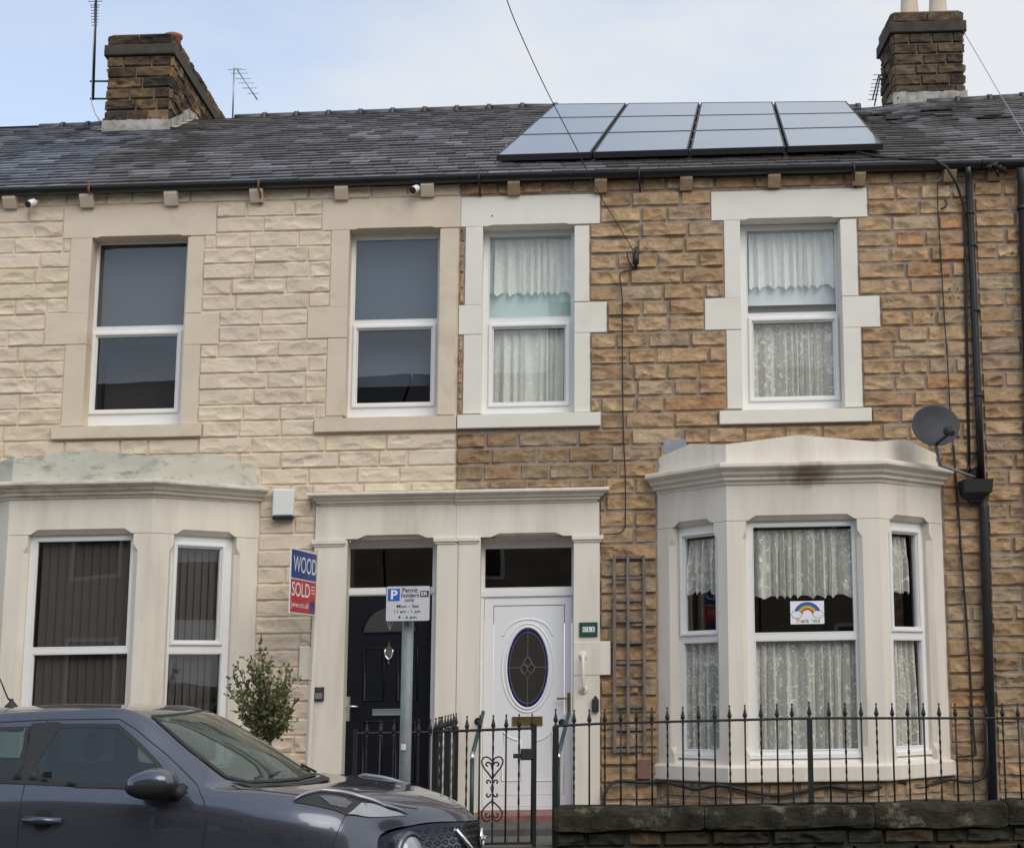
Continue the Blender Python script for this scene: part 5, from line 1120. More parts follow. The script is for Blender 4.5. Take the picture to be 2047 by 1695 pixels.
root = at('iron_railing', (2.5, WY+.06, ct), 'black iron railing of spear-topped bars on the mossy garden wall', 'railing')
def railv(x): return RL.px(x, np.interp(x, [1108, 1200, 1620, 2047, 2400], [1451, 1445.5, 1435, 1435, 1435]))[1]
def tipv(x): return RL.px(x, np.interp(x, [1108, 1206, 1620, 2047, 2400], [1419, 1416, 1404, 1404.5, 1405]))[1]
def botv(x): return RL.px(x, np.interp(x, [1108, 1200, 1620, 2047, 2400], [1618, 1613.5, 1604, 1604, 1604]))[1]
xs_ = [1144.5, 1175, 1206, 1238, 1269.5, 1300.5, 1331.6, 1362.6, 1394.5, 1426.7, 1456.5, 1487.5, 1519.4, 1551.7, 1582, 1656.3, 1688.6, 1720.9, 1751.5, 1783.4, 1814.4, 1846.3, 1877.7, 1910, 1941, 1972, 2004.7, 2035.8, 2068, 2100]
for i, x in enumerate(xs_):
    baluster(root, RL, RL.px(x+3, 1520)[0], botv(x), railv(x), tipv(x), i % 2 == 0)
for nm, f_ in (('top_rail', railv), ('bottom_rail', botv)):
    mb = MB(); P_ = [np.array(RL.w(RL.px(x, 1500)[0], 0, f_(x))) for x in range(1108, 2201, 60)]; mb.tube(P_, .010, 4, sm=False); mb.build(nm, M['iron'], root)
def post(parent, x, ytop, v0, w=.022, tip=True, pl=RL, yt=None):
    s_ = pl.px(x, 1520)[0]; v1 = pl.px(x, ytop)[1]; mb = MB(pl); mb.bbox(s_-w, s_+w, -w, w, v0, v1, .003)
    if tip: mb.pl = None; t = np.array(pl.w(s_, 0, pl.px(x, yt)[1])); finial(mb, t-np.array([0, 0, .094]), 1.05)
    mb.build('post', M['iron'], parent)
post(root, 1620, 1435, botv(1620), .020, True, yt=1403)
# gate post, gate, divider railing
root = at('gate_post', tuple(RL.w(RL.px(1109, 1600)[0], 0, .37)), 'thick black iron gate post at the left end of the railing', 'post')
post(root, 1110.5, 1451, .36, .026, True, yt=1417)
GP = Plane((0, WY+.04)); gz = GP.px(1040, 1687)[1]
def gate(root, x0, x1, xs_, trail, ttip, stile, scroll=None, rot=None):
    v1 = lambda x: GP.px(x, trail(x))[1]
    for i, x in enumerate(xs_): baluster(root, GP, GP.px(x+1, 1560)[0], gz, v1(x), GP.px(x, ttip(x))[1], i % 2 == 0)
    for nm, f_ in (('top_rail', v1), ('bottom_rail', lambda x: gz+.01)):
        mb = MB(); mb.tube([GP.w(GP.px(x, 1560)[0], 0, f_(x)) for x in (x0, (x0+x1)/2, x1)], .011, 4, sm=False); mb.build(nm, M['iron'], root)
    s_ = GP.px(stile, 1560)[0]; mb = MB(GP); mb.bbox(s_-.016, s_+.016, -.012, .012, gz-.02, v1(stile)+.035, .002); mb.build('stile', M['iron'], root)
root = at('iron_gate', tuple(GP.w(GP.px(980, 1600)[0], 0, gz)), 'closed black iron gate with heart scrollwork before the white door', 'gate')
tr1 = lambda x: 1462-(x-870)*.036; tp1 = lambda x: 1431-(x-900)*.035
gate(root, 872, 1070, [878.5, 905, 931, 957, 984, 1010, 1036, 1062], tr1, tp1, 1068.5)
def gpt(px, py): return np.array(GP.px(px, py))
def spiral(c, r, a0, turns, sg, n_=20, r1=.25): return [np.array([c[0]+sg*r*(1-(1-r1)*t)*math.cos(a0+turns*2*PI*t), c[1]+r*(1-(1-r1)*t)*math.sin(a0+turns*2*PI*t)]) for t in np.linspace(0, 1, n_)]
mb = MB(GP)
def st(pts, r=.0065): mb.tube([(p[0], 0, p[1]) for p in pts], r, 6)
cx0 = gpt(984, 1540)[0]; u1 = 1/240.
def hx(pts, sg): return [np.array([cx0+sg*a*u1, gpt(984, y)[1]]) for a, y in pts]
for sg in (-1, 1):
    st(hx([(0, 1556), (7, 1546), (15, 1536), (20, 1527), (21, 1520), (18, 1514), (12, 1512), (5, 1515), (1, 1520)], sg))
    st(spiral((cx0+sg*9*u1, gpt(984, 1528)[1]), .026, PI, -.8, sg)); st(hx([(0, 1538), (1, 1531), (3, 1524)], sg))
    st(spiral((cx0+sg*8*u1, gpt(984, 1563)[1]), .022, PI*1.1, -.8, sg)); st(spiral((cx0+sg*8*u1, gpt(984, 1588)[1]), .022, PI*.9, .8, sg))
    st(hx([(0, 1600), (7, 1606), (15, 1614), (20, 1622), (20, 1631), (16, 1638), (9, 1641), (3, 1637)], sg)); st(spiral((cx0+sg*9*u1, gpt(984, 1628)[1]), .026, PI, .8, sg))
    st([np.array([cx0+sg*.014*math.sin(t*PI)*math.cos(t*7), gpt(984, 1567+16*t)[1]]) for t in np.linspace(0, 1, 10)], .004)
mb.build('scrollwork', M['iron'], root)
mb = MB(GP); r = GP.rect(1040.5, 1067, 1496, 1518.5); mb.bbox(r[0], r[1], -.03, .03, r[2], r[3], .008); r = GP.rect(1026, 1041, 1506, 1515); mb.bbox(r[0], r[1], -.015, .015, r[2], r[3], .004); mb.build('lock_box', M['blackmatt'], root)
root = at('iron_gate', tuple(GP.w(GP.px(780, 1600)[0], 0, gz)), 'black iron gate before the black door, half hidden by the sign pole', 'gate')
tr2 = lambda x: 1464-(x-820)*.02; gate(root, 704, 862, [730, 757, 784, 811, 834, 857], tr2, lambda x: 1437-(x-820)*.03, 708)
# divider running back from the gates to the house
DV0, DV1 = np.array(U(868, 1600, WY+.1)), np.array(U(911, 1560, -.2)); d_ = (DV1-DV0)[:2]; DP = Plane(DV0[:2], d_); Ld = np.hypot(*d_)
root = at('iron_railing', (DV0[0], -1.2, .37), 'short black railing dividing the two front paths, seen nearly end on', 'railing')
def dvv(s_, which):
    a, b_ = {'tip': (V2(866, 1434, WY+.1), V2(909, 1424, -.2)), 'rail': (V2(866, 1462, WY+.1), V2(909, 1456, -.2))}[which]; return a+(b_-a)*s_/Ld
def V2(x, y, n): return FAC.px(x, y, n)[1]
for i in range(8):
    s_ = Ld*(i+.1)/7.3
    if i in (0, 4, 7):
        mb = MB(DP); mb.bbox(s_-.024, s_+.024, -.024, .024, .36, dvv(s_, 'rail')+.02, .003); mb.pl = None; finial(mb, np.array(DP.w(s_, 0, dvv(s_, 'tip')))-np.array([0, 0, .094])); mb.build('post', M['iron'], root)
    else: baluster(root, DP, s_, .40, dvv(s_, 'rail'), dvv(s_, 'tip'))
for nm, dz in (('top_rail', None), ('bottom_rail', .42)):
    mb = MB(); mb.tube([DP.w(s_, 0, dz if dz else dvv(s_, 'rail')) for s_ in (0, Ld)], .011, 4, sm=False); mb.build(nm, M['iron'], root)
# handrails
def handrail(top, bend, foot, Y0, Y1, label):
    a, b_ = U(*top, Y0), U(*bend, Y1); c_ = U(*foot, Y1); c_ = np.array([b_[0], b_[1], .30+S*b_[0]]); root = at('handrail', tuple(c_), label, 'handrail', 'green handrails beside the white door')
    mtube('rail', [a, b_+(a-b_)*.03], .019, M['green'], root, 12); mtube('post', [b_-np.array([0, 0, .04]), c_], .019, M['green'], root, 12)
    mtube('joint', [b_+(a-b_)*.05, b_, b_-np.array([0, 0, .06])], .021, M['chrome'], root, 12)
    e = a+(b_-a)*.16; mtube('wall_bracket', [e, e+np.array([-.02, .0, -.03]), np.array([e[0]-.05, -.055, e[2]-.03])], .009, M['iron'], root); mb = MB(); mb.lathe((e[0]-.05, -.056, e[2]-.03), [(.035, 0), (.035, .008)], 12, (0, -1, 0)); mb.build('bracket_plate', M['iron'], root)
handrail((966, 1423), (944, 1510), None or (942, 1620), -.22, -1.0, 'green handrail sloping down left of the white door')
handrail((1137, 1426), (1116, 1509), (1114, 1627), -.22, -1.0, 'green handrail sloping down right of the white door')
# ---- shrub
root = at('potted_shrub', tuple(U(540, 1600, -1.25)), 'leafy evergreen shrub between the left bay and the sold board', 'shrub')
SB = U(540, 1482, -1.25); rng = random.Random(12); lv = MB(); br = MB(); nprng = np.random.RandomState(5)
bz = .44+S*SB[0]
mb = MB(); mb.lathe((SB[0], SB[1], bz-.08), [(.14, 0), (.19, .30), (.205, .30), (.205, .34), (.18, .34), (.17, .28)], 24); mb.build('pot', M['potc'], root)
tips = [(466, 1352), (458, 1380), (478, 1340), (500, 1325), (519, 1290), (524, 1310), (560, 1333), (572, 1345), (585, 1365), (588, 1408), (578, 1430), (560, 1445), (480, 1425), (492, 1440), (486, 1400), (500, 1380), (520, 1350), (540, 1345), (556, 1370), (572, 1385), (530, 1380), (545, 1400), (515, 1410), (560, 1415), (505, 1345), (535, 1330), (495, 1365), (575, 1355), (550, 1385), (525, 1425), (510, 1330), (570, 1400), (520, 1370), (480, 1385)]
def leafc():
    return np.array([(.12, .145, .04), (.07, .095, .03), (.17, .19, .06), (.24, .24, .10)][nprng.choice(4, p=[.4, .3, .2, .1])])*nprng.uniform(.8, 1.2)
def leaf(p, d, L_):
    d = d/np.linalg.norm(d); a = nprng.randn(3); a -= d*(a@d); a /= np.linalg.norm(a); w = L_*.32; q_ = [lv.P(p), lv.P(p+d*L_*.5+a*w), lv.P(p+d*L_), lv.P(p+d*L_*.5-a*w)]
    c_ = leafc()
    for k in q_: lv.c[k] = c_
    lv.face(q_)
for x, y in tips:
    t = U(x, y, SB[1]+nprng.uniform(-.35, .35)); m_ = (SB+t)/2+np.array([0, 0, -.05])+nprng.randn(3)*.02; n_ = 14; P_ = [(1-u_)**2*SB+2*u_*(1-u_)*m_+u_*u_*t for u_ in np.linspace(0, 1, n_)]
    br.tube(P_, [.009*(1-.8*i/n_) for i in range(n_)], 5)
    for i in range(4, n_):
        for _ in range(2):
            d = nprng.randn(3)*.6+(P_[i]-P_[i-1])/np.linalg.norm(P_[i]-P_[i-1]); d /= np.linalg.norm(d); L_ = nprng.uniform(.05, .14)*(1.1 if i < n_-2 else .7); e = P_[i]+d*L_; br.tube([P_[i], e], [.003, .0015], 4)
            for k in range(5): leaf(P_[i]+(e-P_[i])*nprng.rand(), d+nprng.randn(3)*.8, nprng.uniform(.024, .046))
br.tube([np.array([SB[0], SB[1], bz+.2]), SB], [.02, .014], 8)
lv.build('foliage', M['leaf'], root, recalc=False); br.build('branches', M['bark'], root)
# ---- sold board
nb0, nb1 = U(580, 1158, -1.02), U(631, 1170, -.30); BP = Plane(nb0[:2], (nb1-nb0)[:2]); Lb = np.hypot(*(nb1-nb0)[:2]); v1 = (BP.px(585, 1093)[1]+BP.px(633, 1108)[1])/2; v0 = (BP.px(576, 1225)[1]+BP.px(628, 1230)[1])/2
root = at('sold_board', tuple(U(612, 1600, -.27)), 'blue and red estate agent SOLD board on a white post left of the black door', 'sign')
mb = MB(BP); mb.bbox(0, Lb, -.004, .006, v0, v1, .001); mb.build('board', M['white'], root)
h_ = v1-v0; e = .012
mb = MB(BP); mb.box(e, Lb-e, -.0065, -.003, v0+h_*.545, v1-e); mb.build('blue_panel', M['bblue'], root)
mb = MB(BP); mb.box(e, Lb-e, -.0065, -.003, v0+e, v0+h_*.525); mb.build('red_panel', M['bred'], root)
text('WOOD', BP, .06, Lb-.02, v0+h_*.64, v0+h_*.89, -.008, M['white'], root)
text('SOLD', BP, .03, Lb*.74, v0+h_*.265, v0+h_*.485, -.008, M['white'], root, bold=.01)
text('jww.co.uk', BP, .03, Lb*.72, v0+h_*.065, v0+h_*.19, -.008, M['white'], root, bold=.005)
mb = MB(BP); mb.prism(ell(Lb*.86, v0+h_*.12, .075, .05, k=20), -.0085, -.0064); mb.box(Lb*.80, Lb*.93, -.0085, -.0064, v0+h_*.15, v0+h_*.23); mb.build('logo', M['bblue'], root)
for k in range(3): mb = MB(BP); mb.box(Lb*.79, Lb*.93, -.0078, -.0064, v0+h_*(.44-.05*k), v0+h_*(.455-.05*k)); mb.build('small_print', M['white'], root)
p0_, p1_ = U(637, 1100, -.27), U(616, 1510, -.27); mb = MB(); pb_ = np.array([p1_[0]-.01, p1_[1], .2])
mb.tube([p0_, p1_, pb_], .028, 4, sm=False); mb.build('post', M['bayL'], root)
for y in (1291, 1360): c_ = U(621, y, -.305); mb = MB(); mb.lathe(c_, [(.006, 0), (.006, .004)], 8, (0, -1, 0)); mb.build('screw', M['iron'], root)
# ---- parking sign
YS = -4.6; SP_ = Plane((0, YS), (1, .03)); root = at('parking_sign', tuple(U(806, 1695, YS)*np.array([1, 1, 0])+np.array([0, 0, .1-S*1.2])), 'grey steel post with white permit holders parking sign on the pavement edge', 'sign')
tp_, bt_ = U(817, 1172, YS), U(809, 1560, YS); bt2 = tp_+(bt_-tp_)*((tp_[2]-.08)/(tp_[2]-bt_[2])); mtube('post', [tp_, bt2], .039, M['galv'], root, 20)
a, b_ = SP_.px(771, 1206, -.06), SP_.px(860, 1206, -.06); vt_, vb_ = SP_.px(815, 1170.5, -.06)[1], SP_.px(815, 1242, -.06)[1]
s0, s1 = a[0], b_[0]; W_ = s1-s0; H_ = vt_-vb_; t_ = math.radians(1.2)
def rr(s0, s1, v0, v1, r, k=5): return [(cx+r*math.cos(a), cy+r*math.sin(a)) for cx, cy, a0 in ((s1-r, v1-r, 0), (s0+r, v1-r, PI/2), (s0+r, v0+r, PI), (s1-r, v0+r, 1.5*PI)) for a in np.linspace(a0, a0+PI/2, k)]
mb = MB(SP_); mb.prism(rr(s0, s1, vb_, vt_, .012), -.062, -.056); mb.build('plate_edge', M['blackmatt'], root)
mb = MB(SP_); mb.prism(rr(s0+.004, s1-.004, vb_+.004, vt_-.004, .010), -.064, -.0605); plate = mb.build('plate', M['signgrey'], root)
mb = MB(SP_); mb.box(s0+W_*.05, s0+W_*.315, -.0665, -.0635, vb_+H_*.585, vb_+H_*.92); mb.build('blue_square', M['blue'], root)
text('P', SP_, s0+W_*.115, s0+W_*.265, vb_+H_*.62, vb_+H_*.885, -.068, M['white'], root, bold=.03)
B_ = M['blackmatt']
for s_, x0, x1, y0, y1 in (('Permit', .37, .72, .81, .945), ('holders', .35, .745, .675, .795), ('only', .435, .65, .52, .655), ('Mon - Sat', .25, .75, .385, .475), ('11 am - 1 pm', .205, .785, .215, .325), ('4 - 6 pm', .28, .70, .055, .165)):
    text(s_, SP_, s0+W_*x0, s0+W_*x1, vb_+H_*y0, vb_+H_*y1, -.0655, B_, root, bold=.012)
mb = MB(SP_); mb.box(s0+W_*.775, s0+W_*.965, -.0665, -.0635, vb_+H_*.685, vb_+H_*.85); mb.build('zone_box', B_, root)
text('ER', SP_, s0+W_*.80, s0+W_*.94, vb_+H_*.715, vb_+H_*.82, -.068, M['white'], root, bold=.015)
mb = MB(SP_); r = SP_.rect(800, 812, 1486, 1498, -.0); mb2 = [(.039*math.sin(a), -.0395*math.cos(a)) for a in (-.9, -.6, -.3, 0., .1)]
c_ = SP_.px(811, 1492)[0]; Q = [[mb.P((c_+x, n_-.0008, v)) for x, n_ in mb2] for v in (r[2], r[3])]
for j in range(4): mb.face((Q[0][j], Q[0][j+1], Q[1][j+1], Q[1][j]))
mb.build('sticker', M['white'], root)
for v in (vb_+H_*.2, vb_+H_*.8): mb = MB(SP_); c_ = SP_.px(817, 1206)[0]; mb.box(c_-.05, c_+.05, -.056, -.030, v-.012, v+.012); mb.build('clamp', M['alu'], root)
# ---- rainbow poster inside the right bay
pl = plR[1]; n = .112; r = pl.rect(1580, 1647.5, 1201, 1247, n); root = at('rainbow_poster', tuple(pl.w((r[0]+r[1])/2, n, r[2])), 'child-style rainbow THANK YOU poster stuck inside the bay window', 'poster')
w_, h_ = r[1]-r[0], r[3]-r[2]; mb = MB(pl); mb.box(r[0], r[1], n, n+.002, r[2], r[3]); mb.build('paper', mat('paper', (.80, .82, .84), .8), root)
cols = [('violet', (.12, .03, .30)), ('blue', (.02, .10, .45)), ('green', (.03, .30, .10)), ('yellow', (.65, .50, .03)), ('orange', (.62, .20, .02)), ('red', (.55, .03, .03))]
cx, cy = (r[0]+r[1])/2, r[2]+h_*.40
for i, (nm, c_) in enumerate(cols):
    ro, ri = w_*(.40-.042*i), w_*(.40-.042*(i+1)); mb = MB(pl)
    A_ = np.linspace(.12, PI-.12, 24); o_ = [mb.P((cx+ro*math.cos(a), n-.001, cy+ro*.95*math.sin(a))) for a in A_]; i_ = [mb.P((cx+ri*math.cos(a), n-.001, cy+ri*.95*math.sin(a))) for a in A_]
    for j in range(23): mb.face((o_[j], o_[j+1], i_[j+1], i_[j]))
    mb.build(nm+'_band', mat(nm+'_ink', c_, .7), root, recalc=False)
for sg in (-1, 1):
    for nm, g, mm in (('cloud_outline', 1.1, 'blindgrey'), ('cloud', 1.0, 'white')):
        mb = MB(pl); nn = n-(.0014 if g > 1 else .002)
        pts = [(cx+sg*w_*.32+w_*.155*g*math.cos(a)*(1+.10*math.cos(6*a)), cy+h_*.02+h_*.15*g*math.sin(a)*(1+.10*math.cos(6*a))) for a in np.linspace(0, 2*PI, 36, endpoint=False)]; mb.prism(pts, nn, nn+.0005); mb.build(nm, M[mm], root)
inkc = [(.55, .03, .03), (.62, .20, .02), (.65, .5, .03), (.03, .3, .1), (.02, .1, .45)]; x = r[0]+w_*.16
for i, ch_ in enumerate('Thank You!'):
    if ch_ == ' ': x += w_*.035; continue
    cw = w_*(.032 if ch_ == '!' else .072); hh = h_*(.17 if ch_ in 'TYhk!' else .125); text(ch_, pl, x, x+cw, r[2]+h_*.06, r[2]+h_*.06+hh, n-.0012, mat('ink', inkc[(i*2) % 5], .7), root, 'letter', bold=.02); x += cw+w_*.008
# ================================================================== CAR
CH_ = math.radians(-3); CQ = np.array([-2.62, -5.85, 0.02])
def cw(X, y, Z):
    x = CQ[0]+X*math.cos(CH_)-y*math.sin(CH_); Y = CQ[1]+X*math.sin(CH_)+y*math.cos(CH_); return (x, Y, CQ[2]+Z+S*x)
car = at('parked_car', tuple(cw(0, 0, -.02)), 'dark grey compact crossover car parked at the kerb in front of the cream house', 'car')
ST = [  # stations: levels 0..7 as (X, y, Z), near side y negative
 [(-2.06, -.60, .28), (-2.09, -.62, .60), (-2.08, -.60, .92), (-2.02, -.55, 1.12), (-1.98, -.47, 1.30), (-1.98, -.38, 1.36), (-1.99, -.2, 1.38), (-2.0, 0, 1.38)],
 [(-1.80, -.82, .26), (-1.80, -.87, .60), (-1.78, -.86, .98), (-1.72, -.74, 1.22), (-1.62, -.56, 1.42), (-1.60, -.46, 1.455), (-1.60, -.24, 1.47), (-1.60, 0, 1.475)],
 [(-1.25, -.84, .26), (-1.25, -.885, .60), (-1.25, -.875, 1.0), (-1.25, -.79, 1.21), (-1.22, -.60, 1.455), (-1.22, -.50, 1.505), (-1.22, -.26, 1.53), (-1.22, 0, 1.535)],
 [(-.65, -.83, .26), (-.65, -.875, .58), (-.65, -.87, .99), (-.65, -.805, 1.19), (-.65, -.62, 1.495), (-.65, -.52, 1.540), (-.65, -.28, 1.565), (-.65, 0, 1.570)],
 [(-.15, -.83, .26), (-.15, -.875, .58), (-.15, -.87, .985), (-.15, -.82, 1.175), (-.15, -.63, 1.512), (-.15, -.53, 1.555), (-.15, -.28, 1.578), (-.15, 0, 1.583)],
 [(.25, -.83, .26), (.25, -.875, .58), (.25, -.87, .975), (.26, -.825, 1.150), (.24, -.625, 1.512), (.30, -.53, 1.530), (.38, -.28, 1.535), (.42, 0, 1.537)],
 [(.50, -.83, .26), (.50, -.875, .58), (.50, -.875, .965), (.50, -.83, 1.130), (.50, -.69, 1.335), (.60, -.60, 1.352), (.72, -.32, 1.372), (.78, 0, 1.378)],
 [(.74, -.83, .26), (.74, -.875, .58), (.74, -.88, .955), (.74, -.835, 1.112), (.80, -.745, 1.150), (.92, -.60, 1.152), (1.10, -.30, 1.140), (1.19, 0, 1.138)],
 [(1.05, -.84, .28), (1.05, -.885, .60), (1.05, -.895, .93), (1.05, -.83, 1.090), (1.12, -.70, 1.125), (1.18, -.56, 1.128), (1.30, -.30, 1.125), (1.36, 0, 1.118)],
 [(1.28, -.845, .28), (1.28, -.89, .60), (1.29, -.89, .92), (1.29, -.81, 1.062), (1.35, -.67, 1.098), (1.41, -.50, 1.105), (1.54, -.26, 1.100), (1.60, 0, 1.090)],
 [(1.47, -.825, .28), (1.47, -.87, .58), (1.47, -.845, .90), (1.49, -.755, 1.022), (1.56, -.62, 1.062), (1.63, -.47, 1.072), (1.76, -.25, 1.062), (1.82, 0, 1.050)],
 [(1.585, -.77, .28), (1.585, -.81, .56), (1.58, -.775, .84), (1.605, -.685, .955), (1.72, -.55, 1.000), (1.82, -.42, 1.005), (1.95, -.23, .990), (2.02, 0, .975)],
 [(1.66, -.70, .28), (1.66, -.73, .54), (1.655, -.70, .79), (1.67, -.62, .885), (1.82, -.48, .915), (1.935, -.37, .920), (2.055, -.20, .907), (2.11, 0, .897)]]
SG = np.array(ST, float); NS, NL = SG.shape[:2]
def cr1(A, t):      # Catmull-Rom along axis 0 with t in index units (vector)
    n = A.shape[0]; i = np.clip(np.floor(t).astype(int), 0, n-2); f_ = (t-i).reshape(-1, *[1]*(A.ndim-1)); g = lambda k: A[np.clip(k, 0, n-1)]
    p0 = np.where((i-1 < 0).reshape(-1, *[1]*(A.ndim-1)), 2*g(i)-g(i+1), g(i-1)); p3 = np.where((i+2 > n-1).reshape(-1, *[1]*(A.ndim-1)), 2*g(i+1)-g(i), g(i+2)); p1, p2 = g(i), g(i+1)
    return .5*((2*p1)+(-p0+p2)*f_+(2*p0-5*p1+4*p2-p3)*f_**2+(-p0+3*p1-3*p2+p3)*f_**3)
NI, NJ = (NS-1)*16, (NL-1)*12
fine = cr1(SG, np.linspace(0, NS-1, NI+1)); fine = np.swapaxes(cr1(np.swapaxes(fine, 0, 1), np.linspace(0, NL-1, NJ+1)), 0, 1)
fine[:, -1, 1] = 0
# mirror
full = np.concatenate([fine, fine[:, -2::-1]*np.array([1, -1, 1])], 1)
I_, J_ = full.shape[:2]
V_ = full.reshape(-1, 3); Fq = [(i*J_+j, (i+1)*J_+j, (i+1)*J_+j+1, i*J_+j+1) for i in range(I_-1) for j in range(J_-1)]
bv = BVHTree.FromPolygons([Vector(v) for v in V_], Fq)
WV = [Vector(cw(*v)) for v in V_]; bvw = BVHTree.FromPolygons(WV, Fq); OEYE = Vector(EYE)
def hit(px, py):
    """photo pixel -> point on the near flank / bonnet in car coordinates"""
    d = Vector(ray(px, py)).normalized(); h = bvw.ray_cast(OEYE, d)
    if h[0] is None: h = (bvw.find_nearest(OEYE+d*9.0)[0],)
    p = np.array(h[0]); q_ = p-np.array([CQ[0], CQ[1], 0]); X = q_[0]*math.cos(CH_)+q_[1]*math.sin(CH_); y = -q_[0]*math.sin(CH_)+q_[1]*math.cos(CH_); return np.array([X, y, p[2]-CQ[2]-S*p[0]])
def inpoly(poly, x, y):
    c_ = False; n = len(poly)
    for i in range(n):
        x0, y0 = poly[i]; x1, y1 = poly[(i+1) % n]
        if (y0 > y) != (y1 > y) and x < (x1-x0)*(y-y0)/(y1-y0)+x0: c_ = not c_
    return c_
def inset(poly, d):
    P_ = [np.array(p) for p in poly]; n = len(P_); A_ = sum(P_[i][0]*P_[(i+1) % n][1]-P_[(i+1) % n][0]*P_[i][1] for i in range(n)); sg = 1 if A_ > 0 else -1; out = []
    for i in range(n):
        e0 = P_[i]-P_[i-1]; e1 = P_[(i+1) % n]-P_[i]; e0 /= np.linalg.norm(e0)+1e-9; e1 /= np.linalg.norm(e1)+1e-9
        n0_, n1_ = np.array([-e0[1], e0[0]])*sg, np.array([-e1[1], e1[0]])*sg; m_ = n0_+n1_; m_ /= np.linalg.norm(m_)+1e-9; out.append(P_[i]+m_*d/max(.5, m_@n0_))
    return out
def dens(poly, st=.03):
    out = []
    for i in range(len(poly)):
        a, b_ = np.array(poly[i]), np.array(poly[(i+1) % len(poly)]); k = max(1, int(np.linalg.norm(b_-a)/st)); out += [a+(b_-a)*j/k for j in range(k)]
    return out
def smooth_poly(poly, r=2):
    """closed Catmull-Rom"""
    P_ = [np.array(p) for p in poly]; n = len(P_); out = []
    for i in range(n):
        p0, p1, p2, p3 = P_[i-1], P_[i], P_[(i+1) % n], P_[(i+2) % n]
        for t in np.linspace(0, 1, r, endpoint=False): out.append(.5*((2*p1)+(-p0+p2)*t+(2*p0-5*p1+4*p2-p3)*t*t+(-p0+3*p1-3*p2+p3)*t**3))
    return out
def proj_pt(axis, u, v, far=False):
    if axis == 'side': o, d = Vector((u, 2 if far else -2, v)), Vector((0, -1 if far else 1, 0))
    else: o, d = Vector((u, v, 3)), Vector((0, 0, -1))
    h = bv.ray_cast(o, d)
    if h[0] is None: h = bv.find_nearest(Vector((u, (.8 if far else -.8), v)) if axis == 'side' else Vector((u, v, 1.1)))
    return np.array(h[0]), np.array(h[1])
def patch(name, axis, poly, off, m, hole=None, far=False, parent=None, cell=.05, thick=0):
    poly = dens(poly, cell*.7); ed = [(i, (i+1) % len(poly)) for i in range(len(poly))]; vs_ = list(poly)
    if hole is not None:
        h_ = dens(hole, cell*.7); k = len(vs_); vs_ += h_; ed += [(k+i, k+(i+1) % len(h_)) for i in range(len(h_))]
    xs = [p[0] for p in poly]; ys = [p[1] for p in poly]
    for x in np.arange(min(xs), max(xs), cell):
        for y in np.arange(min(ys), max(ys), cell):
            if inpoly(inset(poly, cell*.3), x, y) and not (hole is not None and inpoly(hole, x, y)): vs_.append(np.array([x, y]))
    res = delaunay_2d_cdt([Vector((float(p[0]), float(p[1]))) for p in vs_], ed, [], 0, 1e-6); mb = MB(); ids = []
    for p in res[0]:
        q_, nn = proj_pt(axis, p.x, p.y, far)
        if axis == 'side': nn = nn if (nn[1] > 0) == far else -nn
        elif nn[2] < 0: nn = -nn
        ids.append(mb.P(cw(*(q_+nn*off))))
    for t in res[2]:
        m_ = sum((res[0][i] for i in t), Vector((0, 0)))/len(t)
        if inpoly(poly, m_.x, m_.y) and not (hole is not None and inpoly(hole, m_.x, m_.y)): mb.face([ids[i] for i in t], True)
    return mb.build(name, m, parent or car, recalc=False)
def pxpoly(pts, axis):
    out = []
    for p in pts:
        h = hit(*p); out.append((h[0], h[2]) if axis == 'side' else (h[0], h[1]))
    return out
winF = smooth_poly([(-.165, 1.185), (-.135, 1.46), (-.10, 1.478), (.17, 1.474), (.235, 1.455), (.42, 1.315), (.60, 1.150), (.60, 1.135)], 3)
winR = smooth_poly([(-.31, 1.19), (-.29, 1.44), (-.33, 1.466), (-.9, 1.45), (-1.12, 1.40), (-1.27, 1.29), (-1.22, 1.235), (-.8, 1.21)], 3)
ws_half = [(.45, 0.), (.44, -.25), (.40, -.42), (.345, -.545), (.40, -.59), (.60, -.645), (.82, -.665), (.93, -.60), (1.03, -.45), (1.12, -.25), (1.165, 0.)]
wsP = ws_half+[(x, -y) for x, y in ws_half[-2:0:-1]]
holes_side = [inset(winF, .012), inset(winR, .012)]; hole_top = inset(wsP, .015)
FWX, RWX, WR = 1.235, -1.30, .385
mb = MB(); ids = [mb.P(cw(*v)) for v in V_]; cen = [(V_[f][0]+V_[g][0])/2 for f, _, g, _ in Fq]
for q_ in Fq:
    c_ = (V_[q_[0]]+V_[q_[2]])/2
    if abs(c_[1]) > .5 and c_[2] > 1.05 and any(inpoly(h, c_[0], c_[2]) for h in holes_side): continue
    if c_[2] > 1.10 and .3 < c_[0] < 1.25 and inpoly(hole_top, c_[0], c_[1]): continue
    if abs(c_[1]) > .55 and c_[2] < .8 and min((c_[0]-FWX)**2, (c_[0]-RWX)**2)+(c_[2]-.34)**2 < WR**2: continue
    mb.face([ids[i] for i in q_], True)
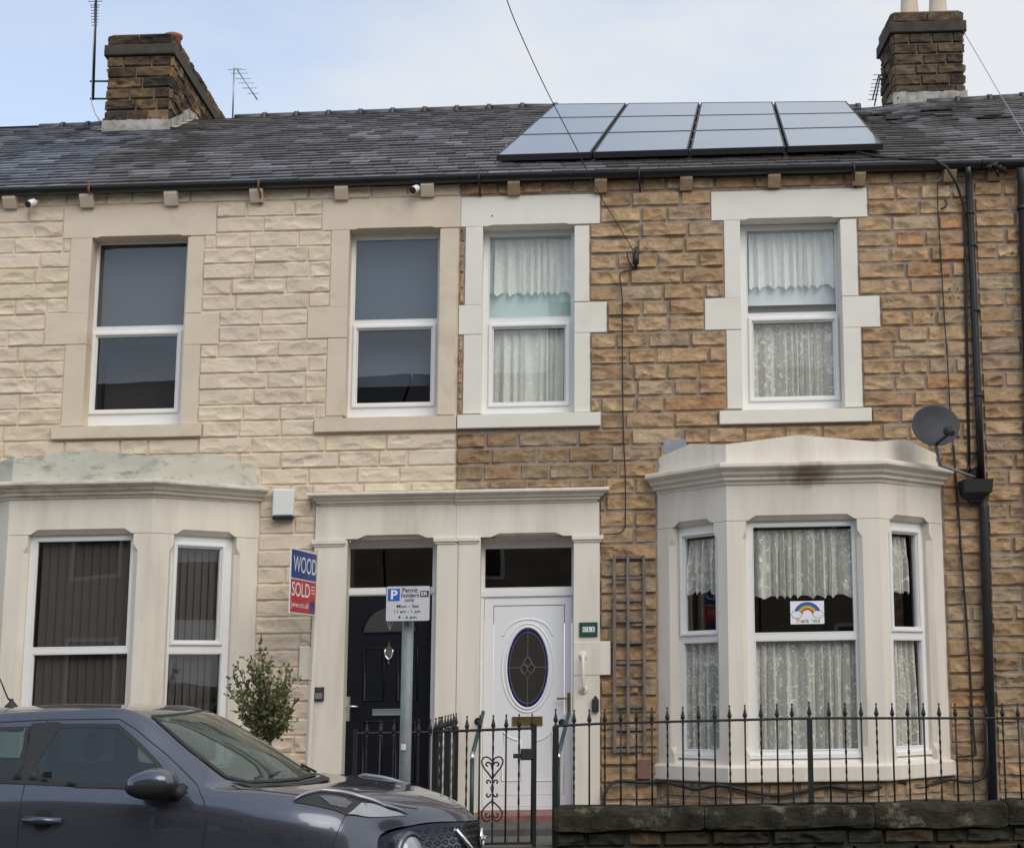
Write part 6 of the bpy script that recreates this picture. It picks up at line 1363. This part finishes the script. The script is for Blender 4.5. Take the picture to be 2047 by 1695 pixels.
# closing tail and floor
e0 = [ids[j] for j in range(J_)]; mb.face(e0); body = mb.build('body', M['paint'], car, recalc=True)
mb = MB(); mb.box(0, 0, 0, 0, 0, 0) if False else None
fl = [cw(x, y, .27) for x, y in ((-1.95, -.75), (1.75, -.75), (1.75, .75), (-1.95, .75))]; mb.face([mb.P(p) for p in fl]); mb.build('floor', M['felt'], car)
for far in (False, True):
    for nm, w_ in (('side_window', winF), ('rear_side_window', winR)):
        patch(nm, 'side', w_, .004, M['autoglass'], far=far, cell=.06); patch('window_seal', 'side', w_, .006, M['blackmatt'], hole=inset(w_, .022), far=far)
    # black pillar between the doors
    patch('pillar_trim', 'side', [(-.315, 1.185), (-.285, 1.485), (-.13, 1.49), (-.165, 1.175)], .003, M['blackmatt'], far=far)
    patch('belt_trim', 'side', [(-1.2, 1.205), (-1.2, 1.222), (-.2, 1.187), (.25, 1.160), (.62, 1.140), (.62, 1.118), (.25, 1.142), (-.2, 1.168)], .005, M['blackmatt'], far=far)
patch('windscreen', 'top', wsP, .004, M['screenglass'], cell=.07); patch('windscreen_seal', 'top', wsP, .007, M['blackmatt'], hole=inset(wsP, .022))
patch('cowl_panel', 'top', [(.84, -.665), (.95, -.60), (1.05, -.45), (1.14, -.25), (1.185, 0), (1.14, .25), (1.05, .45), (.95, .60), (.84, .665), (.95, .66), (1.04, .58), (1.12, .45), (1.20, .25), (1.235, 0), (1.20, -.25), (1.12, -.45), (1.04, -.58), (.95, -.66)], .006, M['blackmatt'])
def seam(name, pts, axis='side', r=.0035, m='blackmatt', both=True, off=.0):
    for far in ((False, True) if both else (False,)):
        P_ = []
        for p in dens_open(pts, .04):
            q_, nn = proj_pt(axis, p[0], p[1] if axis == 'side' else (-p[1] if far else p[1]), far); P_.append(cw(*(q_+nn*off*(1 if np.sign(nn[1]) == np.sign(q_[1]) else -1))))
        mb = MB(); mb.tube(P_, r, 5); mb.build(name, M[m], car)
def dens_open(poly, st):
    out = []
    for a, b_ in zip(poly, poly[1:]):
        a, b_ = np.array(a), np.array(b_); k = max(1, int(np.linalg.norm(b_-a)/st)); out += [a+(b_-a)*j/k for j in range(k)]
    return out+[np.array(poly[-1])]
seam('door_gap', [(-.22, .35), (-.235, .70), (-.235, .98), (-.235, 1.18), (-.20, 1.50)]); 
seam('door_gap', [(-1.1, 1.47), (-.65, 1.487), (-.2, 1.503), (.2, 1.502), (.30, 1.45), (.50, 1.31), (.70, 1.155), (.76, 1.07), (.785, .98), (.76, .80), (.72, .35)])
seam('sill_gap', [(-1.05, .35), (.72, .35)])
seam('bonnet_gap', [(.86, -.70), (.93, -.755), (1.10, -.775), (1.30, -.765)], 'top'); seam('bonnet_gap', [(1.72, -.60), (1.82, -.56), (1.92, -.50)], 'top'); seam('bumper_gap', [(1.50, 1.00), (1.45, .85), (1.40, .66)])
# bonnet lamps (boomerang lamps on top of the wings)
for far in (False, True):
    sg = -1 if far else 1; fl_ = lambda P_: [(x, y*sg) for x, y in P_]
    if not far:
        LH = pxpoly([(588, 1604), (600, 1597), (615, 1590), (640, 1585), (668, 1586), (700, 1592), (735, 1603), (770, 1616), (812, 1631), (770, 1633), (725, 1632), (692, 1630), (676, 1622), (650, 1615), (618, 1608)], 'top')
        LL = pxpoly([(694, 1628), (708, 1617), (722, 1606), (745, 1608), (778, 1620), (808, 1630), (765, 1632), (722, 1631)], 'top'); LR_ = pxpoly([(636, 1592), (660, 1591), (690, 1597), (704, 1605), (690, 1616), (660, 1610)], 'top')
        LB = pxpoly([(586, 1604), (606, 1592), (640, 1583), (680, 1587), (720, 1597), (765, 1613), (814, 1631)], 'top')
    patch('lamp_housing', 'top', fl_([(p[0], p[1]) for p in LH]), .004, M['blackmatt'], far=far, cell=.03)
    patch('lamp_lens', 'top', fl_(LL), .009, M['lamp'], far=far, cell=.03)
    patch('lamp_reflector', 'top', fl_(LR_), .007, mat('lamp_inner', (.10, .10, .11), .2), far=far, cell=.02)
    P_ = []
    for p in dens_open(LB, .03):
        q_, nn = proj_pt('top', p[0], p[1]*sg); P_.append(cw(*(q_+np.array([0, 0, .012]))))
    mb = MB(); n_ = len(P_); mb.tube(P_, [.003+.012*math.sin(PI*i/(n_-1))**.6 for i in range(n_)], 8); mb.build('lamp_brow', M['brow'], car)
# front bumper
def bump(t, z):      # t 0 corner .. 1 centre
    y = -.68*(1-t); X = 2.125-.55*(abs(y)/.68)**1.8; X += .035*math.sin(max(0, min(1, (z-.25)/.6))*PI)-.02; return (X, y, z)
mb = MB(); K, Q = 28, 16; zs = lambda k, j: .25+(.868-.02*(1-abs(1-2*k/K))**2-.25)*j/Q
ptsb = [[bump(k/K*2 if k <= K/2 else 2-k/K*2, .25+(.872-.25)*j/Q) for j in range(Q+1)] for k in range(K+1)]
for row in ptsb:
    y_, (xo, zo) = abs(row[0][1]), (row[-1][0], row[-1][2]); xt, zt = np.interp(y_, [0, .20, .37, .48, .60, .68], [2.112, 2.058, 1.938, 1.823, 1.69, 1.62]), np.interp(y_, [0, .20, .37, .48, .60, .68], [.897, .907, .920, .915, .888, .85])-.006
    for j in range(Q+1):
        w_ = max(0, (j/Q-.75)/.25)**1.5; row[j] = (row[j][0]+(xt-xo)*w_, row[j][1], row[j][2]+(zt-zo)*(j/Q))
for k in range(K//2+1, K+1): ptsb[k] = [(x, -y, z) for x, y, z in ptsb[k]]
R_ = [[mb.P(cw(*p)) for p in row] for row in ptsb]
for a, b_ in zip(R_, R_[1:]):
    for j in range(Q): mb.face((a[j], b_[j], b_[j+1], a[j+1]), True)
mb.build('front_bumper', M['paint'], car)
def front(y, z, off=.004):
    t = 1-abs(y)/.68; p = bump(t, z); return cw(p[0]+off, y, z)
def fpatch(name, pts, m, off=.006, cap=None):
    P_ = dens(pts, .04); ed = [(i, (i+1) % len(P_)) for i in range(len(P_))]; vs_ = list(P_); xs = [p[0] for p in P_]; ys = [p[1] for p in P_]
    for x in np.arange(min(xs), max(xs), .04):
        for y in np.arange(min(ys), max(ys), .04):
            if inpoly(inset(P_, .01), x, y): vs_.append(np.array([x, y]))
    res = delaunay_2d_cdt([Vector((float(p[0]), float(p[1]))) for p in vs_], ed, [], 0, 1e-6); mb = MB(); ids = [mb.P(front(p.x, p.y, off)) for p in res[0]]
    for t in res[2]:
        m_ = sum((res[0][i] for i in t), Vector((0, 0)))/len(t)
        if inpoly(P_, m_.x, m_.y): mb.face([ids[i] for i in t], True)
    return mb.build(name, m, car)
gr = fpatch('grille', [(-.63, .862), (-.45, .892), (-.2, .888), (0, .880), (.2, .888), (.45, .892), (.63, .862), (.50, .70), (.40, .66), (-.40, .66), (-.50, .70)], M['blackmatt'], .004)
mb = MB()
for r_ in range(7):
    for c_ in range(28):
        y = -.60+c_*.045+(.022 if r_ % 2 else 0); z = .675+r_*.033
        if abs(y) < .61-.20*(1-(z-.66)/.2) and abs(y) > .0: mb.tube([front(y-.016, z, .008), front(y, z+.012, .014), front(y+.016, z, .008), front(y, z-.012, .014), front(y-.016, z, .008)], .003, 4)
mb.build('grille_mesh', M['iron'], car)
for sg in (-1, 1): mb = MB(); mb.tube([front(sg*.26, .868, .012), front(sg*.20, .78, .022), front(sg*.13, .70, .026), front(sg*.09, .66, .026)], [.012, .018, .018, .014], 6); mb.build('grille_strip', M['chrome'], car)
mb = MB(); c_ = np.array(front(0, .795, .03)); ax_ = np.array([math.cos(CH_), math.sin(CH_), 0]); mb.lathe(c_-ax_*.02, [(.058, 0), (.062, .012), (.055, .022), (.046, .022), (.046, .014)], 24, ax_); mb.build('badge_ring', M['chrome'], car)
mb = MB(); mb.tube([front(-.075, .795, .05), front(.075, .795, .05)], .009, 6); mb.build('badge_bar', M['chrome'], car)
for sg in (-1, 1):
    c_ = np.array(front(sg*.50, .76, -.03)); a2 = np.array([math.cos(CH_+sg*.5), math.sin(CH_+sg*.5), .08]); mb = MB(); mb.lathe(c_, [(.125, -.04), (.125, .03), (.118, .05), (.100, .055), (.098, .04)], 24, a2); mb.build('headlight_bezel', M['paint'], car)
    mb = MB(); mb.lathe(c_, [(.098, .035), (.09, .055), (.06, .072), (.02, .08), (.001, .081)], 24, a2); mb.build('headlight', M['lamp'], car)
fpatch('number_plate', [(-.26, .42), (.26, .42), (.26, .53), (-.26, .53)], M['white'], .02)
# mirrors
for sg in (-1, 1):
    def mp_(X, y, Z): return cw(X, y*(-sg), Z)
    mb = MB(); c_ = (.52, -.995, 1.175); K, Q = 28, 14; R_ = []
    for j in range(Q+1):
        ph = -PI/2+PI*j/Q; row = []
        for i in range(K):
            a = 2*PI*i/K; se = lambda v_, e_: math.copysign(abs(v_)**e_, v_)
            X_ = .135*se(math.cos(ph), .7)*se(math.cos(a), .75); Z_ = .082*se(math.cos(ph), .7)*se(math.sin(a), .8); y_ = .115*se(math.sin(ph), .8)
            Z_ *= 1-.25*max(0, -X_/.135) if Z_ < 0 else 1-.45*max(0, X_/.135)**2*0-.30*max(0, -X_/.135); X_ -= .02*(Z_ < 0)*abs(Z_)/.08
            row.append(mb.P(mp_(c_[0]+X_, c_[1]+y_, c_[2]+Z_)))
        R_.append(row)
    for a, b_ in zip(R_, R_[1:]):
        for i in range(K):
            l = (i+1) % K; mb.mi = 0 if math.sin(2*PI*(i+.5)/K) > .1 else 1; mb.face((a[i], a[l], b_[l], b_[i]), True)
    mr_ = mb.build('door_mirror', [M['paint'], M['blackmatt']], car)
    mb = MB(); mb.tube([mp_(.56, -.90, 1.15), mp_(.60, -.85, 1.115), mp_(.62, -.80, 1.12)], [.035, .04, .05], 8); mb.build('mirror_arm', M['blackmatt'], mr_)
    patch('mirror_base', 'side', [(.47, 1.118), (.47, 1.16), (.55, 1.20), (.60, 1.165), (.665, 1.118)], .012, M['blackmatt'], far=(sg < 0), cell=.02)
# handles
for far in (False, True):
    sg = -1 if far else 1
    h0_ = [proj_pt('side', x, z, far)[0] for x, z in ((-.205, .990), (.0, .980))]
    mb = MB(); mb.tube([cw(*(h0_[0]+np.array([0, -.012*sg, 0]))), cw(*((h0_[0]+h0_[1])/2+np.array([0, -.038*sg, .002]))), cw(*(h0_[1]+np.array([0, -.012*sg, 0])))], [.018, .022, .017], 10); mb.build('door_handle', M['paint'], car)
    patch('handle_recess', 'side', ell(-.105, .985, .052, .055, k=20), .003, M['blackmatt'], far=far, cell=.02)
# lower cladding and wheels
for far in (False, True):
    sg = 1 if far else -1
    for wx in (FWX, RWX):
        mb = MB(); R_ = []
        for a in np.linspace(-.25, PI+.25, 30):
            row = []
            for rr_, dy in ((WR-.03, .0), (WR-.01, .012), (WR+.045, .010), (WR+.06, -.004)):
                p = proj_pt('side', wx+rr_*math.cos(a), max(.27, .34+rr_*math.sin(a)), far)[0]; row.append(mb.P(cw(p[0], (abs(p[1])+dy)*sg, p[2])))
            inn = mb.P(cw(wx+(WR-.03)*math.cos(a), .62*sg, max(.27, .34+(WR-.03)*math.sin(a)))); R_.append([inn]+row)
        for a, b_ in zip(R_, R_[1:]):
            for j in range(4): mb.face((a[j], a[j+1], b_[j+1], b_[j]), True)
        mb.build('wheel_arch', M['blackmatt'], car)
        cx = np.array(cw(wx, .80*sg, .32)); axl = np.array([-math.sin(CH_), math.cos(CH_), 0])*sg; mb = MB(); mb.lathe(cx-axl*.11, [(.20, 0), (.30, .0), (.325, .03), (.328, .17), (.30, .20), (.22, .205), (.215, .19)], 36, axl); wh = mb.build('wheel', M['rubber'], car)
        mb = MB(); mb.lathe(cx-axl*.11, [(.22, .04), (.22, .19), (.205, .195), (.20, .14), (.05, .12), (.05, .17), (.001, .175)], 30, axl)
        for k in range(5):
            a = 2*PI*k/5; v_ = np.array([math.cos(CH_)*math.cos(a), math.sin(CH_)*math.cos(a), math.sin(a)]); mb.tube([cx+axl*.065+v_*.04, cx+axl*.075+v_*.20], [.035, .025], 6)
        mb.build('rim', M['alu'], wh)
# interior
for y in (-.36, .36):
    mb = MB(); P_ = []
    for X, Z, hw in ((.15, .62, .24), (-.05, .70, .25), (-.18, 1.0, .24), (-.26, 1.22, .17)): P_.append((X, Z, hw))
    R_ = [[mb.P(cw(X+dx, y+s_*hw, Z+dz)) for s_, dx, dz in ((-1, 0, 0), (1, 0, 0), (1, -.10, -.05), (-1, -.10, -.05))] for X, Z, hw in P_]
    for a, b_ in zip(R_, R_[1:]):
        for j in range(4): l = (j+1) % 4; mb.face((a[j], a[l], b_[l], b_[j]), True)
    mb.face(R_[-1]); 
    seat = mb.build('front_seat', M['felt'], car)
    mb = MB(); c_ = np.array(cw(-.29, y, 1.32)); R_ = [[mb.P(cw(-.29+.045*w_*math.cos(a), y+.125*w_*math.sin(a), 1.24+h_)) for a in [2*PI*i/14 for i in range(14)]] for w_, h_ in ((.6, 0), (1, .03), (1, .12), (.75, .17), (.3, .185))]
    for a, b_ in zip(R_, R_[1:]):
        for j in range(14): l = (j+1) % 14; mb.face((a[j], a[l], b_[l], b_[j]), True)
    mb.face(R_[0]); mb.face(R_[-1]); mb.build('headrest', M['felt'], seat)
mb = MB(); R_ = [[mb.P(cw(X, y, Z)) for y in np.linspace(-.70, .70, 8)] for X, Z in ((.55, .8), (.58, 1.05), (.75, 1.10), (1.15, 1.07))]
for a, b_ in zip(R_, R_[1:]):
    for j in range(7): mb.face((a[j], a[j+1], b_[j+1], b_[j]), True)
mb.build('dashboard', M['felt'], car)
mb = MB(); R_ = [[mb.P(cw(X, y, Z)) for y in (-.6, -.2, .2, .6)] for X, Z in ((-.9, .62), (-.98, .75), (-1.2, 1.15))]
for a, b_ in zip(R_, R_[1:]):
    for j in range(3): mb.face((a[j], a[j+1], b_[j+1], b_[j]))
mb.build('rear_bench', M['felt'], car)
mb = MB(); K = 20; cst = np.array([.42, .36, 1.0]); A_ = [2*PI*i/K for i in range(K+1)]; mb.tube([cw(cst[0]+.08*math.sin(a), cst[1]+.18*math.cos(a), cst[2]+.165*math.sin(a)) for a in A_], .014, 6); mb.build('steering_wheel', M['blackmatt'], car)
q_, _ = proj_pt('top', .72, 0); mb = MB(); mb.bbox(0, 0, 0, 0, 0, 0, 0) if False else None
rv = cw(.60, 0, 1.40); mb.tube([cw(.60, -.11, 1.40), cw(.60, .11, 1.40)], .032, 8); mb.build('rear_view_mirror', M['blackmatt'], car)
pt = [proj_pt('top', x, y)[0] for x, y in ((.40, -.50), (.40, -.44), (.43, -.44), (.43, -.50))]; mb = MB(); mb.face([mb.P(cw(p[0], p[1], p[2]-.006)) for p in pt]); mb.build('windscreen_sticker', M['white'], car)
ab_ = proj_pt('top', -.68, 0)[0]; mb = MB(); B_0 = np.array(cw(*ab_)); mb.lathe(B_0-np.array([0, 0, .01]), [(.05, 0), (.035, .02), (.012, .045), (.008, .06)], 12); tipA = U(-2, 1352, B_0[1]); mb.tube([B_0+np.array([0, 0, .03]), B_0+(tipA-B_0)*.3, tipA+(tipA-B_0)*.6], [.008, .0055, .003], 6); mb.build('aerial', M['blackmatt'], car)
for (x0, y0), (x1, y1) in (((1.0, -.42), (1.12, .05)), ((1.06, .10), (1.04, .58))):
    a, b_ = proj_pt('top', x0, y0)[0], proj_pt('top', x1, y1)[0]; mb = MB(); mb.tube([cw(*(a+np.array([0, 0, .015]))), cw(*((a+b_)/2+np.array([-.03, 0, .03]))), cw(*(b_+np.array([0, 0, .015])))], .008, 6); mb.build('wiper', M['blackmatt'], car)
# ================================================================== houses across the street (seen only in reflections)
opp = at('terraced_house', (-14, -19, 0), 'row house across the street, mirrored in the window glass', 'house', 'houses across the street')
OY = -18.5
mb = MB(FAC); mb.box(-20, -12.05, OY-9, OY, -.3, 6.7)
for i in range(8): pass
wl_ = mb.build('wall', mat('opposite_stone', (.34, .27, .20), .9, noise=.3, nscale=3), opp)
mb = MB(FAC); q_ = [(-20, OY+.2, 6.65), (-12.05, OY+.2, 6.65), (-12.05, OY-4.5, 9.5), (-20, OY-4.5, 9.5)]; mb.quad(*q_); mb.quad((-20, OY-4.5, 9.5), (-12.05, OY-4.5, 9.5), (-12.05, OY-9.2, 6.65), (-20, OY-9.2, 6.65)); mb.box(-16.5, -15.6, OY-6, OY-3, 8.5, 11); mb.build('roof', mat('opposite_slate', (.05, .05, .055), .5, noise=.3), opp)
for sx in (-18.5, -15.2):
    for v in (1.2, 4.0): mb = MB(FAC); mb.box(sx, sx+1.1, OY+.0, OY+.03, v, v+1.6); f_ = mb.build('window', M['upvc'], opp); mb = MB(FAC); mb.box(sx+.08, sx+1.02, OY+.03, OY+.035, v+.08, v+1.52); mb.build('pane', M['dark'], f_)
mb = MB(FAC); mb.box(-13.4, -12.5, OY, OY+.04, .2, 2.3); mb.build('door', M['green'], opp)
def dup(root, dx):
    r = root.copy(); COL.objects.link(r); r.location = Vector(root.location)+Vector((dx, 0, S*dx)); r['dx'] = 1
    del r['dx']
    for ch in root.children:
        c_ = ch.copy(); COL.objects.link(c_); c_.parent = r
        for g in ch.children: d_2 = g.copy(); COL.objects.link(d_2); d_2.parent = c_
    return r
for nm_, par_, pts_, n_ in (('drill_hole', house_r, ((984, 432),), -.0155), ('drill_hole', house_r, ((1899, 577), (1915, 577), (1900, 595), (1916, 595), (1863, 628)), -.036), ('drill_hole', house_n, ((2020, 468), (2024, 505)), -.036)):
    for x, y in pts_:
        c_ = FAC.px(x, y, n_); mb = MB(FAC); mb.prism(ell(c_[0], c_[1], .009, .009, k=10), n_, n_+.01); mb.build(nm_, M['blackmatt'], par_)
wire('cable_offcut', ((1889, 401, -.05), (1892, 405, -.07), (1891, 413, -.07), (1884, 417, -.06), (1880, 418, -.05)), .009, 'blackmatt', 'short black cable offcut hooked on the tan wall near the gutter', 'cable')
mb = MB(FAC); c_ = FAC.px(1988, 330, -.2)
for x_, z_, w_ in ((0, 0, .035), (.05, -.03, .03), (-.05, -.02, .028), (.02, -.07, .022), (.09, -.05, .02)): mb.tube([(c_[0]+x_, -.19, c_[1]+z_+.02), (c_[0]+x_+.03, -.14, c_[1]+z_-.03)], [w_, w_*.6], 6)
mb.build('gutter_union', M['black'], house_n)
settle()
bpy.context.view_layer.update()
for k in range(1, 5): dup(opp, 8*k)
